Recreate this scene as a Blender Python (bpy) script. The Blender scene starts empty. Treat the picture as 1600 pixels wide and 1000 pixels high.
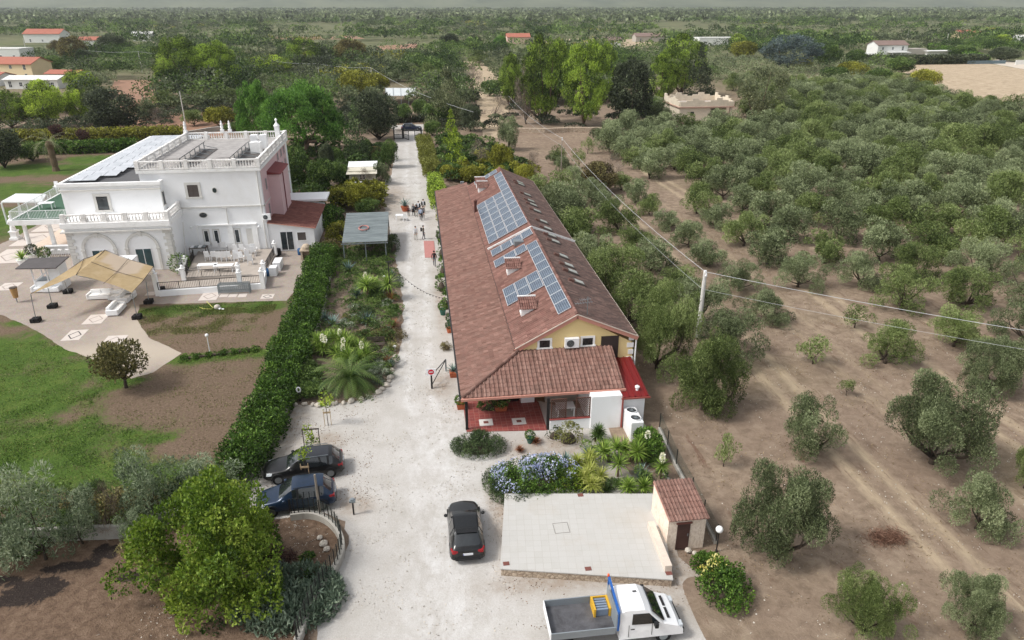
import bpy, bmesh, math, random
import numpy as np
from mathutils import Vector, Matrix
from mathutils.geometry import delaunay_2d_cdt
from mathutils import noise as mnoise
R_ = math.radians
SC = bpy.context.scene
COL = SC.collection
# ---------------------------------------------------------------- camera
FPX = 1110.0; CH = 26.8; TH = R_(24.1); YAW = R_(7.36)
_c, _s, _cy, _sy = math.cos(TH), math.sin(TH), math.cos(YAW), math.sin(YAW)
VR = Vector((_cy, -_sy, 0)); VF = Vector((_sy*_c, _cy*_c, -_s)); VU = Vector((_sy*_s, _cy*_s, _c))
def G(px, py, z=0.0):
    d = VF + VR*((px-800)/FPX) + VU*((500-py)/FPX)
    t = (z-CH)/d.z
    return Vector((d.x*t, d.y*t, z))
cam = bpy.data.cameras.new('camera'); camo = bpy.data.objects.new('camera', cam); COL.objects.link(camo)
camo.location = (0, 0, CH)
camo.matrix_world = Matrix(((VR.x, VU.x, -VF.x, 0), (VR.y, VU.y, -VF.y, 0), (VR.z, VU.z, -VF.z, CH), (0, 0, 0, 1)))
cam.sensor_width = 36; cam.lens = 36*FPX/1600; cam.clip_start = 0.5; cam.clip_end = 9000
SC.camera = camo
# ---------------------------------------------------------------- world, sun, exposure
SUN_EL, SUN_AZ = R_(50), R_(-100)
w = bpy.data.worlds.new('World'); SC.world = w; w.use_nodes = True
nt = w.node_tree; nt.nodes.clear()
sky = nt.nodes.new('ShaderNodeTexSky'); sky.sky_type = 'NISHITA'; sky.sun_disc = False
sky.sun_elevation = SUN_EL; sky.sun_rotation = SUN_AZ; sky.air_density = 1.0; sky.dust_density = 3.0; sky.ozone_density = 1.0
hs = nt.nodes.new('ShaderNodeHueSaturation'); hs.inputs['Saturation'].default_value = 0.22
bg = nt.nodes.new('ShaderNodeBackground'); bg.inputs['Strength'].default_value = 0.14
wo = nt.nodes.new('ShaderNodeOutputWorld')
nt.links.new(sky.outputs[0], hs.inputs['Color']); nt.links.new(hs.outputs[0], bg.inputs[0]); nt.links.new(bg.outputs[0], wo.inputs[0])
sl = bpy.data.lights.new('sun', 'SUN'); sl.energy = 1.7; sl.angle = R_(11); sl.color = (1, .96, .9)
so = bpy.data.objects.new('sun', sl); COL.objects.link(so)
sd = Vector((math.sin(SUN_AZ)*math.cos(SUN_EL), math.cos(SUN_AZ)*math.cos(SUN_EL), math.sin(SUN_EL)))
so.rotation_euler = sd.to_track_quat('Z', 'Y').to_euler()
SC.view_settings.view_transform = 'Standard'; SC.view_settings.look = 'None'
SC.view_settings.exposure = 0.5; SC.view_settings.gamma = 1.0
# ---------------------------------------------------------------- materials
def S(r, g, b):      # photograph-like 0-255 colour to linear
    f = lambda v: (v/255/12.92) if v/255 <= .04045 else ((v/255+.055)/1.055)**2.4
    return (f(r), f(g), f(b))
MATS = {}
class NG:
    def __init__(s, name):
        s.m = bpy.data.materials.new(name); s.m.use_nodes = True; s.t = s.m.node_tree; s.t.nodes.clear()
        s.out = s.n('ShaderNodeOutputMaterial')
    def n(s, kind, **kw):
        x = s.t.nodes.new(kind)
        for k, v in kw.items(): setattr(x, k, v)
        return x
    def l(s, a, b): s.t.links.new(a, b)
    def val(s, node, key, v):
        if hasattr(v, 'links'): s.l(v, node.inputs[key])
        else: node.inputs[key].default_value = v
    def tex(s, scale, detail=4, rough=.6, vec=None, dist=0):
        x = s.n('ShaderNodeTexNoise'); x.inputs['Scale'].default_value = scale; x.inputs['Detail'].default_value = detail
        x.inputs['Roughness'].default_value = rough; x.inputs['Distortion'].default_value = dist
        s.l(vec or s.pos(), x.inputs['Vector']); return x.outputs['Fac']
    def pos(s, obj=False):
        if not hasattr(s, '_p'):
            s._p = s.n('ShaderNodeNewGeometry').outputs['Position']
        return s._p
    def objc(s): return s.n('ShaderNodeTexCoord').outputs['Object']
    def scalev(s, vec, sc):
        x = s.n('ShaderNodeMapping'); s.l(vec, x.inputs[0]); x.inputs['Scale'].default_value = sc; return x.outputs[0]
    def ramp(s, fac, stops):
        x = s.n('ShaderNodeValToRGB'); e = x.color_ramp.elements
        while len(e) < len(stops): e.new(.5)
        for i, (p, c) in enumerate(stops):
            e[i].position = p; c = (c, c, c) if isinstance(c, (int, float)) else c; e[i].color = (*c, 1)
        s.l(fac, x.inputs[0]); return x.outputs[0]
    def mix(s, fac, a, b, mode='MIX'):
        x = s.n('ShaderNodeMix', data_type='RGBA', blend_type=mode)
        s.val(x, 0, fac)
        for k, v in ((6, a), (7, b)):
            if hasattr(v, 'links'): s.l(v, x.inputs[k])
            else: x.inputs[k].default_value = (*v, 1)
        return x.outputs[2]
    def math(s, op, a, b=0.0, c=None):
        x = s.n('ShaderNodeMath', operation=op); s.val(x, 0, a); s.val(x, 1, b)
        if c is not None: s.val(x, 2, c)
        return x.outputs[0]
    def attr(s, name):
        x = s.n('ShaderNodeAttribute'); x.attribute_name = name; return x.outputs['Fac']
    def bsdf(s, col, rough=.8, metal=0, bump=None, bstr=.3, bdist=.05, spec=.5, emis=None, trans=0, coat=0, alpha=None):
        b = s.n('ShaderNodeBsdfPrincipled')
        if hasattr(col, 'links'): s.l(col, b.inputs['Base Color'])
        else: b.inputs['Base Color'].default_value = (*col, 1)
        s.val(b, 'Roughness', rough); s.val(b, 'Metallic', metal); b.inputs['Specular IOR Level'].default_value = spec
        b.inputs['Coat Weight'].default_value = coat
        if alpha is not None: s.val(b, 'Alpha', alpha)
        if bump is not None:
            u = s.n('ShaderNodeBump'); u.inputs['Strength'].default_value = bstr; u.inputs['Distance'].default_value = bdist
            s.l(bump, u.inputs['Height']); s.l(u.outputs[0], b.inputs['Normal'])
        if trans:
            t = s.n('ShaderNodeBsdfTranslucent'); s.val(t, 'Color', col if hasattr(col, 'links') else (*col, 1))
            mx = s.n('ShaderNodeMixShader'); mx.inputs[0].default_value = trans
            s.l(b.outputs[0], mx.inputs[1]); s.l(t.outputs[0], mx.inputs[2]); s.l(mx.outputs[0], s.out.inputs[0])
        else: s.l(b.outputs[0], s.out.inputs[0])
        return s.m
def sc3(c, k): return tuple(min(1, v*k) for v in c)
def M(name, col, rough=.7, var=.12, scale=3.0, metal=0, bump=.15, spec=.4, coat=0, stain=None, stainamt=0.0, fine=60):
    """plain material with procedural mottling; memoised"""
    if name in MATS: return MATS[name]
    g = NG(name); o = g.objc()
    n1 = g.tex(scale, 6, .65, o); n2 = g.tex(fine, 2, .5, o)
    c = g.ramp(n1, [(.3, sc3(col, 1-var)), (.7, sc3(col, 1+var*.6))])
    c = g.mix(g.math('MULTIPLY', n2, var*.8), c, sc3(col, .55))
    if stain:
        n3 = g.ramp(g.tex(scale*.35, 8, .7, o, .6), [(.5, 0.0), (.72, 1.0)])
        c = g.mix(g.math('MULTIPLY', n3, stainamt), c, stain)
    MATS[name] = g.bsdf(c, rough, metal, g.math('ADD', n1, g.math('MULTIPLY', n2, .3)), bump, .03, spec, coat=coat)
    return MATS[name]
def LEAF(name, dark, mid, light, trans=.28, rough=.55, rnd=.25):
    """leaf material: colour from the per-leaf 'tone' attribute and a per-tree shift"""
    if name in MATS: return MATS[name]
    g = NG(name)
    oi = g.n('ShaderNodeObjectInfo').outputs['Random']
    t = g.math('ADD', g.attr('tone'), g.math('MULTIPLY', g.math('SUBTRACT', oi, .5), rnd))
    c = g.ramp(t, [(0.05, dark), (.5, mid), (.95, light)])
    MATS[name] = g.bsdf(c, rough, 0, spec=.3, trans=trans); return MATS[name]
# ---------------------------------------------------------------- mesh builder
def frame(axis):
    a = Vector(axis).normalized(); u = a.orthogonal().normalized(); return u, a.cross(u)
class MB:
    def __init__(s): s.v = []; s.f = []; s.mi = []; s.cur = 0; s.tone = []
    def quad(s, *p, m=None):
        i = len(s.v); s.v += [tuple(q) for q in p]; s.f.append(tuple(range(i, i+len(p)))); s.mi.append(s.cur if m is None else m); return s
    def box(s, x0, y0, z0, x1, y1, z1, rz=0, c=None):
        P = [(x, y, z) for z in (z0, z1) for (x, y) in ((x0, y0), (x1, y0), (x1, y1), (x0, y1))]
        if rz:
            cx, cy = c if c else ((x0+x1)/2, (y0+y1)/2); a, b = math.cos(rz), math.sin(rz)
            P = [(cx+(x-cx)*a-(y-cy)*b, cy+(x-cx)*b+(y-cy)*a, z) for x, y, z in P]
        return s.hexa(P)
    def hexa(s, P):
        i = len(s.v); s.v += [tuple(p) for p in P]
        for f in ((3, 2, 1, 0), (4, 5, 6, 7), (0, 1, 5, 4), (1, 2, 6, 5), (2, 3, 7, 6), (3, 0, 4, 7)):
            s.f.append(tuple(i+k for k in f)); s.mi.append(s.cur)
        return s
    def bar(s, a, b, w, h=None):      # rectangular bar between two points
        a, b = Vector(a), Vector(b); h = h or w; d = (b-a).normalized()
        up = Vector((0, 0, 1)) if abs(d.z) < .95 else Vector((0, 1, 0))
        r = d.cross(up).normalized()*w/2; u = r.cross(d).normalized()*h/2
        return s.hexa([a-r-u, a+r-u, b+r-u, b-r-u, a-r+u, a+r+u, b+r+u, b-r+u])
    def prism(s, pts, z0, z1):         # extruded plan polygon
        n = len(pts); i = len(s.v)
        s.v += [(p[0], p[1], z0) for p in pts]+[(p[0], p[1], z1) for p in pts]
        s.f.append(tuple(i+k for k in reversed(range(n)))); s.f.append(tuple(i+n+k for k in range(n))); s.mi += [s.cur]*2
        for k in range(n):
            j = (k+1) % n; s.f.append((i+k, i+j, i+n+j, i+n+k)); s.mi.append(s.cur)
        return s
    def tube(s, pts, r, n=8, caps=True):
        pts = [Vector(p) for p in pts]; rs = r if isinstance(r, (list, tuple)) else [r]*len(pts)
        i0 = len(s.v); u = None
        for k, p in enumerate(pts):
            d = (pts[min(k+1, len(pts)-1)]-pts[max(k-1, 0)]).normalized()
            if u is None: u = d.orthogonal().normalized()
            u = (u-d*u.dot(d)); u = u.normalized() if u.length > 1e-6 else d.orthogonal().normalized(); v = d.cross(u)
            for j in range(n):
                a = 2*math.pi*j/n; s.v.append(tuple(p+(u*math.cos(a)+v*math.sin(a))*rs[k]))
        for k in range(len(pts)-1):
            for j in range(n):
                a = i0+k*n+j; b = i0+k*n+(j+1) % n; s.f.append((a, b, b+n, a+n)); s.mi.append(s.cur)
        if caps:
            s.f.append(tuple(i0+j for j in reversed(range(n)))); s.f.append(tuple(i0+(len(pts)-1)*n+j for j in range(n))); s.mi += [s.cur]*2
        return s
    def lathe(s, prof, c=(0, 0, 0), n=14):   # prof = [(r,z)...]
        i0 = len(s.v)
        for r, z in prof:
            for j in range(n):
                a = 2*math.pi*j/n; s.v.append((c[0]+r*math.cos(a), c[1]+r*math.sin(a), c[2]+z))
        for k in range(len(prof)-1):
            for j in range(n):
                a = i0+k*n+j; b = i0+k*n+(j+1) % n; s.f.append((a, b, b+n, a+n)); s.mi.append(s.cur)
        s.f.append(tuple(i0+j for j in reversed(range(n)))); s.f.append(tuple(i0+(len(prof)-1)*n+j for j in range(n))); s.mi += [s.cur]*2
        return s
    def ball(s, c, r, n=10, sq=(1, 1, 1)):
        pr = [(max(.001, math.sin(math.pi*k/n))*r*sq[0], -math.cos(math.pi*k/n)*r*sq[2]) for k in range(n+1)]
        return s.lathe(pr, c, n+2)
    def grid(s, P, closed=False):      # P[i][j] points
        i0 = len(s.v); a, b = len(P), len(P[0])
        for row in P: s.v += [tuple(p) for p in row]
        for i in range(a-1):
            for j in range(b-1):
                k = i0+i*b+j; s.f.append((k, k+1, k+b+1, k+b)); s.mi.append(s.cur)
        return s
    def xf(s, fn): s.v = [tuple(fn(Vector(p))) for p in s.v]; return s
    def build(s, name, mats, parent=None, smooth=False, bevel=0, loc=None, tone=None, thick=0):
        me = bpy.data.meshes.new(name); me.from_pydata(s.v, [], s.f)
        mats = mats if isinstance(mats, (list, tuple)) else [mats]
        for m in mats: me.materials.append(m)
        if len(mats) > 1: me.polygons.foreach_set('material_index', s.mi)
        if smooth: me.polygons.foreach_set('use_smooth', [True]*len(me.polygons))
        if tone is not None:
            at = me.attributes.new('tone', 'FLOAT', 'FACE'); at.data.foreach_set('value', np.asarray(tone, dtype=np.float32))
        me.update(); o = bpy.data.objects.new(name, me); COL.objects.link(o)
        if parent is not None: o.parent = parent
        if loc is not None: o.location = loc
        if bevel:
            b = o.modifiers.new('bevel', 'BEVEL'); b.width = bevel; b.segments = 2; b.limit_method = 'ANGLE'
        return o
def tag(o, label=None, cat=None, group=None, kind=None):
    if label: o['label'] = label
    if cat: o['category'] = cat
    if group: o['group'] = group
    if kind: o['kind'] = kind
    return o
def thing(name, label, cat, loc=(0, 0, 0), rz=0, group=None):
    o = bpy.data.objects.new(name, None); o.empty_display_size = .3; COL.objects.link(o); o.location = loc; o.rotation_euler = (0, 0, rz)
    return tag(o, label, cat, group)
KIDS = {}
def kids(o):
    return [c for c in bpy.data.objects if c.parent == o]
def reg(root):
    """remember a prototype's tree so that copying it is cheap"""
    KIDS[root.name] = [(c, kids(c)) for c in kids(root)]; return root
USED = set()
def put(root, loc, rz=0, s=1.0, label=None, group=None, cat=None, sz=None):
    if root.name not in USED:
        USED.add(root.name); r = root
    else:
        r = root.copy(); COL.objects.link(r)
        for c, gs in KIDS[root.name]:
            d = c.copy(); COL.objects.link(d); d.parent = r
            for g in gs:
                h = g.copy(); COL.objects.link(h); h.parent = d
        for k in ('label', 'group', 'category'):
            if k in r: del r[k]
    r.location = loc; r.rotation_euler = (0, 0, rz); r.scale = (s, s, sz or s)
    return tag(r, label or root.get('label'), cat or root.get('category'), group)
# ---------------------------------------------------------------- ground sheets
def sheet(name, poly, z, cell, mat, jit=.12, step=.5, attrs=None, hf=None, seed=1):
    rnd = random.Random(seed); P = []
    n = len(poly)
    for i in range(n):
        a, b = Vector(poly[i][:2]), Vector(poly[(i+1) % n][:2]); L = (b-a).length; k = max(1, int(L/step))
        nrm = Vector(((b-a).y, -(b-a).x)).normalized() if L > 0 else Vector((0, 0))
        for j in range(k):
            p = a+(b-a)*(j/k); P.append(p+nrm*rnd.uniform(-jit, jit) if j else p)
    xs = [p.x for p in P]; ys = [p.y for p in P]
    nb = len(P); inner = []
    if cell:
        A = np.array([(p.x, p.y) for p in P]); B = np.roll(A, -1, 0)
        gx = np.arange(min(xs), max(xs), cell); gy = np.arange(min(ys), max(ys), cell)
        X, Y = np.meshgrid(gx, gy); X = X.ravel(); Y = Y.ravel()
        ins = np.zeros(len(X), bool)
        for (x1, y1), (x2, y2) in zip(A, B):
            if y1 == y2: continue
            c = ((y1 > Y) != (y2 > Y)); c &= X < (x2-x1)*(Y-y1)/(y2-y1)+x1; ins ^= c
        inner = [Vector((x, y)) for x, y in zip(X[ins], Y[ins])]
    vs, es, fs, *_ = delaunay_2d_cdt(P+inner, [(i, (i+1) % nb) for i in range(nb)], [], 1, 1e-4)
    V = [(v.x, v.y, z+(hf(v.x, v.y) if hf else 0)) for v in vs]
    me = bpy.data.meshes.new(name); me.from_pydata(V, [], [tuple(f) for f in fs]); me.materials.append(mat)
    bm = bmesh.new(); bm.from_mesh(me); bmesh.ops.recalc_face_normals(bm, faces=bm.faces)
    if sum(f.normal.z for f in bm.faces) < 0: bmesh.ops.reverse_faces(bm, faces=bm.faces)
    bm.to_mesh(me); bm.free()
    for k, fn in (attrs or {}).items():
        at = me.attributes.new(k, 'FLOAT', 'POINT'); at.data.foreach_set('value', [fn(x, y) for x, y, _ in V])
    me.polygons.foreach_set('use_smooth', [True]*len(me.polygons))
    o = bpy.data.objects.new(name, me); COL.objects.link(o); o['kind'] = 'structure'; return o
def blobs(lst):
    """lst of (px,py,rx_m,ry_m) soft ellipses on the ground -> function 0..1"""
    L = [(*G(a, b)[:2], c, d) for a, b, c, d in lst]
    def f(x, y):
        v = 0
        for cx, cy, rx, ry in L:
            q = ((x-cx)/rx)**2+((y-cy)/ry)**2
            v = max(v, math.exp(-q*q*.9))
        return v
    return f
def PX(lst, z=0): return [G(a, b, z) for a, b in lst]
# soil of the olive orchard
g = NG('orchard_soil'); p = g.pos()
n1 = g.tex(.12, 5, .6, p); n2 = g.tex(1.1, 8, .72, p, .4); n3 = g.tex(9, 4, .7, p)
c = g.ramp(n2, [(.28, S(108, 94, 80)), (.5, S(142, 125, 108)), (.75, S(169, 153, 134))])
c = g.mix(g.ramp(n1, [(.4, 0.0), (.65, .5)]), c, S(122, 104, 92))
red = g.ramp(g.tex(.5, 7, .75, g.scalev(p, (1.4, .35, 1)), .5), [(.6, 0.0), (.7, .75)])
c = g.mix(red, c, S(104, 76, 64))
tr = g.attr('track'); fl = g.ramp(g.tex(2.6, 7, .75, g.scalev(p, (1.0, .3, 1))), [(.35, .3), (.6, 1.0)])
c = g.mix(g.math('MULTIPLY', tr, g.math('MULTIPLY', fl, .85)), c, S(180, 163, 138))
ct = g.ramp(g.tex(3.4, 3, .6, g.scalev(p, (1.0, .16, 1))), [(.57, 0.0), (.66, .6)])
c = g.mix(g.math('MULTIPLY', ct, g.attr('rut')), c, S(104, 84, 70))
c = g.mix(g.ramp(n3, [(.62, 0.0), (.8, .45)]), c, S(98, 84, 70))
c = g.mix(g.ramp(g.tex(16, 2, .5, p), [(.68, 0.0), (.78, .5)]), c, S(206, 194, 176))
c = g.mix(g.ramp(g.tex(.05, 5, .6, p), [(.52, 0.0), (.7, .35)]), c, S(104, 100, 70))
far = g.n('ShaderNodeSeparateXYZ'); g.l(p, far.inputs[0])
fm = g.n('ShaderNodeMapRange'); g.l(far.outputs[1], fm.inputs[0]); fm.inputs[1].default_value = 190; fm.inputs[2].default_value = 360
fc = g.ramp(g.tex(.018, 6, .65, p), [(.35, S(76, 86, 58)), (.5, S(112, 112, 84)), (.62, S(96, 104, 70)), (.75, S(160, 146, 118))])
c = g.mix(fm.outputs[0], c, fc)
SOIL = g.bsdf(c, .95, 0, g.math('ADD', n2, g.math('MULTIPLY', n3, .6)), .7, .12, .1)
def trackf(x, y):
    v = 0
    for c0, k_ in ((27.1, 1.15), (33.6, .45), (39.5, 1.1), (46.4, .5)):
        xx = c0+(.5*math.sin(y*.07+c0)); 
        for o in (-.95, .95): v = max(v, k_*math.exp(-((x-xx-o)/.42)**2))
    return v*(1 if y < 125 else 0)
def rutf(x, y):
    v = 0
    for c0 in (27.1, 33.6, 39.5, 46.4):
        xx = c0+(.6*math.sin(y*.07+c0))
        for o in (-1.4, 0, 1.4, 2.2): v = max(v, math.exp(-((x-xx-o)/.45)**2))
    return v
sheet('ground', [(10, 8), (72, 8), (72, 140), (10, 140)], 0.0, .35, SOIL, 0, 2, {'track': trackf, 'rut': rutf}, seed=3,
      hf=lambda x, y: .07*mnoise.noise(Vector((x*.35, y*.2, 0)))-.03*rutf(x, y) if 12 < x < 71 and 10 < y < 138 else 0)
# the rest of the ground, out to the horizon
b = MB()
ring = [(10, 8), (72, 8), (72, 140), (10, 140)]; F = 4200
xs = [-F, -600, -150, 10, 72, 200, 700, F]; ys = [-200, 8, 140, 300, 700, F]
for i in range(len(xs)-1):
    for j in range(len(ys)-1):
        if xs[i] == 10 and ys[j] == 8: continue
        b.quad((xs[i], ys[j], 0), (xs[i+1], ys[j], 0), (xs[i+1], ys[j+1], 0), (xs[i], ys[j+1], 0))
o = b.build('far_ground', SOIL); o['kind'] = 'structure'
# white gravel of the drive
g = NG('white_gravel'); p = g.pos()
n1 = g.tex(.35, 6, .65, p); n2 = g.tex(11, 4, .75, p); n3 = g.tex(30, 3, .7, p)
c = g.ramp(n1, [(.3, S(178, 174, 168)), (.55, S(193, 190, 186)), (.75, S(201, 199, 196))])
c = g.mix(g.ramp(n2, [(.35, .0), (.75, .55)]), c, S(160, 151, 140))
c = g.mix(g.ramp(n3, [(.58, 0.0), (.72, .55)]), c, S(112, 104, 94))
pk = g.math('MULTIPLY', g.attr('pack'), g.ramp(g.tex(.9, 9, .8, g.scalev(p, (1.0, .6, 1)), .15), [(.42, 0.0), (.66, 1.0)]))
c = g.mix(g.math('MULTIPLY', pk, .95), c, S(215, 214, 213))
c = g.mix(g.math('MULTIPLY', g.attr('dirt'), g.ramp(g.tex(1.6, 6, .7, p), [(.35, .25), (.65, .85)])), c, S(150, 134, 118))
GRAVEL = g.bsdf(c, .95, 0, g.math('ADD', n2, g.math('MULTIPLY', n3, .5)), .5, .04, .1)
DR_L = [(485, 1040), (500, 960), (545, 850), (540, 815), (500, 800), (430, 815), (395, 800), (352, 760), (405, 735), (425, 690), (456, 634), (500, 632), (552, 628), (600, 611), (613, 580), (628, 535), (630, 480), (624, 430), (612, 380), (608, 345), (600, 322), (596, 290), (612, 272), (616, 245), (617, 215), (614, 203), (610, 196)]
DR_R = [(664, 194), (660, 205), (660, 222), (668, 262), (676, 300), (690, 335), (735, 610), (1005, 655), (1035, 720), (1062, 780), (1060, 870), (1100, 900), (1120, 1000), (1120, 1040)]
pack = lambda x, y: max(math.exp(-((x+.1+(-2.0 if y > 60 else -2.0*(y-30)/30*1 if y > 30 else 0)-0.85)/.6)**2), math.exp(-((x+.1+(-2.0 if y > 60 else -2.0*(y-30)/30 if y > 30 else 0)+.95)/.6)**2), .75*math.exp(-((x-.3)/3.0)**2) if y < 45 else .25)
def pack(x, y):
    cx = -1.0 if y > 50 else -1.0+(50-y)*.055
    if y > 95: cx = -1.6
    v = max(math.exp(-((x-cx-.85)/.5)**2), math.exp(-((x-cx+.85)/.5)**2))
    if y < 44: v = max(v*.8, .8*math.exp(-((x-.4)/2.6)**2))
    return v
dirtb = blobs([(430, 660, 2.2, 6), (400, 700, 2, 4), (555, 790, 1.2, 1.0), (780, 800, .7, 2.5), (900, 905, 5, .9), (1080, 900, 2.2, 3), (690, 600, 1.0, 2), (510, 690, 1.2, 1.0), (625, 205, 1.3, 5), (612, 310, 2.5, 9), (860, 700, 3, 1.5), (690, 470, .6, 9), (1000, 720, 2.5, 3)])
sheet('driveway', PX(DR_L)+PX(DR_R), .012, .55, GRAVEL, .12, .5, {'pack': pack, 'dirt': dirtb})
# lawn and dry grass around the villa
g = NG('patchy_lawn'); p = g.pos()
n1 = g.tex(.5, 7, .7, p, .5); n2 = g.tex(6, 6, .75, p); n3 = g.tex(22, 3, .7, g.scalev(p, (1, .6, 1)))
dry = g.ramp(n2, [(.3, S(88, 74, 62)), (.55, S(124, 106, 90)), (.8, S(156, 138, 118))])
grn = g.ramp(g.math('ADD', g.math('MULTIPLY', n2, .6), g.math('MULTIPLY', n1, .4)), [(.32, S(40, 58, 24)), (.5, S(74, 104, 38)), (.7, S(116, 126, 62))])
f = g.math('ADD', g.attr('green'), g.math('MULTIPLY', g.math('SUBTRACT', g.tex(.22, 8, .75, p, .4), .5), 3.0))
f = g.math('ADD', f, g.math('MULTIPLY', g.math('SUBTRACT', n2, .5), 2.0))
c = g.mix(g.ramp(f, [(.25, 0.0), (.8, .92)]), dry, grn)
c = g.mix(g.ramp(n3, [(.55, 0.0), (.75, .5)]), c, S(62, 66, 36))
LAWN = g.bsdf(c, .95, 0, g.math('ADD', n2, n3), .8, .08, .1)
greenb = blobs([(40, 610, 6.5, 5), (100, 590, 3, 4), (0, 640, 6, 5), (110, 690, 5.5, 3), (60, 740, 9, 2.5), (0, 560, 4, 6), (180, 740, 6, 1.8), (215, 685, 3.5, 1.0), (300, 485, 5.5, 1.6), (400, 480, 4, 1.6), (320, 560, 5.5, .9), (390, 552, 3, .8), (95, 550, 2, 1.5), (30, 505, 1.5, 1), (110, 545, 3, 1.3), (0, 350, 9, 9), (60, 265, 14, 6), (150, 250, 8, 5), (0, 300, 12, 6), (190, 598, 1.8, 1.0), ])
sheet('lawn', PX([(0-260, 860), (100, 842), (190, 838), (330, 790), (352, 745), (505, 470), (500, 400), (510, 300), (470, 215), (-300, 215)]), .010, .8, LAWN, .1, .8, {'green': greenb})
# paving round the villa
g = NG('cobble_paving'); p = g.pos()
v = g.n('ShaderNodeTexVoronoi'); v.inputs['Scale'].default_value = 7; g.l(p, v.inputs[0]); v.feature = 'DISTANCE_TO_EDGE'
v2 = g.n('ShaderNodeTexVoronoi'); v2.inputs['Scale'].default_value = 7; g.l(p, v2.inputs[0])
c = g.ramp(g.tex(.6, 6, .7, p), [(.3, S(142, 130, 120)), (.7, S(168, 156, 146))])
c = g.mix(.3, c, g.mix(.85, v2.outputs['Color'], S(164, 152, 142)))
c = g.mix(g.ramp(v.outputs[0], [(0, .55), (.07, 0.0)]), c, S(128, 116, 106))
c = g.mix(g.ramp(g.tex(2.5, 6, .75, p, .6), [(.55, 0.0), (.75, .4)]), c, S(150, 136, 124))
c = g.mix(g.math('MULTIPLY', g.attr('wear'), .8), c, S(182, 170, 154))
PAVE = g.bsdf(c, .85, 0, v.outputs[0], .5, .03, .2)
sheet('terrace_paving', PX([(-200, 560), (0, 492), (28, 503), (62, 520), (100, 545), (142, 560), (205, 592), (240, 582), (284, 552), (232, 527), (214, 500), (218, 476), (300, 474), (449, 470), (500, 400), (470, 330), (120, 300), (70, 345), (25, 370), (0, 382), (-200, 400)]), .02, .9, PAVE, .07, .5, {'wear': lambda x, y: min(1, max(0, math.exp(-((y-56.5)/2.2)**2)+.9*math.exp(-((x+26)/2.2)**2)*(1 if y < 64 else 0)))})
# garden bed by the drive
g = NG('bed_soil'); p = g.pos()
n2 = g.tex(3.5, 8, .75, p); n3 = g.tex(14, 4, .7, p)
c = g.ramp(n2, [(.3, S(104, 90, 78)), (.55, S(142, 126, 112)), (.75, S(176, 162, 148))])
c = g.mix(g.ramp(n3, [(.55, 0.0), (.7, .6)]), c, S(86, 70, 58))
c = g.mix(g.ramp(g.tex(24, 2, .6, p), [(.66, 0.0), (.76, .6)]), c, S(205, 196, 184))
BED = g.bsdf(c, .95, 0, g.math('ADD', n2, n3), .8, .08, .1)
sheet('garden_bed', PX([(456, 631), (552, 625), (600, 608), (611, 580), (625, 535), (628, 480), (620, 430), (606, 385), (602, 345), (590, 322), (590, 290), (606, 270), (612, 245), (610, 215), (560, 215), (520, 300), (512, 400), (500, 480)]), .022, .8, BED, .1, .5)
# lower left plot behind its wall
g = NG('plot_soil'); p = g.pos()
n2 = g.tex(2.2, 9, .78, p, .4); n3 = g.tex(12, 4, .7, p)
c = g.ramp(n2, [(.3, S(84, 68, 58)), (.5, S(118, 98, 82)), (.75, S(152, 130, 112))])
c = g.mix(g.ramp(g.math('ADD', g.attr('burnt'), g.math('MULTIPLY', g.math('SUBTRACT', g.tex(1.5, 6, .7, p, .8), .5), 1.6)), [(.45, 0.0), (.65, .9)]), c, S(46, 42, 42))
c = g.mix(g.ramp(n3, [(.6, 0.0), (.75, .6)]), c, S(176, 158, 138))
PLOT = g.bsdf(c, .95, 0, g.math('ADD', n2, n3), .9, .1, .1)
sheet('plot_ground', PX([(-220, 870), (60, 846), (190, 842), (330, 800), (430, 812), (500, 806), (532, 850), (520, 900), (488, 955), (470, 1060), (-260, 1060)]), .03, .6, PLOT, .08, .6,
      {'burnt': blobs([(60, 920, 1.6, .9), (110, 885, 1.5, .5), (165, 862, 1.0, .6), (15, 910, .7, .5), (205, 900, .9, .5), (35, 935, 1.5, .6), (140, 880, .8, .3)])})
# pale ploughed field far right and other bare fields
g = NG('ploughed_earth'); p = g.pos()
n2 = g.tex(.9, 8, .75, g.scalev(p, (.35, 1.2, 1)), .8)
c = g.ramp(n2, [(.32, S(136, 118, 98)), (.5, S(182, 164, 140)), (.7, S(206, 190, 166))])
FIELD = g.bsdf(c, .95, 0, n2, .9, .3, .05)
sheet('ploughed_field', PX([(1395, 116), (1420, 100), (1535, 98), (1660, 118), (1700, 190), (1560, 172), (1470, 152), (1380, 137)]), .012, 8, FIELD, .6, 4)
sheet('field_road', PX([(1535, 97), (1560, 93), (1680, 112), (1680, 122)]), .03, 0, M('pale_road', S(206, 194, 178)), .3, 4)
sheet('bare_field', PX([(716, 96), (752, 96), (790, 135), (795, 215), (752, 215), (745, 150), (728, 110)]), .012, 6, FIELD, .6, 4)
sheet('tilled_plot', PX([(165, 155), (180, 125), (265, 125), (272, 145), (250, 170), (215, 185)]), .012, 6, M('tilled_red', S(158, 122, 100), .95, .25, .6), .6, 4)
sheet('dry_clearing', PX([(150, 215), (230, 178), (380, 175), (400, 200), (330, 215)]), .014, 6, M('tilled_red', S(158, 122, 100)), .6, 4)
FARF = [PX([(430, 58), (555, 56), (570, 60.5), (425, 63)]), PX([(855, 62), (960, 58), (968, 64), (850, 69)]), PX([(1180, 59), (1290, 56), (1300, 61), (1180, 65)]), PX([(240, 66), (330, 62), (345, 68), (235, 74)]), PX([(590, 72), (650, 68), (655, 74), (588, 80)])]
for k_, F_ in enumerate(FARF): sheet('far_field', F_, .012, 0, FIELD if k_ % 2 else M('tilled_red', S(158, 122, 100)), .3, 8)
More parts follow.
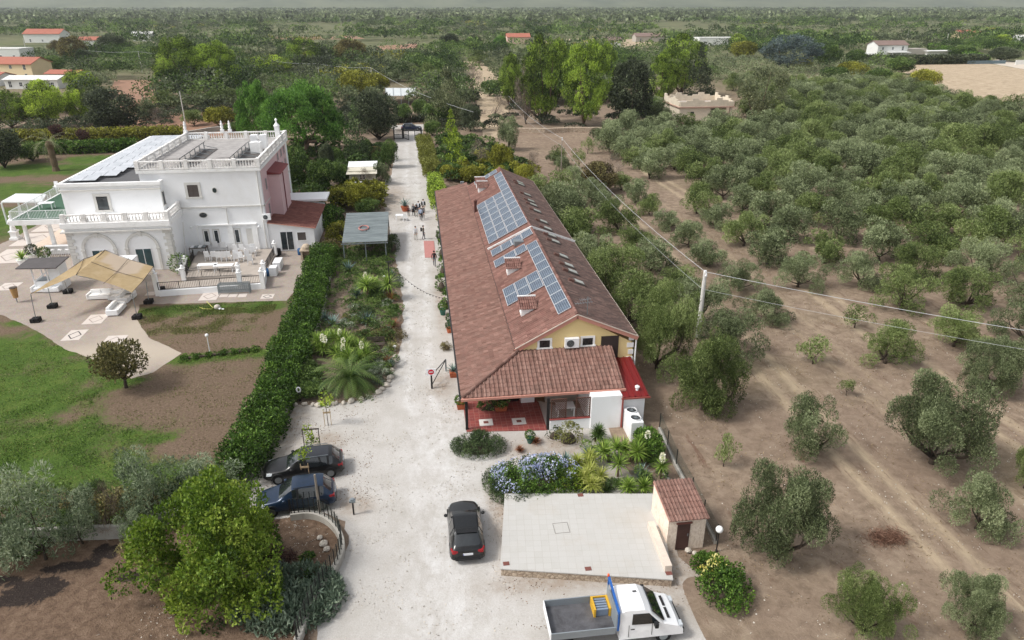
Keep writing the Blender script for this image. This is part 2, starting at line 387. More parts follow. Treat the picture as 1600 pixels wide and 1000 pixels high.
sheet('vineyard_plot', PX([(965, 78), (975, 62), (1030, 58), (1030, 80)]), .014, 6, FIELD, .6, 4)
# ---------------------------------------------------------------- shared building materials
WHITE = M('white_plaster', S(243, 244, 245), .85, .03, .5, stain=S(206, 203, 196), stainamt=.3)
WTRIM = M('white_trim', S(244, 244, 243), .7, .04, 1.5, stain=S(186, 182, 174), stainamt=.4)
STONE = M('pale_stone_trim', S(214, 212, 207), .85, .1, 2)
YEL = M('yellow_plaster', S(232, 208, 152), .85, .06, .7)
PINKT = M('salmon_trim', S(196, 140, 124), .8, .08, 2)
PINK = M('pink_plaster', S(214, 184, 186), .85, .05, .8)
DARKM = M('dark_metal', S(48, 46, 46), .5, .2, 4, .3)
GALV = M('galvanised_steel', S(150, 158, 162), .45, .15, 3, .6)
WPAINT = M('white_paint', S(236, 237, 238), .5, .04, 3)
WPLAST = M('white_plastic', S(238, 239, 240), .4, .03, 3)
BLACKR = M('black_cloth', S(26, 24, 25), .9, .2, 8)
TERRA = M('terracotta', S(178, 98, 66), .85, .15, 6)
WOODD = M('weathered_wood', S(86, 76, 68), .85, .25, 5)
WOODL = M('pale_wood', S(184, 160, 128), .8, .15, 5)
CONC = M('grey_concrete', S(176, 172, 164), .9, .15, 1.2, stain=S(112, 106, 98), stainamt=.7)
ROCK = M('limestone', S(200, 192, 180), .9, .2, 4)
RED = M('red_tile_floor', S(140, 70, 66), .7)
BAL = M('weathered_white', S(240, 238, 235), .85, .06, 2.5, stain=S(150, 142, 130), stainamt=.6)
g = NG('window_glass'); o_ = g.tex(2, 3, .5, g.objc())
GLASS = g.bsdf(g.ramp(o_, [(.3, S(34, 40, 44)), (.7, S(58, 66, 70))]), .08, 0, spec=.8)
g = NG('teal_glass'); TGLASS = g.bsdf(g.ramp(g.tex(1, 3, .5, g.objc()), [(.3, S(30, 56, 62)), (.7, S(52, 84, 88))]), .1, 0, spec=.7)
def TILE(name, a, b, c_, lich, la):
    g = NG(name); t = g.attr('tone'); p = g.pos()
    c = g.ramp(t, [(0, a), (.5, b), (1, c_)])
    n = g.tex(1.3, 7, .72, p, .3)
    c = g.mix(g.math('MULTIPLY', g.ramp(n, [(.42, 0.0), (.66, 1.0)]), la), c, lich)
    c = g.mix(g.ramp(g.tex(11, 4, .7, p), [(.55, 0.0), (.75, .35)]), c, S(92, 66, 60))
    return g.bsdf(c, .9, 0, g.tex(18, 4, .6, p), .3, .02, .2)
TILE_A = TILE('clay_tiles_red', S(112, 84, 75), S(133, 101, 91), S(154, 122, 111), S(120, 98, 89), .6)
TILE_B = TILE('clay_tiles_dull', S(104, 75, 68), S(126, 92, 84), S(152, 116, 106), S(118, 95, 86), .55)
TILE_C = TILE('clay_tiles_lichen', S(92, 76, 72), S(112, 92, 86), S(138, 114, 106), S(88, 78, 74), .8)
TILE_D = TILE('clay_tiles_old', S(104, 66, 60), S(122, 80, 73), S(142, 98, 88), S(110, 80, 72), .5)
def tiles(name, O, U, V, ul, vl, mat, parent, per=.29, course=.36, clip=None, amp=.07, seed=1, ns=8):
    """interlocking clay tiles: O origin at the eave, U along the eave, V up the slope"""
    O, U, V = Vector(O), Vector(U).normalized(), Vector(V).normalized(); N = U.cross(V)
    if N.z < 0: N = -N
    rs = np.random.RandomState(seed); nu = int(ul/per+.5); nv = int(vl/course+.5); per = ul/nu; course = vl/nv
    b = MB(); tone = []
    tt = np.clip(rs.normal(.5, .2, (nu, nv))+rs.normal(0, .12, (nu, 1)), 0, 1)
    prof = [(j/ns*per, amp*max(0, math.sin(math.pi*min(1, j/ns/.62)))) for j in range(ns+1)]
    for iu in range(nu):
        for iv in range(nv):
            if clip and not clip((iu+.5)*per, (iv+.5)*course): continue
            base = len(b.v); du = rs.uniform(-.008, .008); dn = rs.uniform(0, .008)
            for (vv, lift) in ((iv*course-.03, .03), ((iv+1)*course, .0)):
                for (x, h) in prof:
                    q = O+U*(iu*per+x+du)+V*vv+N*(h+lift+dn); b.v.append(tuple(q))
            k = ns+1
            for j in range(ns): b.f.append((base+j, base+j+1, base+k+j+1, base+k+j)); b.mi.append(0); tone.append(tt[iu, iv])
            if iv == 0 or 1:
                b2 = len(b.v)
                for (x, h) in prof: b.v.append(tuple(O+U*(iu*per+x+du)+V*(iv*course-.03)+N*(h+dn-.012)))
                for j in range(ns): b.f.append((b2+j, b2+j+1, base+j+1, base+j)); b.mi.append(0); tone.append(tt[iu, iv]*.7)
    return b.build(name, mat, parent, smooth=False, tone=tone)
def ridge(name, a, b_, mat, parent, r=.13, step=.42, seed=1):
    a, b_ = Vector(a), Vector(b_); L = (b_-a).length; n = max(1, int(L/step)); m = MB(); rs = random.Random(seed); tone = []
    for i in range(n):
        p, q = a.lerp(b_, i/n), a.lerp(b_, min(1, (i+1.12)/n)); n0 = len(m.f)
        m.tube([p, q+Vector((0, 0, -.015))], [r*1.06, r*.94], 8); tone += [rs.random()]*(len(m.f)-n0)
    return m.build(name, mat, parent, tone=tone)
def planepanel(b, O, U, V, u0, v0, u1, v1, h0, h1):
    O, U, V = Vector(O), Vector(U).normalized(), Vector(V).normalized(); N = U.cross(V)
    if N.z < 0: N = -N
    P = [O+U*u+V*v+N*h for h in (h0, h1) for (u, v) in ((u0, v0), (u1, v0), (u1, v1), (u0, v1))]
    b.hexa(P)
g = NG('solar_cells'); p = g.objc()
c = g.ramp(g.tex(1.2, 3, .5, p), [(.3, S(58, 70, 86)), (.7, S(80, 94, 110))])
CELL = g.bsdf(c, .3, .0, spec=.5)
ALU = M('aluminium_frame', S(212, 216, 220), .4, .05, 5, .3)
def solar_proto(w=.98, l=1.72):
    """a panel lying flat: w across, l along"""
    b = MB()
    for a0, b0, a1, b1 in ((-w/2, -l/2, w/2, -l/2+.035), (-w/2, l/2-.035, w/2, l/2), (-w/2, -l/2+.035, -w/2+.035, l/2-.035), (w/2-.035, -l/2+.035, w/2, l/2-.035)):
        b.box(a0, b0, 0, a1, b1, .045)
    b.cur = 1; n = 6; sw = (w-.1-.012*(n-1))/n
    for k in range(n):
        x = -w/2+.05+k*(sw+.012); b.box(x, -l/2+.05, .005, x+sw, l/2-.05, .035)
    b.cur = 2; b.box(-w/2+.045, -l/2+.045, .001, w/2-.045, l/2-.045, .03)
    return b
def window(parent, O, U, w, h, trim, fr, glass, tw=.18, depth=.1, grille=False, bars=(1, 1), sill=True, name='window'):
    """window on a wall; O centre on the wall face, U along the wall; outward normal = U x Z"""
    O, U = Vector(O), Vector(U).normalized(); Z = Vector((0, 0, 1)); N = U.cross(Z)
    def bx(b, u0, z0, u1, z1, n0, n1):
        b.hexa([O+U*u+Z*z+N*n for z in (z0, z1) for (u, n) in ((u0, n1), (u1, n1), (u1, n0), (u0, n0))])
    b = MB()
    if tw:
        bx(b, -w/2-tw, h/2, w/2+tw, h/2+tw, 0, .05); bx(b, -w/2-tw, -h/2, -w/2, h/2, 0, .05); bx(b, w/2, -h/2, w/2+tw, h/2, 0, .05)
        if sill: bx(b, -w/2-tw-.06, -h/2-tw*.7, w/2+tw+.06, -h/2, 0, .1)
    else: bx(b, -w/2, h/2, w/2, h/2+.04, 0, .03)
    r = b.build(name, trim, parent)
    f = MB(); t = .06
    bx(f, -w/2, -h/2, -w/2+t, h/2, 0, .04); bx(f, w/2-t, -h/2, w/2, h/2, 0, .04); bx(f, -w/2+t, h/2-t, w/2-t, h/2, 0, .04); bx(f, -w/2+t, -h/2, w/2-t, -h/2+t, 0, .04)
    for k in range(1, bars[0]+1): u = -w/2+w*k/(bars[0]+1); bx(f, u-t/2, -h/2+t, u+t/2, h/2-t, 0, .036)
    for k in range(1, bars[1]+1): z = -h/2+h*k/(bars[1]+1); bx(f, -w/2+t, z-t/2, w/2-t, z+t/2, 0, .032)
    if grille:
        for k in range(1, 7): u = -w/2+w*k/7; bx(f, u-.012, -h/2, u+.012, h/2, .05, .075)
    f.build('frame', fr, r)
    gl = MB(); bx(gl, -w/2+.02, -h/2+.02, w/2-.02, h/2-.02, 0, .02); gl.build('pane', glass, r)
    return r
# ---------------------------------------------------------------- farmhouse
FH = thing('farmhouse', 'long farmhouse with clay tile roofs, solar panels and a yellow gable beside the drive', 'house')
YF, YB, XR, ZR = 45.2, 94.6, 10.5, 6.55
b = MB(); b.prism([(6.35, YF), (14.75, YF), (14.75, YB-.2), (6.35, YB-.2)], 0, 4.1)
b.build('wall', YEL, FH)
b = MB()   # gable triangles
for y0, y1 in ((YF, YF+.25), (YB-.45, YB-.2)):
    b = MB(); b.hexa([(6.35, y0, 4.1), (14.75, y0, 4.1), (14.75, y1, 4.1), (6.35, y1, 4.1), (XR-.01, y0, ZR-.1), (XR+.01, y0, ZR-.1), (XR+.01, y1, ZR-.1), (XR-.01, y1, ZR-.1)]); b.build('gable', YEL, FH)
mL = .55; mR = .43
VL = Vector((1, 0, mL)).normalized(); VRr = Vector((-1, 0, mR)).normalized()
ZL = ZR-mL*(XR-6.1); XE = 15.0; ZRR = ZR-mR*(XE-XR)
LL = (XR-6.1)/VL.x; LR = (XE-XR)/-VRr.x
b = MB()   # roof deck below the tiles
for (x0, z0, x1, z1) in ((6.1, ZL, XR, ZR), (XR, ZR, XE, ZRR)):
    b.hexa([(x0, YF-.15, z0-.16), (x1, YF-.15, z1-.16), (x1, YB, z1-.16), (x0, YB, z0-.16), (x0, YF-.15, z0-.03), (x1, YF-.15, z1-.03), (x1, YB, z1-.03), (x0, YB, z0-.03)])
roof = b.build('roof', PINKT, FH)
tiles('roof_tiles', (6.1, YB, ZL), (0, -1, 0), VL, YB-YF+.1, LL, TILE_B, roof, seed=3, course=.4)
tiles('roof_tiles', (XE, YF-.1, ZRR), (0, 1, 0), VRr, YB-YF+.1, LR, TILE_C, roof, seed=4, course=.4)
ridge('ridge_cap', (XR, YF-.12, ZR+.06), (XR, YB, ZR+.06), TILE_B, roof)
b = MB()
b.bar((6.05, YF-.17, ZL-.1), (XR, YF-.17, ZR-.06), .06, .3); b.bar((XR, YF-.17, ZR-.06), (XE+.05, YF-.17, ZRR-.1), .06, .3)
b.build('barge_board', PINKT, roof)
b = MB(); b.bar((6.05, YF-.21, ZL+.1), (XR, YF-.21, ZR+.1), .05, .06); b.bar((XR, YF-.21, ZR+.1), (XE+.05, YF-.21, ZRR+.08), .05, .06)
b.bar((XE+.07, YF-.1, ZRR-.02), (XE+.07, YB, ZRR-.02), .06, .12)
b.build('edge_strip', M('cream_strip', S(214, 200, 186), .8), roof)
b = MB()
b.bar((6.25, 67.2, ZL+.2), (XR, 66.5, ZR+.14), .12, .22); b.bar((XR, 66.5, ZR+.14), (XE+.1, 67.4, ZRR+.12), .12, .22)
b.build('parapet', WTRIM, roof)
# porch roofs
ZP, XP, YP = 2.62, 1.95, 41.3
mP = (4.0-ZP)/(6.3-XP)
VP = Vector((1, 0, mP)).normalized(); VQ = Vector((0, 1, (4.0-ZP)/(YF-YP))).normalized()
PL = (6.3-XP)/VP.x; QL = (YF-YP)/VQ.y
b = MB()
b.hexa([(XP, YP, ZP-.14), (6.3, YF, 3.86), (6.3, 97.2, 3.86), (XP, 98.8, ZP-.14), (XP, YP, ZP-.03), (6.3, YF, 3.97), (6.3, 97.2, 3.97), (XP, 98.8, ZP-.03)])
b.hexa([(XP, YP, ZP-.14), (13.15, YP, ZP-.14), (13.05, YF, 3.86), (6.3, YF, 3.86), (XP, YP, ZP-.03), (13.15, YP, ZP-.03), (13.05, YF, 3.97), (6.3, YF, 3.97)])
pr = b.build('porch_roof', PINKT, FH)
tiles('roof_tiles', (XP, 98.8, ZP), (0, -1, 0), VP, 98.8-YP, PL, TILE_A, pr, seed=5, clip=lambda u, v: (98.8-YP-u) > v*.9 and u > v*.28)
tiles('roof_tiles', (XP, YP, ZP), (1, 0, 0), VQ, 11.2, QL, TILE_A, pr, seed=6, clip=lambda u, v: u > v*1.1, per=.30)
ridge('hip_cap', (XP+.05, YP+.03, ZP+.09), (6.3, YF-.1, 4.1), TILE_A, pr, .12)
b = MB(); b.bar((XP-.08, YP-.12, ZP-.08), (13.2, YP-.12, ZP-.08), .12, .16); b.build('gutter', PINKT, pr)
b = MB(); b.bar((XP-.1, YP-.1, ZP-.06), (XP-.1, 98.8, ZP-.06), .12, .14); b.build('side_gutter', DARKM, pr)
b = MB(); b.tube([(6.12, YF+.1, ZL-.04), (6.12, YB, ZL-.04)], .09, 8); b.build('valley_gutter', DARKM, roof)
# porch interior: walls, posts, floor
b = MB(); b.box(3.1, 48.2, 0, 3.3, 97.5, 2.95); b.box(3.3, 48.2, 0, 6.35, 48.4, 3.0); b.build('side_wall', WHITE, FH)
b = MB(); b.prism([(2.2, 41.2), (7.7, 40.7), (7.7, 44.4), (6.35, 48.2), (2.2, 48.2)], 0, .06)
g = NG('red_square_tiles'); br = g.n('ShaderNodeTexBrick'); br.offset = 0; br.inputs['Scale'].default_value = 1
br.inputs['Brick Width'].default_value = .36; br.inputs['Row Height'].default_value = .36; br.inputs['Mortar Size'].default_value = .012
br.inputs['Color1'].default_value = (*S(126, 62, 60), 1); br.inputs['Color2'].default_value = (*S(146, 76, 70), 1); br.inputs['Mortar'].default_value = (*S(158, 118, 108), 1)
g.l(g.pos(), br.inputs[0]); c = g.mix(g.ramp(g.tex(1.4, 7, .75, g.pos(), .5), [(.56, 0.0), (.66, .5)]), br.outputs[0], S(176, 140, 132))
b.build('porch_floor', g.bsdf(c, .6, 0, br.outputs[1], .3, .01, .4), FH)
b = MB()
for x0, y0 in ((3.15, 41.75), (5.45, 41.6)):
    b = MB(); b.box(x0, y0, .062, x0+.95, y0+.85, .07); fm = b.build('pale_floor_panel', STONE, FH)
    b = MB(); b.box(x0+.3, y0+.28, .071, x0+.64, y0+.58, .078); b.build('floor_inset', M('brown_inset', S(120, 74, 66), .7), fm)
for x, y in ((2.25, 41.5), (7.75, 40.85)):
    b = MB(); b.box(x-.09, y-.09, 0, x+.09, y+.09, 2.5); b.build('post', DARKM, FH)
b = MB(); b.box(10.65, 40.45, 0, 12.75, 44.9, 2.55); b.build('white_room_wall', WHITE, FH)
b = MB(); b.box(7.86, 40.6, 0, 10.65, 40.8, .85); lw = b.build('low_wall', WHITE, FH)
b = MB(); b.box(7.84, 40.57, .85, 10.65, 40.83, .9); b.build('coping', RED, lw)
def lattice(x0, x1, y, z0, z1):
    b = MB(); n = 9; w, h = x1-x0, z1-z0
    for k in range(-n, n+1):
        for sg in (1, -1):
            pts = []
            for t in np.linspace(0, 1, 25):
                x = x0+w*t; z = z0+h*(k/n)+sg*h*t*.9+(h*.9 if sg < 0 and k >= 0 else 0)
                if z0 <= z <= z1: pts.append((x, z))
            if len(pts) > 1:
                o = .012*sg; b.bar((pts[0][0], y+o, pts[0][1]), (pts[-1][0], y+o, pts[-1][1]), .018, .03)
    b.box(x0-.03, y-.03, z0, x0+.03, y+.03, z1); b.box(x1-.03, y-.03, z0, x1+.03, y+.03, z1); b.box(x0, y-.028, z1-.06, x1, y+.028, z1)
    b.build('lattice', M('brown_lattice', S(92, 62, 52), .7), FH)
lattice(7.95, 8.95, 40.7, .9, 2.45); lattice(9.65, 10.6, 40.7, .9, 2.45)
b = MB(); b.box(8.2, 44.4, 0, 10.6, 44.9, 2.4); b.build('inner_wall', M('dull_plaster', S(170, 160, 150), .9), FH)
# red metal roof annex
b = MB(); b.prism([(12.85, 40.75), (14.45, 40.75), (14.45, 45.1), (12.85, 45.1)], 0, 2.2); an = b.build('side_annex_wall', WHITE, FH)
REDM = M('red_metal_sheet', S(128, 36, 36), .45, .1, 2, .2)
b = MB(); O = Vector((12.8, 40.5, 2.3)); 
for k in range(5):
    x = 12.83+k*.42; b.bar((x, 40.5, 2.37), (x, 45.1, 3.02), .07, .06)
b.hexa([(12.78, 40.5, 2.28), (14.65, 40.5, 2.28), (14.65, 45.1, 2.93), (12.78, 45.1, 2.93), (12.78, 40.5, 2.34), (14.65, 40.5, 2.34), (14.65, 45.1, 2.99), (12.78, 45.1, 2.99)])
ar = b.build('annex_roof', REDM, FH)
b = MB(); b.lathe([(.1, 0), (.1, .25), (.17, .26), (.17, .34), (.05, .42)], (14.0, 41.2, 2.4), 10); b.build('vent_cowl', WPAINT, ar)
b = MB(); b.bar((12.8, 40.4, 0), (12.8, 40.4, 2.5), .09); b.bar((12.7, 40.38, 2.3), (14.7, 40.38, 2.3), .08, .1); b.build('downpipe', M('brick_red_paint', S(150, 74, 66), .6), FH)
# gable details
for x, nm in ((8.2, 0), (11.35, 1)):
    window(FH, (x, YF-.01, 4.42), (1, 0, 0), .75, .55, WTRIM, DARKM, GLASS, .16, grille=True, bars=(1, 0))
b = MB(); b.box(12.35, YF-.06, 2.5, 13.65, YF-.005, 4.75); b.build('shutter_door', M('brown_shutter', S(58, 48, 46), .7, .2, 3), FH)
b = MB()
for k in range(8):
    z = .4+k*.56; b.box(14.3+(.12 if k % 2 else 0), YF-.05, z, 14.8, YF-.003, z+.36)
b.build('quoin', WTRIM, FH)
b = MB(); b.tube([(14.95, YF-.1, .0), (14.95, YF-.1, 4.4)], .06, 8); b.build('downpipe', WPAINT, FH)
def acunit(name, parent, O, w=.9, h=.65, d=.32, rz=0):
    b = MB(); b.box(-w/2, -d, 0, w/2, 0, h); o = b.build(name, WPLAST, parent, bevel=.02, loc=O); o.rotation_euler = (0, 0, rz)
    b = MB(); r = h*.36
    for rr in (r, r*.72, r*.45): 
        pts = [(-w*.12+rr*math.cos(a), -d-.012, h/2+rr*math.sin(a)) for a in np.linspace(0, 2*math.pi, 21)]
        b.tube(pts, .012, 4)
    for k in range(8):
        a = k*math.pi/4; b.bar((-w*.12, -d-.012, h/2), (-w*.12+r*math.cos(a), -d-.012, h/2+r*math.sin(a)), .01)
    f = b.build('fan_guard', GALV, o)
    b = MB(); b.xf(lambda p: p); pts = [(-w*.12+r*math.cos(a), -d-.003, h/2+r*math.sin(a)) for a in np.linspace(0, 2*math.pi, 20, endpoint=False)]
    b.v = pts; b.f = [tuple(range(20))]; b.mi = [0]; b.build('fan', DARKM, o); return o
acunit('air_conditioner', FH, (10.15, YF-.02, 4.1), 1.05, .75)
b = MB(); b.tube([(11.4, 45.9, 5.6), (11.4, 45.9, 7.6)], .03, 6)
for k, (z, l) in enumerate(((7.35, .55), (7.1, .9))):
    b.bar((11.4-l, 45.9, z), (11.4+l*.4, 45.9, z+.1), .025)
    for j in range(7):
        x = 11.4-l+j*(1.3*l/6); b.bar((x, 45.65, z+.02+j*.012), (x, 46.15, z+.02+j*.012), .014)
b.build('antenna', GALV, FH)
# solar array: each panel a child of the farmhouse
N_L = Vector((-mL, 0, 1)).normalized()
rotp = Matrix((( VL.x, 0, N_L.x), (0, 1, 0), (VL.z, 0, N_L.z))).to_euler()
pan = None
def panel(x, y, ly):
    global pan
    if pan is None:
        pan = solar_proto(1.08, 1.72).build('solar_panel', [ALU, CELL, ALU], FH); o = pan
    else: o = pan.copy(); COL.objects.link(o)
    z = ZR-mL*(XR-x)
    o.location = Vector((x, y, z))+N_L*.13; o.rotation_euler = rotp; o.scale = (1, ly/1.72, 1)
for k in range(9): panel(9.93, 47.3+k*1.79, 1.74)
for x in (6.95, 7.94, 8.93):
    panel(x, 55.0, 1.74); panel(x, 53.2, 1.74); panel(x, 62.3-.0, 1.74)
for k, x in enumerate((6.98, 7.97, 8.95, 9.94)): panel(x, 65.4, 1.7)
for k in range(11): panel(10.0-.0, 69.4+k*2.14, 2.06)
for x in (7.03, 8.02, 9.01):
    for k in range(7): panel(x, 69.4+k*2.14, 2.06)
for x in (7.6, 8.6, 9.6): panel(x, 93.4, 1.7)
# tiled roof vents and skylights
def roofvent(x, y, sx=1.0):
    z = ZR-mL*(XR-x); b = MB(); b.box(x-.55*sx, y-.5, z-.25, x+.55*sx, y+.5, z+.42); r = b.build('roof_vent', WTRIM, FH)
    tiles('vent_tiles', (x-.7*sx, y-.62, z+.42), (1, 0, 0), (0, 1, .42), 1.4*sx, 1.35, TILE_B, r, per=.17, course=.34, amp=.05)
    b = MB(); b.bar((x-.72*sx, y+.66, z+1.0), (x+.72*sx, y+.66, z+1.0), .12, .1); b.build('vent_edge', WTRIM, r)
roofvent(7.7, 58.9); roofvent(7.65, 49.9); roofvent(7.66, 91.4); roofvent(7.7, 88.9)
for x, y in ((12.4, 88.7), (12.4, 87.6), (12.4, 82.4), (12.4, 79.45), (12.4, 77.7), (12.4, 75.1), (12.4, 70.9), (12.4, 68.4), (12.4, 66.0), (12.4, 64.1), (12.3, 59.6), (12.3, 57.2), (12.3, 55.6), (12.3, 53.1)):
    z = ZR-mR*(x-XR); b = MB(); s_ = .36
    nn = Vector((mR, 0, 1)).normalized(); O = Vector((x, y, z))
    planepanel(b, O, (0, 1, 0), VRr, -.42, -.5, .42, .5, .0, .22); r = b.build('skylight', M('grey_flashing', S(92, 84, 80), .8, .25, 4), FH)
    b = MB(); planepanel(b, O, (0, 1, 0), VRr, -.3, -.38, .3, .36, .22, .25); b.build('pane', M('dusty_glass', S(176, 178, 172), .2, .2, 3), r)
    b = MB(); planepanel(b, O, (0, 1, 0), VRr, -.35, .5, .0, .95, .02, .26); b.build('tile_hood', TILE_B, r)
b = MB(); b.box(6.05, 81.2, 3.6, 6.35, 81.6, 5.5); b.lathe([(.2, 0), (.26, .1), (.02, .3)], (6.2, 81.4, 5.5), 8); b.build('chimney', M('rusty_pipe', S(86, 50, 42), .7), FH)
b = MB(); b.box(8.5, 64.0, 5.6, 9.4, 64.7, 6.05); b.build('roof_hatch', GALV, FH)
b = MB(); b.box(5.4, 97.6, 3.2, 5.9, 98.0, 4.1, ); b.build('chimney_box', GALV, FH)
# ---------------------------------------------------------------- villa
VI = thing('villa', 'white two storey villa with balustraded roof terrace, arched windows and a low tiled side wing', 'house', (0, 0, 0))
def baluster_run(parent, a, b_, z, h=.95, posts=None, nm='balustrade', post_w=.42, sp=.3, mat=BAL):
    a, b_ = Vector(a), Vector(b_); d = b_-a; L = d.length; d.normalize(); nn = Vector((-d.y, d.x))
    n = posts or max(1, round(L/2.6)); m = MB(); 
    def ob(u0, u1, w, z0, z1):
        p = [(a.x+d.x*u+nn.x*v, a.y+d.y*u+nn.y*v) for (u, v) in ((u0, -w/2), (u1, -w/2), (u1, w/2), (u0, w/2))]
        m.hexa([(x, y, z0) for x, y in p]+[(x, y, z1) for x, y in p])
    for k in range(n+1):
        u = L*k/n; ob(u-post_w/2, u+post_w/2, .34, z, z+h+.06)
    for k in range(n):
        u0, u1 = L*k/n+post_w/2, L*(k+1)/n-post_w/2
        ob(u0, u1, .24, z, z+.14); ob(u0, u1, .26, z+h-.14, z+h)
        q = max(1, int((u1-u0)/sp))
        for j in range(q):
            u = u0+(u1-u0)*(j+.5)/q; c = (a.x+d.x*u, a.y+d.y*u, z+.14); hh = h-.28
            m.lathe([(.05, 0), (.085, hh*.2), (.09, hh*.35), (.04, hh*.7), (.055, hh)], c, 6)
    return m.build(nm, mat, parent)
ZT = 10.0                                             # roof terrace level
X0, X1, Y0, Y1 = -30.7, -17.9, 82.3, 101.2
b = MB(); b.box(X0, Y0, 0, X1, Y1, ZT-.35); b.build('wall', WHITE, VI)
g = NG('terrace_roofing'); c = g.ramp(g.tex(1.2, 8, .75, g.pos(), .5), [(.3, S(138, 134, 132)), (.6, S(170, 166, 163)), (.8, S(190, 187, 184))])
ROOFT = g.bsdf(c, .9)
b = MB(); b.box(X0-.2, Y0-.2, ZT-.35, X1+.2, Y1+.2, ZT-.05); b.build('cornice', WTRIM, VI)
b = MB(); b.box(X0+.1, Y0+.1, ZT-.05, X1-.1, Y1-.1, ZT); b.build('roof_terrace', ROOFT, VI)
baluster_run(VI, (X0, Y0), (X1, Y0), ZT, posts=5); baluster_run(VI, (X1, Y0+.35), (X1, Y1-.35), ZT, posts=7)
baluster_run(VI, (X0, Y1), (X1, Y1), ZT, posts=5); baluster_run(VI, (X0, Y0+.35), (X0, Y1-.35), ZT, posts=7)
b = MB(); b.box(X1+.0, Y0-.08, 5.55, X1+.06, Y1, 5.72); b.box(X0, Y0-.08, 5.55, X1+.06, Y0, 5.72); b.build('string_course', STONE, VI)
b = MB(); b.box(-18.6, Y1-3.4, ZT, -18.0+.0, Y1-2.8, ZT+2.1); b.lathe([(.42, 0), (.1, .4), (.08, .55), (.2, .75), (.02, .98)], (-18.3, Y1-3.1, ZT+2.1), 8); b.build('chimney', WTRIM, VI)
# roof shelters and a tank
for x0, x1 in ((-27.6, -24.9), (-22.2, -19.0)):
    b = MB(); b.hexa([(x0-.2, Y0+1, ZT+.9), (x0+1.1, Y0+1, ZT+.9), (x0+1.1, Y0+12, ZT+.9), (x0-.2, Y0+12, ZT+.9), (x0-.2, Y0+1, ZT+.98), (x0+1.1, Y0+1, ZT+.98), (x0+1.1, Y0+12, ZT+.98), (x0-.2, Y0+12, ZT+.98)])
    r = b.build('roof_slab', ROOFT, VI)
    b = MB()
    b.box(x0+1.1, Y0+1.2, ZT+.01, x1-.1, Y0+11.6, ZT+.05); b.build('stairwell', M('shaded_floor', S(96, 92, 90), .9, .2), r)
    b = MB()
    for k in range(6):
        y = Y0+1.4+k*2; b.box(x0+1.0, y, ZT, x0+1.08, y+.08, ZT+.9); b.bar((x0+1.1, y, ZT+.5), (x1-.1, y, ZT+.15), .06)
    b.box(x0+1.02, Y0+1.2, ZT+.85, x0+1.08, Y0+12, ZT+.9); b.build('stair_rail', GALV, r)
b = MB(); b.box(-20.3, Y0+8, ZT, -19.1, Y0+9.2, ZT+1.3); b.lathe([(.4, 0), (.4, .05)], (-19.7, Y0+8.6, ZT+1.32), 12); b.build('water_tank', WTRIM, VI)
for x in (-20.4, -19.3): b = MB(); b.box(x-.4, Y0+11, ZT, x+.4, Y0+12, ZT+1.7); b.build('roof_unit', WPLAST, VI)
for x, y in ((-30.7, 101.2), (-26.0, 101.2), (-25.0, 101.2)):
    b = MB(); b.box(x-.22, y-.22, ZT+.9, x+.22, y+.22, ZT+1.3); b.lathe([(.12, 0), (.2, .25), (.14, .5), (.17, .7), (.1, .85), (.11, 1.0), (.02, 1.15)], (x, y, ZT+1.3), 8); b.build('finial_figure', WTRIM, VI)
# upper left block with low parapet, dark roofing and panels
ZB = 8.9
b = MB(); b.box(-38.6, 81.2, 5.5, -28.4, Y0, ZB-.25); b.box(-38.6, Y0, 0, X0, 111, ZB-.25); b.build('wall', WHITE, VI)
b = MB()
b.box(-38.8, 81.0, ZB-.25, -28.2, 81.4, ZB+.1); b.box(-38.8, 81.4, ZB-.25, -38.45, 111.2, ZB+.1); b.box(-28.6, 81.4, ZB-.25, -28.2, Y0-.22, ZB+.1); b.box(-38.45, 110.85, ZB-.25, X0+.3, 111.2, ZB+.1)
b.build('parapet', WTRIM, VI)
b = MB(); b.box(-38.45, 81.4, ZB-.3, -28.6, Y0-.22, ZB-.1); b.box(-38.45, Y0-.22, ZB-.3, X0-.2, 110.85, ZB-.1); b.build('felt_roof', M('dark_roofing', S(92, 92, 94), .9, .15, 1.5), VI)
b = MB(); b.box(-38.75, 80.95, ZB-.75, -28.3, 81.2, ZB-.6); b.build('string_course', STONE, VI)
g = NG('glare_panels'); c = g.ramp(g.tex(.8, 3, .5, g.pos()), [(.3, S(196, 200, 204)), (.7, S(226, 228, 232))]); LP = g.bsdf(c, .15, .35)
k = 0; P0 = None
rs = random.Random(4)
for y in np.arange(83.3, 109.5, 2.15):
    nx = 4 if y < 86 else 5 if y < 96 else (4 if y < 100 else 5)
    nx = 2 if y < 85 else 3 if y < 88 else 4 if y < 92 else nx
    for i in range(nx):
        x = -37.4+i*1.42
        if x > -31.6 and y > 82: continue
        if P0 is None:
            bb = MB(); bb.hexa([(-.68, -1, 0), (.68, -1, 0), (.68, 1, .18), (-.68, 1, .18), (-.68, -1, .04), (.68, -1, .04), (.68, 1, .22), (-.68, 1, .22)]); P0 = bb.build('roof_panel', LP, VI); o = P0
        else: o = P0.copy(); COL.objects.link(o)
        o.location = (x, y, ZB+.12)
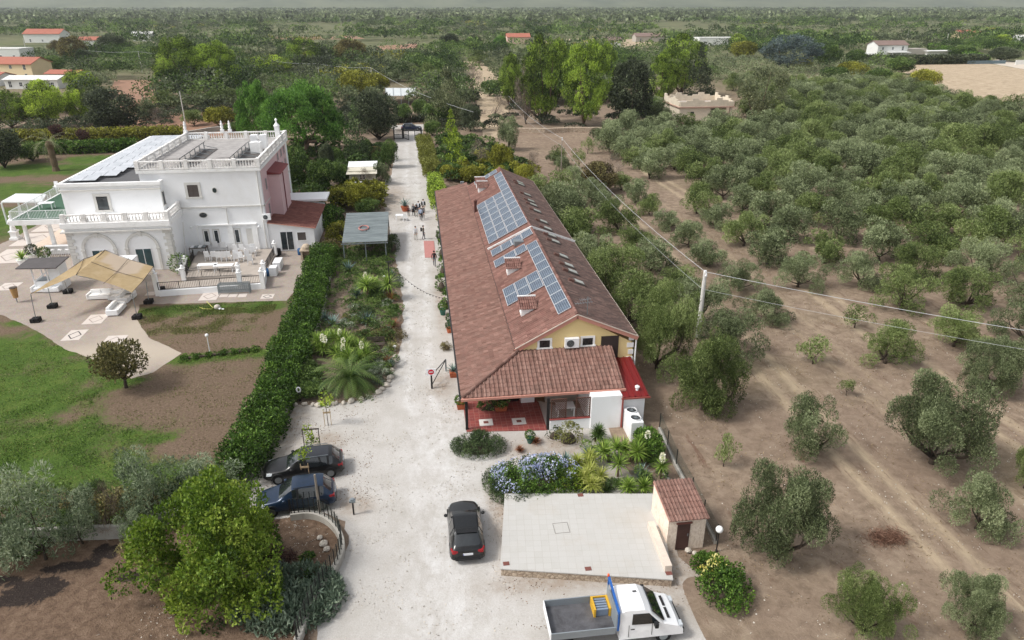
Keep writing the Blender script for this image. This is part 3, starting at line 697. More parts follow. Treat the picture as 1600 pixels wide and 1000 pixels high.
# arched front block with balcony
b = MB(); b.box(-37.6, 77.8, 0, -27.1, 81.2, 5.3); b.box(-37.6, 81.2, 0, -28.4, Y0, 5.3); b.box(-28.4, 81.2, 0, -27.1, Y0, 5.3); b.build('front_block_wall', WHITE, VI)
b = MB(); b.box(-37.85, 77.5, 5.0, -26.85, Y0-.02, 5.55); b.build('balcony_slab', WTRIM, VI)
b = MB(); b.box(-37.95, 77.42, 4.55, -26.8, 77.8, 4.68); b.build('string_course', STONE, VI)
baluster_run(VI, (-37.5, 77.8), (-27.1, 77.8), 5.55, .9, posts=5); baluster_run(VI, (-27.1, 78.2), (-27.1, 81.9), 5.55, .9, posts=1)
b = MB()
for (cx, fx) in ((-27.1, 1), (-37.6, -1)):
    for k in range(12):
        w_ = .75 if k % 2 else .5; z = .2+k*.36
        b.box(min(cx, cx-fx*w_), 77.72, z, max(cx, cx-fx*w_), 77.8, z+.33)
        if fx > 0: b.box(cx, 77.75, z, cx+.06, 77.8+w_, z+.33)
b.build('quoin', STONE, VI)
def archway(cx, w_=1.75, zc=2.6):
    m = MB(); r0, r1 = w_-.28, w_; y0, y1 = 77.66, 77.8
    A = np.linspace(0, math.pi, 19)
    for a0, a1 in zip(A[:-1], A[1:]):
        P = []
        for y in (y0, y1):
            pass
        q = [(cx+r*math.cos(a), zc+r*math.sin(a)) for (r, a) in ((r0, a0), (r1, a0), (r1, a1), (r0, a1))]
        m.hexa([(x, y0, z) for x, z in q]+[(x, y1, z) for x, z in q])
    for sg in (-1, 1):
        m.box(min(cx+sg*r0, cx+sg*r1), y0, .2, max(cx+sg*r0, cx+sg*r1), y1, zc-.16); m.box(min(cx+sg*(r0-.06), cx+sg*(r1+.06)), y0-.05, zc-.16, max(cx+sg*(r0-.06), cx+sg*(r1+.06)), y1, zc)
    m.box(cx-.18, y0-.05, zc+r0-.1, cx+.18, y1, zc+r1+.12)
    ar = m.build('arch_surround', STONE, VI); return ar
for cx in (-34.6, -30.2):
    archway(cx)
    r = window(VI, (cx, 77.79, 1.35), (1, 0, 0), 1.7, 2.3, WPAINT, WPAINT, TGLASS, 0, bars=(1, 0), name='french_window')
window(VI, (-34.6, 81.19, 6.75), (1, 0, 0), 1.15, 1.5, STONE, DARKM, GLASS, .3, bars=(0, 0))
window(VI, (-28.41+.02, 81.7-.02, 7.0), (0, 1, 0), .6, 1.4, STONE, DARKM, GLASS, .12, bars=(0, 0))
window(VI, (-25.3, Y0-.01, 7.55), (1, 0, 0), 1.15, 1.35, STONE, WOODD, M('brown_shutters', S(88, 80, 76), .7), .28, bars=(1, 1))
for x, z, r1, r2 in ((-23.0, 7.55, .22, .27), (-24.7, 4.75, .42, .28)):
    b = MB(); n = 20
    for (k, (ra, rb)) in enumerate(((r1+.07, r2+.07),)):
        b.v = [(x+ra*math.cos(2*math.pi*i/n), Y0-.05, z+rb*math.sin(2*math.pi*i/n)) for i in range(n)]+[(x+ra*math.cos(2*math.pi*i/n), Y0+.02, z+rb*math.sin(2*math.pi*i/n)) for i in range(n)]
        b.f = [tuple(range(n))]+[(i, (i+1) % n, n+(i+1) % n, n+i) for i in range(n)]; b.mi = [0]*len(b.f)
    o = b.build('oval_window', STONE, VI)
    b = MB(); b.v = [(x+r1*math.cos(2*math.pi*i/n), Y0-.058, z+r2*math.sin(2*math.pi*i/n)) for i in range(n)]; b.f = [tuple(range(n))]; b.mi = [0]; b.build('pane', GLASS, o)
# ground-floor front bays behind the chair terrace
b = MB()
for x0, x1 in ((-25.7, -25.55), (-22.3, -21.7), (-19.6, -19.0)): b.box(x0, Y0-.22, .5, x1, Y0-.003, 3.5)
b.box(-25.7, Y0-.26, 3.5, -19.0, Y0-.003, 3.62); b.build('pilaster', WTRIM, VI)
for x in (-24.75, -23.65, -21.35): window(VI, (x, Y0-.01, 2.15), (1, 0, 0), .52, 1.6, STONE, WPAINT, GLASS, .14, bars=(0, 0))
b = MB(); b.box(-20.9+.9-.3, Y0-.08, .5, -19.3, Y0-.004, 3.0); b.build('door_panel', STONE, VI)
b = MB(); b.tube([(-22.1, Y0-.1, .5), (-22.1, Y0-.1, 5.5), (-22.5, Y0-.1, 5.6)], .06, 6); b.tube([(-18.2, Y0-.1, .5), (-18.2, Y0-.1, ZT-.4)], .06, 6); b.tube([(-26.9, 80.6, .4), (-26.6, 80.9, 4.4)], .05, 6); b.build('downpipe', STONE, VI)
for x, z in ((-26.2, 3.4), (-18.8, 3.2)): b = MB(); b.ball((x, Y0-.15, z), .16, 8); b.build('wall_lamp', WPLAST, VI)
# pink side wall, shaft and low wing
b = MB(); b.box(X1, Y0+.5, .2, X1+.05, Y1-1.5, ZT-.4); b.build('pink_wall', PINK, VI)
b = MB(); b.box(X1+.05, 86.1, 0, -16.5, 91.6, 8.35); sh = b.build('pink_shaft', PINK, VI)
b = MB(); b.hexa([(X1+.05, 85.9, 8.35), (-16.3, 85.9, 8.35), (-16.3, 91.8, 8.35), (X1+.05, 91.8, 8.35), (X1+.05, 85.9, 8.75), (-16.3, 85.9, 8.4), (-16.3, 91.8, 8.4), (X1+.05, 91.8, 8.75)]); b.build('shaft_cap', M('dark_red_cap', S(122, 58, 58), .8), sh)
b = MB(); b.tube([(-16.42, 88, 3.4), (-16.42, 88, 8.2)], .06, 6); b.build('downpipe', M('dark_red_cap', S(122, 58, 58)), sh)
for y in (84.6, 93.5, 96.0, 98.2):
    for z in ((4.6, 7.6) if y < 90 else (7.4, 9.0)): window(VI, (X1+.06, y, z), (0, 1, 0), .8, .9 if y > 90 else 1.3, PINK, GALV, M('grey_shutter', S(140, 136, 136), .7), .1, bars=(0, 1))
b = MB(); b.hexa([(X1, 82.6, 0), (-12.75, 82.6, 0), (-12.75, 94.4, 0), (X1, 94.4, 0), (X1, 82.6, 3.45), (-12.75, 82.6, 2.65), (-12.75, 94.4, 2.65), (X1, 94.4, 3.45)]); b.build('side_wing_wall', WHITE, VI)
VS = Vector((-1, 0, .16)).normalized()
b = MB(); b.hexa([(X1+.05, 82.35, 3.5), (-12.5, 82.35, 2.68), (-12.5, 93.0, 2.68), (X1+.05, 93.0, 3.5), (X1+.05, 82.35, 3.6), (-12.5, 82.35, 2.78), (-12.5, 93.0, 2.78), (X1+.05, 93.0, 3.6)]); wr = b.build('side_wing_roof', PINKT, VI)
tiles('roof_tiles', (-12.5, 82.4, 2.78), (0, 1, 0), VS, 10.6, 5.3, TILE_D, wr, seed=8)
b = MB(); b.box(X1+.1, 93.1, 3.2, -12.3, 97, 3.45); b.build('flat_canopy_roof', WPAINT, VI)
r = window(VI, (-15.9, 82.59, 1.25), (1, 0, 0), 1.5, 2.3, WPAINT, WPAINT, GLASS, 0, bars=(1, 0), name='glazed_door'); window(VI, (-14.2, 82.59, 1.75), (1, 0, 0), .95, .95, WTRIM, WOODD, M('brown_shutters', S(88, 80, 76)), .06, bars=(0, 0))
acunit('air_conditioner', VI, (-17.75, 82.25, 4.0), .9, .7)
# raised side terrace with columns
b = MB(); b.box(-46.3, 84.2, 3.75, -38.62, 104, 4.3); b.build('side_terrace_slab', WTRIM, VI)
b = MB(); b.box(-46.1, 84.4, 4.3, -38.62, 103.8, 4.33); b.build('turf_mat', M('green_turf_mat', S(66, 98, 78), .95, .1, 20), VI)
for x, y, zb in ((-45.4, 85.3, 0), (-42.7, 85.3, 0), (-45.4, 94, 0), (-45.4, 103, 0)):
    b = MB(); b.box(x-.32, y-.32, zb, x+.32, y+.32, .2); b.lathe([(.27, 0), (.25, 1.2), (.21, 3.2), (.3, 3.35), (.32, 3.55)], (x, y, .2), 14); b.build('column', WTRIM, VI, smooth=False)
def railing(a, b_, z, h=1.0, sp=.16, mat=WPAINT, parent=VI, nm='railing', tr=.05, br=.022):
    a, b_ = Vector(a), Vector(b_); d = b_-a; L = d.length; m = MB(); n = int(L/sp)
    m.bar((a.x, a.y, z+h), (b_.x, b_.y, z+h), tr); m.bar((a.x, a.y, z+.1), (b_.x, b_.y, z+.1), tr*.8)
    for k in range(n+1):
        p = a+d*(k/n); m.bar((p.x, p.y, z+.1), (p.x, p.y, z+h), tr*1.2 if k % 12 == 0 else br)
    return m.build(nm, mat, parent)
railing((-46.1, 84.4), (-38.7, 84.4), 4.33); railing((-46.1, 84.5), (-46.1, 103.8), 4.33)
b = MB(); b.box(-46.5, 86.5, 0, -38.6, 104, .12); b.build('side_floor', M('peach_floor', S(214, 196, 180), .8), VI)
# ---------------------------------------------------------------- cars
def CARPAINT(name, col, metal=.5):
    g = NG(name); n = g.tex(3, 4, .6, g.objc())
    c = g.ramp(n, [(.3, sc3(col, .85)), (.7, sc3(col, 1.15))]); c = g.mix(g.ramp(g.tex(30, 3, .6, g.objc()), [(.5, 0.0), (.8, .12)]), c, (.35, .33, .3))
    return g.bsdf(c, .3, metal, spec=.4, coat=.35)
g = NG('car_glass'); CGL = g.bsdf(g.ramp(g.tex(2, 2, .5, g.objc()), [(.3, (.008, .010, .012)), (.7, (.02, .024, .026))]), .06, 0, spec=.9, coat=.5)
PLAST = M('black_trim', S(30, 30, 32), .6, .1, 6); TYRE = M('tyre_rubber', S(24, 24, 25), .9, .2, 10); RIM = M('alloy_rim', S(120, 124, 128), .35, .1, 5, .8)
TAIL = M('red_lamp_lens', S(150, 22, 30), .25, .1, 6); HEADL = M('lamp_lens', S(190, 196, 200), .15, .05, 6); PLATE = M('plate_white', S(222, 224, 228), .5, .03, 6); PBLUE = M('plate_blue', S(40, 66, 150), .5, .03, 6)
def car(name, label, cat, loc, rz, L, W, H, paint, roofm, kind='hatch', hood=.98, belt=.95, nose=.72):
    t = thing(name, label, cat, loc, rz); hw = W/2; h2 = L/2
    # (x, zbottom, zbelt, ztop, half width low, half width belt, half width top)
    if kind == 'wagon': rb, rt = -h2+.12, -h2+.62
    elif kind == 'crossover': rb, rt = -h2+.12, -h2+.95
    else: rb, rt = -h2+.10, -h2+.62
    ws0, ws1 = h2-L*.265, h2-L*.265-.85
    st = [(-h2, .38, .58, .66, hw*.80, hw*.74, hw*.62, 'b'), (-h2+.05, .26, .80, belt-.06, hw*.94, hw*.86, hw*.74, 'b'), (rb+.1, .22, belt-.02, belt+.06, hw*.98, hw*.90, hw*.76, 'b'),
          (rt, .22, belt, H-.05, hw, hw*.93, hw*.66, 'r'), (rt+.22, .22, belt, H-.015, hw, hw*.94, hw*.69, 'g'),
          (rt+.32, .22, belt, H-.01, hw, hw*.95, hw*.70, 'p'), (0-.2, .22, belt-.02, H+.01, hw, hw*.96, hw*.73, 'g'), (-.12, .22, belt-.02, H+.01, hw, hw*.96, hw*.73, 'p'),
          (ws1-.05, .22, belt-.03, H-.03, hw, hw*.95, hw*.71, 'g'), (ws0-.12, .22, belt-.03, hood+.02, hw, hw*.93, hw*.80, 'w'),
          (ws0+.05, .22, belt-.06, hood-.01, hw, hw*.92, hw*.80, 'b'), (h2-.55, .22, nose+.08, hood-.09, hw*.98, hw*.88, hw*.74, 'b'), (h2-.14, .24, nose-.02, nose+.1, hw*.90, hw*.78, hw*.64, 'b'), (h2, .34, .5, .60, hw*.70, hw*.62, hw*.5, 'b')]
    V = []; 
    for (x, zb, zs, zt, w0, w1, w2, k) in st:
        half = [(w0*.82, zb), (w0, zb+.16), (w0*1.0, (zb+zs)/2+.04), (w1, zs), (w2, zt-.035), (w2*.62, zt), ]
        row = [(x, 0, zb)]+[(x, y, z) for y, z in half]+[(x+(.06 if k in 'b' and x > 0 else 0), 0, zt+.012)]+[(x, -y, z) for y, z in reversed(half)]
        V.append(row)
    n = len(V[0]); me = bpy.data.meshes.new('cage'); vs = [p for r in V for p in r]; fs = []; mi = []
    for i in range(len(V)-1):
        for j in range(n):
            a = i*n+j; b_ = i*n+(j+1) % n; fs.append((a, b_, b_+n, a+n))
            jj = j if j < 7 else n-1-j; seg = st[i+1][7]
            m = 0
            if jj <= 1: m = 2
            if jj == 4 and seg in 'g' and i >= 3: m = 1
            if jj == 4 and seg == 'p': m = 2
            if jj >= 5 and seg == 'w': m = 1
            if jj >= 5 and st[i+1][7] == 'r': m = 1
            if jj >= 5 and seg in 'gp' and i >= 4: m = 3
            mi.append(m)
    fs.append(tuple(range(n))[::-1]); mi.append(2); fs.append(tuple((len(V)-1)*n+j for j in range(n))); mi.append(2)
    me.from_pydata(vs, [], fs)
    bm = bmesh.new(); bm.from_mesh(me)
    for f, k in zip(bm.faces, mi): f.material_index = k
    cl = bm.edges.layers.float.new('crease_edge')
    for e in bm.edges:
        ms = {f.material_index for f in e.link_faces}
        if len(ms) > 1: e[cl] = .55
    bm.to_mesh(me); bm.free()
    tmp = bpy.data.objects.new('cage', me); COL.objects.link(tmp); md = tmp.modifiers.new('s', 'SUBSURF'); md.levels = 2; md.render_levels = 2
    dg = bpy.context.evaluated_depsgraph_get(); ev = tmp.evaluated_get(dg).to_mesh()
    co = [tuple(v.co) for v in ev.vertices]; body = None
    for k, (nm, mt) in enumerate((('body', paint), ('windows', CGL), ('lower_trim', PLAST), ('roof', roofm))):
        ff = [tuple(p.vertices) for p in ev.polygons if p.material_index == k]
        used = sorted({i for f in ff for i in f}); mp = {i: q for q, i in enumerate(used)}
        m2 = bpy.data.meshes.new(nm); m2.from_pydata([co[i] for i in used], [], [tuple(mp[i] for i in f) for f in ff]); m2.materials.append(mt)
        m2.polygons.foreach_set('use_smooth', [True]*len(m2.polygons)); o = bpy.data.objects.new(nm, m2); COL.objects.link(o); o.parent = t
    bpy.data.objects.remove(tmp); bpy.data.meshes.remove(me)
    r = .34
    for wx in (-h2+.82, h2-.88):
        for sy in (1, -1):
            b = MB(); y = sy*(hw-.10)
            b.tube([(wx, y-.11*sy, r), (wx, y+.095*sy, r)], r, 20); o = b.build('wheel', TYRE, t, smooth=False)
            b = MB(); b.tube([(wx, y+.08*sy, r), (wx, y+.105*sy, r)], r*.62, 14)
            b.build('rim', RIM, o)
            b = MB(); A = np.linspace(-.05, math.pi+.05, 13)
            b.tube([(wx+(r+.06)*math.cos(a), sy*(hw-.03), r+.02+(r+.05)*math.sin(a)) for a in A], .035, 6); b.build('arch_trim', PLAST, t)
    for sy in (1, -1):
        b = MB(); b.ball((ws0-.45, sy*(hw+.09), belt+.06), .11, 8, (1, 1, .8)); b.build('mirror', PLAST if kind != 'hatch' else paint, t, smooth=True)
        b = MB(); b.hexa([(-h2+.03, sy*hw*.55, belt-.25), (-h2+.03, sy*hw*.86, belt-.25), (-h2+.32, sy*hw*.97, belt-.17), (-h2+.10, sy*hw*.55, belt-.17), (-h2+.05, sy*hw*.55, belt-.10), (-h2+.06, sy*hw*.84, belt-.08), (-h2+.36, sy*hw*.945, belt-.05), (-h2+.16, sy*hw*.6, belt-.08)])
        b.build('tail_light', TAIL, t, bevel=.015)
        b = MB(); b.hexa([(h2-.32, sy*hw*.62, nose-.08), (h2-.10, sy*hw*.52, nose-.1), (h2-.2, sy*hw*.84, nose-.1), (h2-.5, sy*hw*.95, nose-.06), (h2-.42, sy*hw*.6, nose+.07), (h2-.16, sy*hw*.5, nose+.02), (h2-.26, sy*hw*.8, nose+.03), (h2-.56, sy*hw*.88, nose+.06)])
        b.build('headlight', HEADL, t, bevel=.01)
        b = MB(); b.bar((rt+.25, sy*hw*.70, H+.03), (ws1-.15, sy*hw*.71, H+.02), .03, .03); b.build('roof_rail', PLAST if kind != 'wagon' else GALV, t)
    b = MB(); b.box(-h2-.012, -.26, .66, -h2+.03, .26, .77); pl = b.build('number_plate', PLATE, t); pl.rotation_euler = (0, R_(0), 0)
    b = MB(); b.box(-h2-.015, .215, .665, -h2-.011, .255, .765); b.build('plate_band', PBLUE, pl)
    b = MB(); b.box(-h2-.02, -hw*.72, .32, -h2+.2, hw*.72, .46); b.build('rear_bumper', PLAST, t, bevel=.03)
    if kind == 'crossover':
        b = MB(); b.hexa([(rt-.18, -hw*.6, H-.09), (rt+.1, -hw*.62, H-.02), (rt+.1, hw*.62, H-.02), (rt-.18, hw*.6, H-.09), (rt-.2, -hw*.6, H-.05), (rt+.1, -hw*.62, H+.03), (rt+.1, hw*.62, H+.03), (rt-.2, hw*.6, H-.05)]); b.build('spoiler', paint, t, bevel=.02)
    return t
BLK = CARPAINT('black_car_paint', S(16, 17, 19), .0); GRYB = CARPAINT('dark_grey_car_paint', S(20, 20, 22), .1); BLU = CARPAINT('blue_car_paint', S(26, 46, 70), .3); NAVY = CARPAINT('navy_car_paint', S(28, 38, 62), .5); WCAR = CARPAINT('white_car_paint', S(222, 224, 226), .0)
yr, yf = G(728, 873, .4).y, G(728, 780, .85).y
car('parked_car', 'black crossover parked on white gravel beside the pale tiled platform', 'car', (G(728, 835, .6).x, (yr+yf)/2, .02), R_(90), 4.4, 1.86, 1.55, BLK, CARPAINT('black_glass_roof', S(12, 15, 18), .0), 'crossover', 1.0, 1.0)
r0, f0 = G(538, 716, .7), G(411, 735, .6)
a0 = math.atan2(f0.y-r0.y, f0.x-r0.x)
car('parked_car', 'black estate car with silver window trim parked nose to the long hedge', 'car', ((r0.x+f0.x)/2, (r0.y+f0.y)/2, .02), a0, (f0-r0).length-.1, 1.86, 1.5, GRYB, CARPAINT('charcoal_roof', S(46, 48, 54), .3), 'wagon', .95, .95)
r0 = G(525, 764, .7); u = Vector((math.cos(a0), math.sin(a0), 0)); c0 = r0+u*2.25
car('parked_car', 'metallic blue hatchback parked beside the black estate car', 'car', (c0.x, c0.y, .02), a0, 4.45, 1.86, 1.58, BLU, BLU, 'hatch', 1.0, 1.0)
c0 = G(643, 205, .0)
car('parked_car', 'dark navy car stopped across the far end of the drive beyond the gate', 'car', (c0.x, c0.y+1.0, .02), R_(-2), 4.6, 1.85, 1.6, NAVY, NAVY, 'hatch', 1.0, 1.0)
c0 = G(572, 301, 0)
car('parked_car', 'white car half hidden by bushes beside the small cream cabin', 'car', (c0.x-.3, c0.y+.6, .02), R_(0), 4.3, 1.8, 1.5, WCAR, WCAR, 'hatch', 1.0, .98)
# ---------------------------------------------------------------- flatbed truck at the bottom edge
yF = G(960, 908, 2.05).y; xb0 = G(848, 930, 1.25).x; xb1 = G(940, 930, 1.3).x; xc0 = G(955, 915, 2.0).x; xc1 = xc0+2.5
TK = thing('flatbed_truck', 'white cab pickup truck with open grey drop side bed and blue headboard', 'truck', (0, 0, 0)); YW = 1.95; yN = yF-YW
prof = [(xc0, .45), (xc0, 1.2), (xc0+.02, 1.95), (xc0+.25, 2.08), (xc0+1.15, 2.05), (xc0+1.45, 1.85), (xc0+2.05, 1.28), (xc0+2.75, 1.05), (xc0+2.98, .75), (xc0+3.0, .45)]
b = MB(); rows = []
for k in range(9):
    f = k/8*2-1; yy = (yF+yN)/2+f*YW/2; inset = (abs(f)**3)
    rows.append([(x, yy if z < 1.25 else (yF+yN)/2+f*YW/2*(1-.18*min(1, (z-1.2)/.85)), z-(.10*inset if z > 1 else 0)) for x, z in prof])
b.grid(rows); 
for side in (rows[0], rows[-1]): b.quad(*(side if side is rows[-1] else side[::-1]))
cb = b.build('cab', WPAINT, TK, smooth=False)
b = MB()
def cabpt(x, y, z): return (x, y, z)
ym = (yF+yN)/2
b.hexa([(xc0+1.50, ym-.75, 1.80), (xc0+2.05, ym-.86, 1.26), (xc0+2.05, ym+.86, 1.26), (xc0+1.50, ym+.75, 1.80), (xc0+1.54, ym-.73, 1.84), (xc0+2.10, ym-.84, 1.30), (xc0+2.10, ym+.84, 1.30), (xc0+1.54, ym+.73, 1.84)]); b.build('windscreen', CGL, TK)
for s_ in (1, -1): b = MB(); b.hexa([(xc0+.55, ym+s_*.93, 1.28), (xc0+1.85, ym+s_*.95, 1.25), (xc0+1.85, ym+s_*.97, 1.25), (xc0+.55, ym+s_*.95, 1.28), (xc0+.6, ym+s_*.83, 1.8), (xc0+1.35, ym+s_*.83, 1.78), (xc0+1.35, ym+s_*.86, 1.78), (xc0+.6, ym+s_*.86, 1.8)]); b.build('side_window', CGL, TK)
b = MB(); b.box(xc0+.85, ym+.18, 2.085, xc0+1.02, ym+.26, 2.10); b.build('roof_mark', DARKM, cb)
b = MB()
for s_ in (.35, -.35): b.box(xc0+2.3, ym+s_-.3, 1.17, xc0+2.42, ym+s_+.3, 1.205)
b.build('bonnet_vent', DARKM, cb)
for s_ in (1, -1): b = MB(); b.box(xc0+1.55, ym+s_*1.0, 1.2, xc0+1.72, ym+s_*1.22, 1.45); b.build('mirror', PLAST, TK, bevel=.02)
BEDG = M('worn_bed_floor', S(104, 104, 108), .6, .35, 2.5, .3, stain=S(52, 50, 52), stainamt=.7)
SIDEG = M('grey_side_board', S(148, 156, 162), .5, .1, 1.5, .3)
b = MB(); b.box(xb0, yN+.02, .82, xc0-.12, yF-.02, .9); b.build('bed_floor', BEDG, TK)
b = MB(); b.box(xb0, yF-.03, .9, xc0-.2, yF+.02, 1.28); b.build('far_side_board', SIDEG, TK)
b = MB(); b.box(xb0, yN-.02, .9, xc0-.2, yN+.03, 1.28); b.build('near_side_board', SIDEG, TK)
b = MB(); b.box(xb0-.04, yN, .85, xb0, yF, 1.28); b.build('tail_board', WPAINT, TK)
BLUEP = M('blue_paint', S(40, 96, 170), .5, .15, 5)
b = MB(); b.box(xc0-.14, yN+.1, .9, xc0-.08, yF, 1.9); b.build('headboard', SIDEG, TK)
b = MB(); b.bar((xc0-.06, yN+.1, 2.0), (xc0-.06, yF+.05, 2.3), .1, .12); b.bar((xc0-.1, yF, .95), (xc0-.06, yF+.03, 2.3), .07); b.bar((xc0-.06, yN+.1, .95), (xc0-.06, yN+.1, 2.0), .07); b.build('blue_rack', BLUEP, TK)
b = MB(); b.lathe([(.06, 0), (.06, .05), (.055, .12), (.02, .16)], (xc0-.08, yF+.06, 2.33), 10); b.build('beacon', M('orange_lens', S(232, 96, 50), .3), TK)
YELP = M('yellow_paint', S(214, 168, 52), .6, .15, 5)
b = MB(); 
for x in (xc0-.95, xc0-.24): b.box(x, yF-.95, .9, x+.09, yF-.12, 1.38)
b.box(xc0-.95, yF-.16, .9, xc0-.15, yF-.1, 1.36); b.build('tool_box_frame', YELP, TK)
b = MB()
for k in range(5): b.box(xc0-.84, yF-.9+k*.15, .92, xc0-.27, yF-.80+k*.15, 1.3)
b.build('tool_box', M('grey_blue_panel', S(128, 142, 160), .5, .15, 3), TK)
b = MB(); b.box(xb0+.1, ym-.4, .5, xc0+2.4, ym+.4, .82); b.build('chassis', DARKM, TK)
b = MB()
for s_ in (1, -1):
    for x in (xc0+.42, xc0+1.5): b.bar((x, ym+s_*.985, .6), (x, ym+s_*.955, 1.28), .018)
    b.bar((xc0+.5, ym+s_*.99, 1.05), (xc0+.68, ym+s_*.99, 1.05), .03)
b.build('door_seam', DARKM, cb)
b = MB(); b.box(xc0+2.85, ym-.9, .42, xc0+3.08, ym+.9, .68); b.build('front_bumper', PLAST, TK, bevel=.03)
for s_ in (1, -1): b = MB(); b.box(xc0+2.78, ym+s_*.72-.16, .72, xc0+3.0, ym+s_*.72+.16, .92); b.build('headlight', HEADL, TK, bevel=.03)
for wx in (xb0+.75, xc0+2.1):
    for s_ in (1, -1):
        b = MB(); b.tube([(wx, ym+s_*.72, .36), (wx, ym+s_*.94, .36)], .36, 18); o = b.build('wheel', TYRE, TK)
        b = MB(); b.tube([(wx, ym+s_*.93, .36), (wx, ym+s_*.955, .36)], .2, 12); b.build('rim', GALV, o)
# ---------------------------------------------------------------- people
SKIN = M('skin', S(196, 150, 124), .6, .06, 10)
CL = {}
def cloth(n, c): 
    if n not in CL: CL[n] = M('cloth_'+n, c, .9, .15, 8)
    return CL[n]
def person(label, px, py, top, legs, hair, h=1.72, face=-90, stride=.18, skirt=False, bag=None, shoes=S(40, 36, 34), jacket=None, group='people walking on the gravel drive'):
    p = G(px, py); t = thing('person', label, 'person', (p.x, p.y, .015), R_(face), group)
    k = h/1.72; J = {}
    def j(n, x, y, z, r): J[n] = ((x*k, y*k, z*k), r*k)
    s = stride
    j('pel', 0, 0, .95, .14); j('waist', 0, 0, 1.08, .125); j('chest', .01, 0, 1.28, .15); j('neckb', 0, 0, 1.44, .075); j('neck', .015, 0, 1.50, .052); j('jaw', .03, 0, 1.56, .07); j('head', .015, 0, 1.63, .098); j('crown', 0, 0, 1.70, .06); j('nose', .118, 0, 1.605, .014)
    for sg, n in ((1, 'l'), (-1, 'r')):
        f = s*sg
        j('hip'+n, 0, .09*sg, .90, .10); j('knee'+n, f*.6+.04, .10*sg, .50, .066); j('ank'+n, f-.03*(sg < 0), .10*sg, .10, .042); j('heel'+n, f-.04, .10*sg, .045, .034); j('toe'+n, f+.16, .12*sg, .03, .03)
        j('sho'+n, 0, .175*sg, 1.40, .062); j('elb'+n, -f*.3-.03, .25*sg, 1.12, .044); j('wri'+n, -f*.7+.08, .25*sg, .88, .030); j('palm'+n, -f*.8+.10, .25*sg, .80, .034)
        for q in range(4): j('fin%d%s' % (q, n), -f*.8+.12+.012*(q == 1)+(.03 if q < 2 else .02), (.25+(q-1.5)*.019)*sg, .72+.008*abs(q-1.4), .0085)
        j('thu'+n, -f*.8+.155, .215*sg, .785, .010)
    E = [('pel', 'waist'), ('waist', 'chest'), ('chest', 'neckb'), ('neckb', 'neck'), ('neck', 'jaw'), ('jaw', 'head'), ('head', 'crown'), ('head', 'nose')]
    for n in 'lr':
        E += [('pel', 'hip'+n), ('hip'+n, 'knee'+n), ('knee'+n, 'ank'+n), ('ank'+n, 'heel'+n), ('heel'+n, 'toe'+n), ('neckb', 'sho'+n), ('sho'+n, 'elb'+n), ('elb'+n, 'wri'+n), ('wri'+n, 'palm'+n), ('palm'+n, 'thu'+n)]+[('palm'+n, 'fin%d%s' % (q, n)) for q in range(4)]
    names = list(J); me = bpy.data.meshes.new('sk'); me.from_pydata([J[n][0] for n in names], [(names.index(a), names.index(b)) for a, b in E], [])
    tmp = bpy.data.objects.new('sk', me); COL.objects.link(tmp); tmp.modifiers.new('s', 'SKIN'); sub = tmp.modifiers.new('u', 'SUBSURF'); sub.levels = 1
    for i, n in enumerate(names):
        v = me.skin_vertices[0].data[i]; v.radius = (J[n][1],)*2; v.use_root = n == 'pel'
    ev = tmp.evaluated_get(bpy.context.evaluated_depsgraph_get()).to_mesh()
    b = MB(); b.v = [tuple(v.co) for v in ev.vertices]; b.f = [tuple(q.vertices) for q in ev.polygons]
    P = np.array([J[n][0] for n in names])
    for q in ev.polygons:
        c = np.array(q.center); n = names[int(np.argmin(((P-c)**2).sum(1)))]
        if n in ('neck', 'jaw', 'head', 'crown', 'nose') or n[:4] == 'palm' or n[:3] in ('fin', 'thu'): m = 0
        elif n[:4] in ('heel', ) or n[:3] == 'toe': m = 3
        elif n[:3] in ('hip', 'ank') or n[:4] == 'knee' or n == 'pel': m = 2
        else: m = 1
        b.mi.append(m)
    bpy.data.objects.remove(tmp)
    b.build('body', [SKIN, cloth(*top), cloth(*legs), cloth('shoe', shoes)], t, smooth=True)
    m = MB(); m.ball((-.005*k, 0, 1.655*k), .108*k, 10, (1, 1, .95)); m.v = [(x-(.02 if z < 1.64*k else 0)*0, y, z) for x, y, z in m.v]
    m.f2 = []; keep = [f for f in m.f if not (sum(m.v[i][0] for i in f)/len(f) > .045*k and sum(m.v[i][2] for i in f)/len(f) < 1.665*k) and sum(m.v[i][2] for i in f)/len(f) > 1.57*k]
    m.f = keep; m.mi = [0]*len(keep); m.build('hair', cloth(*hair), t, smooth=True)
    if jacket:
        m = MB()
        rows = []
        for z, rx, ry in ((.92, .17, .22), (1.1, .155, .20), (1.28, .175, .225), (1.42, .12, .19)):
            rows.append([(rx*k*math.cos(a), ry*k*math.sin(a), z*k) for a in np.linspace(R_(35), R_(325), 16)])
        m.grid(rows); m.build('jacket', cloth(*jacket), t, smooth=True)
        for sg in (1, -1):
            m = MB(); q = [J['sho'+'lr'[sg < 0]], J['elb'+'lr'[sg < 0]], J['wri'+'lr'[sg < 0]]]; m.tube([Vector(a[0]) for a in q], [q[0][1]*1.2, q[1][1]*1.35, q[2][1]*1.45], 8); m.build('sleeve', cloth(*jacket), t, smooth=True)
    if skirt: m = MB(); m.lathe([(.25*k, .55*k), (.21*k, .8*k), (.15*k, 1.05*k)], (0, 0, 0), 14); m.build('skirt', cloth(*legs), t, smooth=True)
    if bag: m = MB(); m.box(-.34*k, -.15*k, 1.02*k, -.14*k, .15*k, 1.45*k); m.build('backpack', cloth(*bag), t, bevel=.05)
    return t
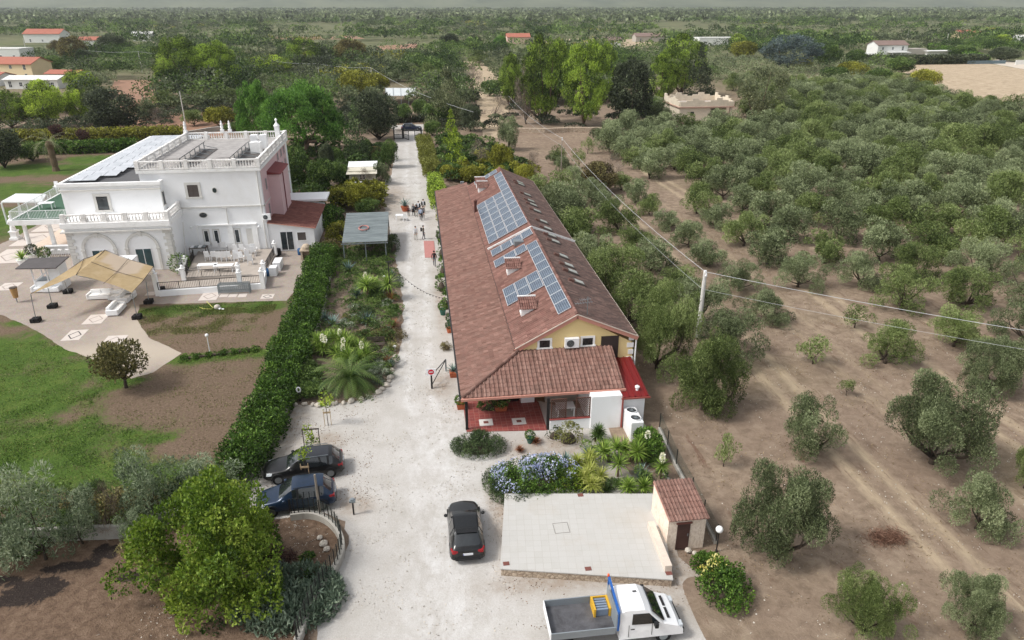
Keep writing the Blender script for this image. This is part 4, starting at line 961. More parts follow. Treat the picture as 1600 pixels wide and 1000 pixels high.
BK = ('black', S(30, 29, 32)); WH = ('white', S(228, 230, 234)); LG = ('light_grey', S(190, 186, 178)); GY = ('grey', S(98, 98, 104)); BLH = ('dark_hair', S(38, 30, 26)); GHH = ('grey_hair', S(120, 114, 108)); DR = ('dark_red', S(96, 34, 34)); PB = ('pale_blue', S(176, 190, 214)); BR = ('khaki', S(112, 104, 92)); NV = ('navy', S(36, 40, 58))
person('person in an open black jacket over a white shirt, rearmost of the group', 662, 331, WH, LG, BLH, 1.8, -90, .12, jacket=BK)
person('person in a grey top and black skirt at the left of the group', 646.5, 337, GY, BK, GHH, 1.66, -80, .1, skirt=True)
person('person in a black top and pale trousers, middle of the group', 650.5, 339, BK, LG, BLH, 1.7, -60, .12)
person('person in a white shirt under a navy coat behind the middle of the group', 654.5, 334, WH, GY, BLH, 1.76, -110, .1, jacket=NV)
person('person in a pale blue shirt and black trousers walking at the front', 658, 344.5, PB, BK, GHH, 1.74, 90, .24)
person('person in dark clothes beside the pale blue shirt', 661.5, 341.5, GY, BK, BLH, 1.7, -90, .14)
person('small person in a dark red top beside the terracotta pot', 638.6, 337.5, DR, BK, BLH, 1.38, -90, .08)
person('person in a white top and grey trousers standing on open gravel', 650, 374.5, WH, LG, BLH, 1.7, -70, .1)
person('person in khaki with a black backpack', 662, 374, BR, GY, BLH, 1.76, 0, .12, bag=BK)
person('person in a black jacket by the salmon doormat at the farmhouse wall', 679, 416, BK, GY, BLH, 1.78, 80, .16)
# ---------------------------------------------------------------- villa furniture and garden things
def sofa(label, px, py, rz, L=2.0):
    p = G(px, py); t = thing('sofa', label, 'sofa', (p.x, p.y, .02), rz, 'white sofas on the paving'); w = L/2
    b = MB(); b.box(-w, 0, .08, w, .85, .36); b.build('base', WPLAST, t, bevel=.03)
    b = MB(); b.box(-w, .86, .08, w, 1.05, .82); b.build('backrest', WPLAST, t, bevel=.05)
    for s_ in (-1, 1): b = MB(); b.box(min(s_*w, s_*(w+.2)), 0, .08, max(s_*w, s_*(w+.2)), 1.05, .62); b.build('armrest', WPLAST, t, bevel=.05)
    for s_ in (-1, 1):
        b = MB(); b.box(min(s_*.02, s_*(w-.02)), .02, .365, max(s_*.02, s_*(w-.02)), .66, .5); b.build('seat_cushion', WPLAST, t, bevel=.05)
        b = MB(); b.box(min(s_*.02, s_*(w-.02)), .68, .4, max(s_*.02, s_*(w-.02)), .86, .88); b.build('back_cushion', WPLAST, t, bevel=.06)
    return t
sofa('white sofa under the canopy, left of the pair facing the camera', 156, 469, 0); sofa('white sofa under the canopy, right of the pair facing the camera', 189, 470, 0)
sofa('white sofa seen from its side nearest the front canopy pole', 192, 487, R_(90), 1.9); sofa('white sofa side on, behind the front sideways sofa', 207, 468, R_(90), 1.9)
sofa('white sofa beside the little bar kiosk, left of two', 62, 458, 0, 1.2); sofa('white sofa beside the little bar kiosk, right of two', 80, 458, 0, 1.2)
# tensile canopy
TC = thing('shade_canopy', 'large straw coloured shade canopy stretched on thin poles over the white sofas', 'canopy', (0, 0, 0))
g = NG('straw_netting'); p = g.pos()
wv = g.n('ShaderNodeTexWave'); wv.inputs['Scale'].default_value = 6; wv.inputs['Distortion'].default_value = 3; g.l(p, wv.inputs[0])
c = g.ramp(g.tex(1.1, 7, .7, p, .6), [(.3, S(182, 160, 124)), (.55, S(198, 178, 142)), (.75, S(210, 192, 160))])
c = g.mix(g.math('MULTIPLY', wv.outputs['Fac'], .3), c, S(176, 144, 100))
c = g.mix(g.attr('patch'), c, S(206, 190, 172))
NET = g.bsdf(c, .9, 0, wv.outputs['Fac'], .3, .02, .1, trans=.35)
def surf(name, A, B, C, D, sag, mat, parent, n=14, bow=0, patch=None):
    """A-B front edge, D-C back edge"""
    rows = []; tn = []
    for i in range(n+1):
        v = i/n; row = []
        for j in range(n+1):
            u = j/n; q = A.lerp(B, u).lerp(D.lerp(C, u), v); q = q+Vector((0, 0, -sag*4*u*(1-u)*(1-.4*abs(v-.5)*2)+.02*math.sin(9*u+7*v)+.03*math.sin(5*v-4*u)))
            q = q+(C-B+D-A)*.5*bow*4*u*(1-u)*(1-v)
            row.append(q)
        rows.append(row)
    b = MB(); b.grid(rows); o = b.build(name, mat, parent, smooth=True)
    at = o.data.attributes.new('patch', 'FLOAT', 'POINT'); at.data.foreach_set('value', [(patch(j/n, i/n) if patch else 0.0) for i in range(n+1) for j in range(n+1)])
    return o
qA, qB, qC, qD, qE, qF = G(48, 460, 2.85), G(119, 430, 3.6), G(206, 458, 2.7), G(240, 417, 2.85), G(164, 391, 3.9), G(131, 405, 3.7)
surf('netting', qA, qB, qE, qF, .1, NET, TC, bow=.08)
surf('netting', qB, qC, qD, qE, .18, NET, TC, bow=.10, patch=lambda u, v: .9 if (v > .52+.1*math.sin(9*u) and .12 < u < .8) else 0)
b = MB()
for a, b2 in ((qA, qF), (qB, qE), (qC, qD), (qF, qE), (qE, qD), (qB, qF), (qB.lerp(qC, .5), qE.lerp(qD, .5)), (qB.lerp(qE, .5), qC.lerp(qD, .5))):
    b.tube([a+Vector((0, 0, .04)), a.lerp(b2, .5)+Vector((0, 0, -.10)), b2+Vector((0, 0, .04))], .022, 5)
b.build('edge_rope', WOODD, TC)
for (bx, by), top in (((57, 506), qA), ((215, 501), qC), ((251, 458), qD), ((83, 484), G(75, 450, 2.4)), ((107, 461), G(101, 440, 2.6)), ((233, 477), G(228, 440, 2.2)), ((172, 445), qB)):
    p = G(bx, by-3); t = bpy.data.objects.new
    b = MB(); b.tube([(p.x, p.y, .02), tuple(top)], .035, 6); po = b.build('pole', GALV, TC)
    if (bx, by) != (172, 445):
        b = MB()
        for dx, dy in ((-.2, -.18), (.2, -.15), (-.15, .2), (.18, .18)): b.box(p.x+dx-.2, p.y+dy-.18, .02, p.x+dx+.2, p.y+dy+.18, .42+.1*dx)
        b.build('ballast_bag', BLACKR, po, bevel=.06)
# white awning by the french window
p = G(190, 408, 2.3); q = G(222, 396, 2.3)
t = thing('awning_table', 'white square topped gazebo frame behind the straw canopy', 'gazebo', (0, 0, 0))
x0, x1, y0, y1 = p.x-.8, q.x-.2, p.y-1.2, p.y+1.6
b = MB(); b.hexa([(x0, y0, 2.3), (x1, y0, 2.3), (x1, y1, 2.3), (x0, y1, 2.3), (x0, y0, 2.4), (x1, y0, 2.4), (x1, y1, 2.4), (x0, y1, 2.4)]); b.build('canopy_top', WPAINT, t)
for x in (x0+.05, x1-.05):
    for y in (y0+.05, y1-.05): b = MB(); b.box(x-.04, y-.04, .02, x+.04, y+.04, 2.3); b.build('leg', WPAINT, t)
# kiosk
KI = thing('bar_kiosk', 'small white bar kiosk with a dark slate coloured flat roof', 'kiosk', (0, 0, 0))
ra, rb_, rc, rd = G(24, 421, 2.6), G(87, 420, 2.6), G(108, 402, 2.75), G(45, 405, 2.75)
b = MB(); b.hexa([ra, rb_, rc, rd]+[v+Vector((0, 0, .1)) for v in (ra, rb_, rc, rd)]); b.build('roof', M('slate_boards', S(92, 88, 88), .85, .2, 1.5), KI)
kx0, kx1, ky0, ky1 = ra.x+1.1, rb_.x-.2, ra.y+.5, rc.y-.5
b = MB(); b.box(kx0, ky0, .02, kx1, ky0+.1, 1.05); b.box(kx0, ky0+.1, .02, kx0+.1, ky1, 1.05); b.build('counter', WHITE, KI)
b = MB(); b.box(kx1-1.1, ky0+.1, .02, kx1, ky1, 2.58); b.build('side_cabin', WHITE, KI)
for x, y in ((kx0+.05, ky0), (kx0+.05, ky1), (kx1-1.2, ky0)):
    b = MB(); b.box(x-.05, y-.05, .02, x+.05, y+.05, 2.6); b.build('post', WPAINT, KI)
b = MB(); b.bar((kx0+.1, ky0-.03, 1.1), (kx1-1.2, ky0-.03, 2.0), .07, .12); b.build('brace', WPAINT, KI)
b = MB(); b.box(kx0+.2, ky0+.3, 1.0, kx1-1.2, ky1-.3, 1.06); b.build('worktop', GALV, KI)
# wicker bin
p = G(45, 470); t = thing('wicker_bin', 'tan wicker litter bin standing left of the bar kiosk', 'bin', (p.x-.9, p.y-.3, .02))
b = MB(); b.lathe([(.22, 0), (.28, .5), (.33, 1.0)], (0, 0, .5), 12); b.build('basket', M('tan_wicker', S(176, 140, 92), .8, .25, 12), t); b = MB(); b.lathe([(.05, 0), (.05, .5)], (0, 0, 0), 8); b.build('stem', GALV, t)
b = MB(); b.lathe([(.34, 0), (.36, .06), (.3, .07)], (0, 0, 1.5), 12); b.build('rim', WOODD, t)
# bar with stools under the raised terrace
p = G(97, 384, 1.1)
t = thing('bar_counter', 'long white bar counter beneath the raised side terrace', 'counter', (p.x, p.y, .12))
b = MB(); b.box(-1.9, -.3, .98, 1.9, .3, 1.06); b.build('counter_top', WPAINT, t); b = MB(); b.box(-1.7, .0, 0, 1.7, .2, .98); b.build('front_panel', WPAINT, t)
for k in range(5):
    q = thing('bar_stool', 'white high bar stool lined up along the white counter', 'stool', (p.x-1.6+k*.78, p.y-.75, .12), 0, 'bar stools at the white counter')
    b = MB(); b.box(-.18, -.18, .72, .18, .18, .77); b.build('seat', WPLAST, q)
    for sx in (-1, 1):
        for sy in (-1, 1): b = MB(); b.bar((sx*.2, sy*.2, 0), (sx*.16, sy*.16, .72), .035); b.build('leg', WPAINT, q)
# statue
p = G(25, 374); t = thing('garden_statue', 'tall white robed statue on a plinth at the edge of the paving', 'statue', (p.x, p.y, 0))
b = MB(); b.box(-.5, -.5, 0, .5, .5, .3); b.box(-.36, -.36, .3, .36, .36, 1.0); b.box(-.45, -.45, 1.0, .45, .45, 1.12); b.build('plinth', WTRIM, t)
b = MB(); b.lathe([(.30, 0), (.33, .15), (.25, .6), (.22, .95), (.27, 1.25), (.25, 1.4), (.1, 1.52), (.08, 1.58), (.13, 1.68), (.14, 1.78), (.11, 1.9), (.02, 1.95)], (0, 0, 1.12), 12)
b.tube([(.22, 0, 2.45), (.34, -.1, 2.1), (.12, -.25, 1.95)], [.08, .07, .05], 7); b.tube([(-.22, 0, 2.45), (-.33, -.08, 2.15), (-.22, -.2, 1.9)], [.08, .07, .05], 7); b.build('figure', WTRIM, t, smooth=True)
# white pergola left
c4 = [G(2, 317, 2.9), G(66, 317, 2.9), G(73, 305, 2.9), G(25, 304.5, 2.9)]
t = thing('white_pergola', 'flat white pergola at the left edge of the grass', 'pergola', (0, 0, 0))
b = MB(); b.hexa(c4+[v+Vector((0, 0, .18)) for v in c4]); b.build('roof', WPAINT, t)
for v in c4: b = MB(); b.box(v.x-.09, v.y-.09, 0, v.x+.09, v.y+.09, 2.9); b.build('post', WPAINT, t)
# white table and chair on the raised terrace
def chair(label, loc, rz, group):
    t = thing('white_chair', label, 'chair', loc, rz, group)
    b = MB(); b.box(-.24, -.24, .42, .24, .24, .46); b.build('seat', WPLAST, t)
    b = MB(); b.hexa([(-.24, .2, .46), (.24, .2, .46), (.24, .24, .46), (-.24, .24, .46), (-.23, .3, 1.02), (.23, .3, 1.02), (.23, .34, 1.02), (-.23, .34, 1.02)]); b.build('backrest', WPLAST, t)
    for sx in (-1, 1):
        for sy in (-1, 1): b = MB(); b.bar((sx*.23, sy*.23, 0), (sx*.2, sy*.2, .42), .045); b.build('leg', WPLAST, t)
    return t
def table(label, loc, rz, L, W, H=.74, mat=WPLAST, group=None, name='white_table'):
    t = thing(name, label, 'table', loc, rz, group)
    b = MB(); b.box(-L/2, -W/2, H-.05, L/2, W/2, H); b.build('table_top', mat, t)
    for sx in (-1, 1):
        for sy in (-1, 1): x, y = sx*(L/2-.08), sy*(W/2-.08); b = MB(); b.box(x-.035, y-.035, 0, x+.035, y+.035, H-.05); b.build('leg', mat, t)
    return t
p = G(100, 300, 4.33); table('white table standing on the green turf of the raised terrace', (p.x, p.y, 4.33), 0, 1.6, .9)
p = G(74, 326, 4.33); table('white table behind the front railing of the raised terrace', (p.x, p.y, 4.33), 0, 1.6, .9)
p = G(88, 296, 4.33); chair('white chair beside the turf table on the raised terrace', (p.x, p.y, 4.33), 0, None)
# chair terrace in front of the villa
TR = thing('raised_terrace', 'raised white walled terrace crowded with white chairs before the villa', 'terrace', (0, 0, 0))
e = [G(250, 463), G(412, 451)]
b = MB(); b.prism([(-24.9, 73.2), (-17.0, 73.2), (-17.0, 82.28), (-26.0, 82.28)], 0, .5); b.build('terrace_base', M('beige_terrace', S(176, 166, 156), .9, .15, 1), TR)
b = MB(); b.bar((e[0].x, e[0].y, .3), (e[1].x, e[1].y, .3), .3, .6); b.bar((e[1].x, e[1].y, .45), (-16.9, 73.4, .45), .3, .9); b.build('retaining_wall', WHITE, TR)
b = MB(); b.hexa([(e[0].x, e[0].y+.2, .02), (e[1].x-.2, e[1].y+.2, .02), (-17.2, 73.2, .02), (-24.9, 73.2, .02), (e[0].x, e[0].y+.2, .1), (e[1].x-.2, e[1].y+.2, .4), (-17.2, 73.2, .5), (-24.9, 73.2, .3)]); b.build('ramp', M('beige_terrace', S(176, 166, 156)), TR)
BF = M('black_rail', S(44, 42, 42), .6, .1, 6)
railing((e[0].x, e[0].y), (e[1].x, e[1].y), .6, .85, .16, BF, TR, tr=.05, br=.02)
railing((-25.0, 73.1), (-19.4, 73.3), .5, .9, .15, BF, TR, tr=.05, br=.02); railing((-17.0, 74), (-17.0, 80), .5, .9, .15, BF, TR)
railing((-25.0, 73.3), (-25.8, 80), .5, .9, .15, BF, TR)
def gatepost(x, y, z0, h):
    b = MB(); b.box(x-.2, y-.2, z0, x+.2, y+.2, z0+h); b.box(x-.25, y-.25, z0+h, x+.25, y+.25, z0+h+.08); o = b.build('post', WTRIM, TR)
    b = MB(); b.ball((x, y, z0+h+.24), .17, 8); b.build('ball_finial', WTRIM, o, smooth=True)
gatepost(e[0].x-.2, e[0].y+.2, 0, 2.3); gatepost(e[1].x, e[1].y, 0, 1.9)
for x, y in ((-25.0, 73.1), (-19.5, 73.2), (-25.6, 76.2), (-17.0, 73.6), (-17.0, 80.4)): gatepost(x, y, .3, 1.35)
gatepost((e[0].x*.22+e[1].x*.78), (e[0].y*.22+e[1].y*.78), 0, 1.9)
cs = [(585, 470), (660, 465), (745, 470), (822, 430), (820, 480), (870, 500), (940, 495), (1000, 500), (1055, 490), (575, 570), (632, 570), (690, 575), (737, 575), (792, 570), (868, 560), (925, 575), (985, 560), (1010, 610), (1040, 520), (868, 590)]
rr = random.Random(3)
CH0 = None
for i, (zx, zy) in enumerate(cs):
    p = G(240+zx/6.667, 320+zy/6.667+1.5, .5)
    if CH0 is None: CH0 = reg(chair('white plastic chair crowded with others on the villa terrace', (0, 0, 0), 0, 'white chairs crowded on the terrace'))
    put(CH0, (p.x, p.y, .5), R_(180+rr.uniform(-14, 14)), 1.2, 'white plastic chair crowded with others on the villa terrace', 'white chairs crowded on the terrace', 'chair')
p = G(325, 424, .5); table('long white table behind the inner black railing, left one', (p.x, p.y+.2, .5), 0, 2.0, .8)
p = G(350, 425, .5); table('long white table behind the inner black railing, right one', (p.x, p.y+.2, .5), 0, 2.0, .8)
p = G(312, 397, .5); t = table('dark barbecue table cluttered with grey trays at the terrace corner', (p.x, p.y, .5), 0, 1.9, 1.0, .85, WOODD, name='barbecue_table')
for k in range(4):
    b = MB(); b.box(-.8+k*.42, -.35, .86, -.45+k*.42, .3, .96); b.build('tray', GALV if k % 2 else WPLAST, t)
t = thing('metal_barrier_stack', 'galvanised metal crowd barriers stacked against the low terrace wall', 'barriers', (0, 0, 0)); p = G(368, 457)
for k in range(4):
    b = MB(); y = p.y-.5+k*.22; b.bar((p.x-1.5, y, 1.05), (p.x+1.5, y, 1.05), .05); b.bar((p.x-1.5, y, .25), (p.x+1.5, y, .25), .05)
    for j in range(16): x = p.x-1.5+j*.2; b.bar((x, y, .25), (x, y, 1.05), .022)
    b.bar((p.x-1.5, y, 0), (p.x-1.5, y, 1.05), .05); b.bar((p.x+1.5, y, 0), (p.x+1.5, y, 1.05), .05); b.build('barrier_panel', GALV, t)
for px_, py_, L_, lb in ((427, 432, 1.0, 'small white chest freezer in front of the longer one'), (433, 424, 1.9, 'long white chest freezer by the terrace steps')):
    p = G(px_, py_); t = thing('chest_freezer', lb, 'freezer', (p.x, p.y+L_/2, .02)); b = MB(); b.box(-.4, -L_/2, 0, .4, L_/2, .85); b.build('cabinet', WPLAST, t, bevel=.03); b = MB(); b.box(-.41, -L_/2-.01, .86, .41, L_/2+.01, .94); b.build('lid', WPAINT, t, bevel=.02)
BLP = M('blue_plastic', S(34, 84, 130), .5, .1, 5)
for px_, py_, r_, h_, mt, nm, lb in ((420, 431, .3, .8, BLP, 'blue_drum', 'blue plastic drum beside the small freezer'), (469, 398, .26, .75, BLP, 'blue_canister', 'blue canister against the side wing wall'), (433, 399, .5, .8, BLACKR, 'covered_grill', 'round black covered grill by the side wing door')):
    p = G(px_, py_); b = MB(); b.lathe([(r_*.9, 0), (r_, .08), (r_, h_*.45), (r_*1.04, h_*.5), (r_, h_*.55), (r_*.97, h_*.92), (r_*.6, h_), (.05, h_+.02)], (0, 0, 0), 14); tag(b.build(nm, mt, None, smooth=True, loc=(p.x, p.y, .02)), lb, nm.split('_')[1])
p = G(480, 405); t = thing('garden_oven', 'beige plaster garden oven at the corner of the side wing', 'oven', (p.x, p.y+.2, .02)); b = MB(); b.box(-.6, -.5, 0, -.4, .5, 1.0); b.box(.4, -.5, 0, .6, .5, 1.0); b.box(-.4, .3, 0, .4, .5, 1.0); b.build('base', M('beige_canvas', S(186, 170, 150), .9, .2), t); b = MB(); b.box(-.7, -.6, 1.0, .7, .6, 1.15); b.lathe([(.5, 0), (.5, .3), (.3, .55), (.05, .62)], (0, 0, 1.15), 12); b.build('dome', M('beige_canvas', S(186, 170, 150)), t)
# pots with plants near the kiosk get their planters here
def pot(label, px, py, r, h, mat, name='plant_pot', z=0, sq=False, grp=None):
    p = G(px, py, z); t = thing(name, label, 'plant pot', (p.x, p.y, z+.02), 0, grp); b = MB()
    if sq: b.hexa([(-r*.8, -r*.8, 0), (r*.8, -r*.8, 0), (r*.8, r*.8, 0), (-r*.8, r*.8, 0), (-r, -r, h), (r, -r, h), (r, r, h), (-r, r, h)])
    else: b.lathe([(r*.65, 0), (r*.9, h*.6), (r, h*.9), (r*1.08, h*.92), (r*1.08, h), (r*.9, h)], (0, 0, 0), 14)
    b.build('pot', mat, t); return t
# lamps
def globe_lamp(label, px, py, h, r=.16, base=.0):
    p = G(px, py); t = thing('globe_lamp', label, 'lamp', (p.x, p.y, 0))
    b = MB(); b.lathe([(.07, 0), (.07, .1), (.035, .14), (.035, h-r)], (0, 0, 0), 8); b.build('post', WPAINT if base == 0 else DARKM, t)
    b = MB(); b.ball((0, 0, h), r, 12); b.build('globe', M('opal_globe', S(246, 246, 246), .3, .02, 2), t, smooth=True)
globe_lamp('white globe lamp on a white post beside the lawn path', 328, 550, 1.55, .15); globe_lamp('white globe lamp on a dark post by the stone hut', 1119, 862, 1.5, .2, 1)
p = G(553, 804); t = thing('path_light', 'short black path light on the gravel near the curved wall', 'lamp', (p.x, p.y, 0)); b = MB(); b.lathe([(.05, 0), (.05, .9)], (0, 0, 0), 8); b.build('post', DARKM, t); b = MB(); b.box(-.17, -.12, .9, .17, .12, 1.05); b.box(-.1, -.1, 1.05, .1, .1, 1.13); b.build('lamp_head', GALV, t, bevel=.02)
p = G(469, 627); t = thing('path_light', 'black path light with white oval head beside the rock edging', 'lamp', (p.x, p.y, 0)); b = MB(); b.lathe([(.09, 0), (.09, .8)], (0, 0, 0), 8); b.build('post', DARKM, t)
b = MB(); b.tube([(.13*math.cos(a), -.02, .98+.2*math.sin(a)) for a in np.linspace(0, 2*math.pi, 17)], .055, 6, caps=False); b.build('lamp_head', WPLAST, t)
p = G(611, 470); pt = Vector((p.x, p.y, 4.1)); t = thing('light_mast', 'tall thin black mast in the garden bed carrying string lights', 'mast', (p.x, p.y, 0)); b = MB(); b.lathe([(.06, 0), (.045, 4.1)], (0, 0, 0), 8); b.build('pole', DARKM, t); b = MB(); b.box(-.25, -.06, 4.0, .3, .06, 4.08); b.build('bracket', DARKM, t)
q = Vector((1.9, 58.5, 2.8)); t = thing('string_lights', 'string of tiny bulbs hanging across the drive from mast to farmhouse', 'string lights', (0, 0, 0))
pts = [pt.lerp(q, i/20)+Vector((0, 0, -1.7*4*(i/20)*(1-i/20)*.5)) for i in range(21)]; b = MB(); b.tube(pts, .012, 4); b.build('cable', DARKM, t)
for v in pts[1:-1]: b = MB(); b.ball((v.x, v.y, v.z-.06), .05, 6); b.build('bulb', DARKM, t)
# barrier with no entry sign
p = G(675, 607); q = G(697, 580); t = thing('drive_barrier', 'open swing barrier with a red no entry sign at the drive edge', 'barrier', (0, 0, 0))
b = MB(); b.box(p.x-.07, p.y-.07, 0, p.x+.07, p.y+.07, 1.25); b.build('post', DARKM, t); b = MB(); b.box(q.x-.06, q.y-.06, 0, q.x+.06, q.y+.06, 1.05); b.build('post', GALV, t)
b = MB(); b.bar((p.x, p.y, 1.1), (q.x, q.y, 1.05), .05); b.bar((p.x, p.y, .3), (q.x, q.y, 1.0), .05); b.build('arm', DARKM, t)
b = MB(); b.box(p.x-.38, p.y-.13, 1.2, p.x+.36, p.y-.09, 1.75); sg = b.build('sign_plate', WPAINT, t)
def disc(x, y, z, r, n=24): 
    b = MB(); b.v = [(x+r*math.cos(2*math.pi*i/n), y, z+r*math.sin(2*math.pi*i/n)) for i in range(n)]; b.f = [tuple(range(n))]; b.mi = [0]; return b
disc(p.x-.01, p.y-.135, 1.48, .22).build('red_disc', M('signal_red', S(206, 40, 58), .5, .03), sg); b = MB(); b.box(p.x-.15, p.y-.145, 1.45, p.x+.13, p.y-.138, 1.52); b.build('white_bar', WPAINT, sg)
# table and chair on the drive, red mat, bench
p = G(625, 344); table('small white table on the gravel beside the metal roofed shelter', (p.x, p.y, .01), R_(-5), 1.1, .8)
p = G(634, 345); chair('white garden chair beside the small table on the gravel', (p.x, p.y, .01), R_(160), None)
a = PX([(662, 377), (678, 377), (681, 403), (664, 403)]); b = MB(); b.prism([(v.x, v.y) for v in reversed(a)], .02, .06); tag(b.build('door_mat', M('salmon_mat', S(184, 128, 122), .9, .12), None), 'salmon coloured mat laid on the gravel beside the farmhouse', 'mat')
def bench(label, px, py, rz=0):
    p = G(px, py); t = thing('garden_bench', label, 'bench', (p.x, p.y, .02), rz)
    b = MB(); [b.box(-.75, -.25+k*.14, .42, .75, -.14+k*.14, .45) for k in range(4)]; b.build('seat', WOODD, t); b = MB(); [b.box(-.75, .28, .55+k*.15, .75, .31, .66+k*.15) for k in range(3)]; b.build('backrest', WOODD, t)
    for x in (-.7, .66): b = MB(); b.box(x, -.24, 0, x+.05, -.18, .42); b.box(x, .26, 0, x+.05, .32, .98); b.bar((x+.02, -.24, .6), (x+.02, .3, .62), .05); b.build('side_frame', WOODD, t)
bench('weathered wooden bench in the garden bed facing the drive', 588, 545, R_(0))
p = G(584, 569); t = thing('wooden_crate', 'dark slatted wooden crate in the bed behind the palm', 'crate', (p.x, p.y, .02)); b = MB(); b.box(-.5, -.2, 0, .5, .2, .1); [b.box(-.5, -.22, .14+k*.14, .5, -.18, .24+k*.14) for k in range(2)]; [b.box(-.5, .18, .14+k*.14, .5, .22, .24+k*.14) for k in range(2)]; b.build('slats', WOODD, t)
# ---------------------------------------------------------------- platform and stone hut
SL = PX([(790, 772), (1027, 772), (1050, 905), (783, 888)], .5); zs = .5
PF = thing('tiled_platform', 'low rectangular platform topped with pale cream tiles beside the drive', 'platform', (0, 0, 0))
poly = [SL[3], SL[2], SL[1], SL[0]]
g = NG('rubble_stone'); p = g.pos(); v = g.n('ShaderNodeTexVoronoi'); v.feature = 'DISTANCE_TO_EDGE'; v.inputs['Scale'].default_value = 4.5; g.l(g.math('ADD', 0, 0), v.inputs['W']) if 0 else None; g.l(p, v.inputs[0])
c = g.ramp(g.tex(3, 6, .7, p), [(.3, S(150, 130, 112)), (.6, S(196, 180, 160)), (.8, S(216, 204, 188))]); c = g.mix(g.ramp(v.outputs[0], [(0, .75), (.09, 0.0)]), c, S(104, 90, 78)); c = g.mix(g.ramp(g.tex(1.4, 6, .75, p), [(.55, 0.0), (.7, .5)]), c, S(120, 112, 100))
RUB = g.bsdf(c, .95, 0, v.outputs[0], .9, .06, .1)
b = MB(); b.prism([(v.x, v.y) for v in poly], 0, zs-.05); b.build('rubble_base', RUB, PF)
g = NG('cream_tiles'); p = g.pos(); mp = g.n('ShaderNodeMapping'); g.l(p, mp.inputs[0]); mp.inputs['Rotation'].default_value = (0, 0, R_(5.5)); br = g.n('ShaderNodeTexBrick'); br.offset = 0; br.inputs['Scale'].default_value = 1; br.inputs['Brick Width'].default_value = .42; br.inputs['Row Height'].default_value = .42; br.inputs['Mortar Size'].default_value = .006
br.inputs['Color1'].default_value = (*S(183, 181, 176), 1); br.inputs['Color2'].default_value = (*S(189, 187, 183), 1); br.inputs['Mortar'].default_value = (*S(160, 154, 144), 1); g.l(mp.outputs[0], br.inputs[0])
c = g.mix(g.ramp(g.tex(.8, 7, .7, p, .4), [(.35, .85), (.62, 0.0)]), br.outputs[0], S(188, 186, 182)); c = g.mix(g.ramp(g.tex(.35, 6, .7, p), [(.5, 0.0), (.75, .5)]), c, S(176, 166, 152))
cen = sum((Vector(v) for v in SL), Vector())/4
ov = [cen+(Vector(v)-cen)*1.012 for v in poly]
b = MB(); b.prism([(v.x, v.y) for v in ov], zs-.05, zs+.01); b.build('tiled_top', g.bsdf(c, .7, 0, spec=.3), PF)
for px_, py_ in ((907, 774), (791, 881), (919, 889), (1045, 896)):
    q = G(px_, py_, zs); b = MB(); b.box(q.x-.16, q.y-.13, zs+.012, q.x+.16, q.y+.13, zs+.03); b.build('floor_light', M('brown_inset', S(120, 74, 66)), PF)
q = G(877, 825, zs); b = MB(); h_ = .42
for a_ in ((-h_, -h_, h_, -h_+.03), (-h_, h_-.03, h_, h_), (-h_, -h_+.03, -h_+.03, h_-.03), (h_-.03, -h_+.03, h_, h_-.03)): b.box(q.x+a_[0], q.y+a_[1], zs+.011, q.x+a_[2], q.y+a_[3], zs+.018)
b.build('hatch_frame', M('grey_line', S(130, 126, 120), .7), PF)
LW = thing('low_rendered_wall', 'low pale wall joining the stone hut to the tiled platform edge', 'wall', (0, 0, 0)); a_, b2 = G(1028, 838, .9), G(1045, 884, .9); b = MB(); b.bar((a_.x, a_.y+1.2, .45), (b2.x, b2.y, .45), .36, .9); b.build('wall_body', M('cream_render', S(216, 202, 188), .9, .1), LW)
HU = thing('stone_hut', 'small stone hut with a tiled lean-to roof and brown metal door', 'hut', (0, 0, 0))
hx0, hx1, hy0, hy1 = 11.95, 14.0, 28.35, 31.0
b = MB(); b.hexa([(hx0, hy0, 0), (hx1, hy0, 0), (hx1, hy1, 0), (hx0, hy1, 0), (hx0, hy0, 2.05), (hx1, hy0, 2.05), (hx1, hy1, 2.45), (hx0, hy1, 2.45)])
g = NG('rough_stone_render'); p = g.pos(); n_ = g.tex(5, 8, .75, g.scalev(p, (1.6, 1.6, .8)), .5); c = g.ramp(n_, [(.3, S(200, 178, 158)), (.55, S(238, 222, 206)), (.75, S(246, 236, 224))]); ST2 = g.bsdf(c, .95, 0, n_, .5, .08, .1)
b.build('wall', ST2, HU)
b = MB(); b.hexa([(hx0-.05, hy0-.15, 2.06), (hx1+.08, hy0-.15, 2.06), (hx1+.08, hy1, 2.5), (hx0-.05, hy1, 2.5), (hx0-.05, hy0-.15, 2.12), (hx1+.08, hy0-.15, 2.12), (hx1+.08, hy1, 2.56), (hx0-.05, hy1, 2.56)]); hr = b.build('roof', PINKT, HU)
tiles('roof_tiles', (hx0-.05, hy0-.2, 2.13), (1, 0, 0), (0, 1, .155), hx1-hx0+.13, hy1-hy0+.25, TILE_A, hr, per=.2, course=.42, amp=.06)
b = MB(); b.box(hx0+.5, hy0-.04, .05, hx0+1.2, hy0-.003, 1.75); d_ = b.build('door', M('rusty_door', S(82, 56, 50), .7, .25, 2, stain=S(50, 40, 38), stainamt=.7), HU); b = MB(); b.box(hx0+.42, hy0-.07, 1.76, hx0+1.28, hy0-.003, 1.86); b.build('lintel', M('brown_inset', S(120, 74, 66)), HU)
b = MB(); b.box(hx0+1.08, hy0-.08, .95, hx0+1.12, hy0-.04, 1.1); b.build('handle', GALV, d_)
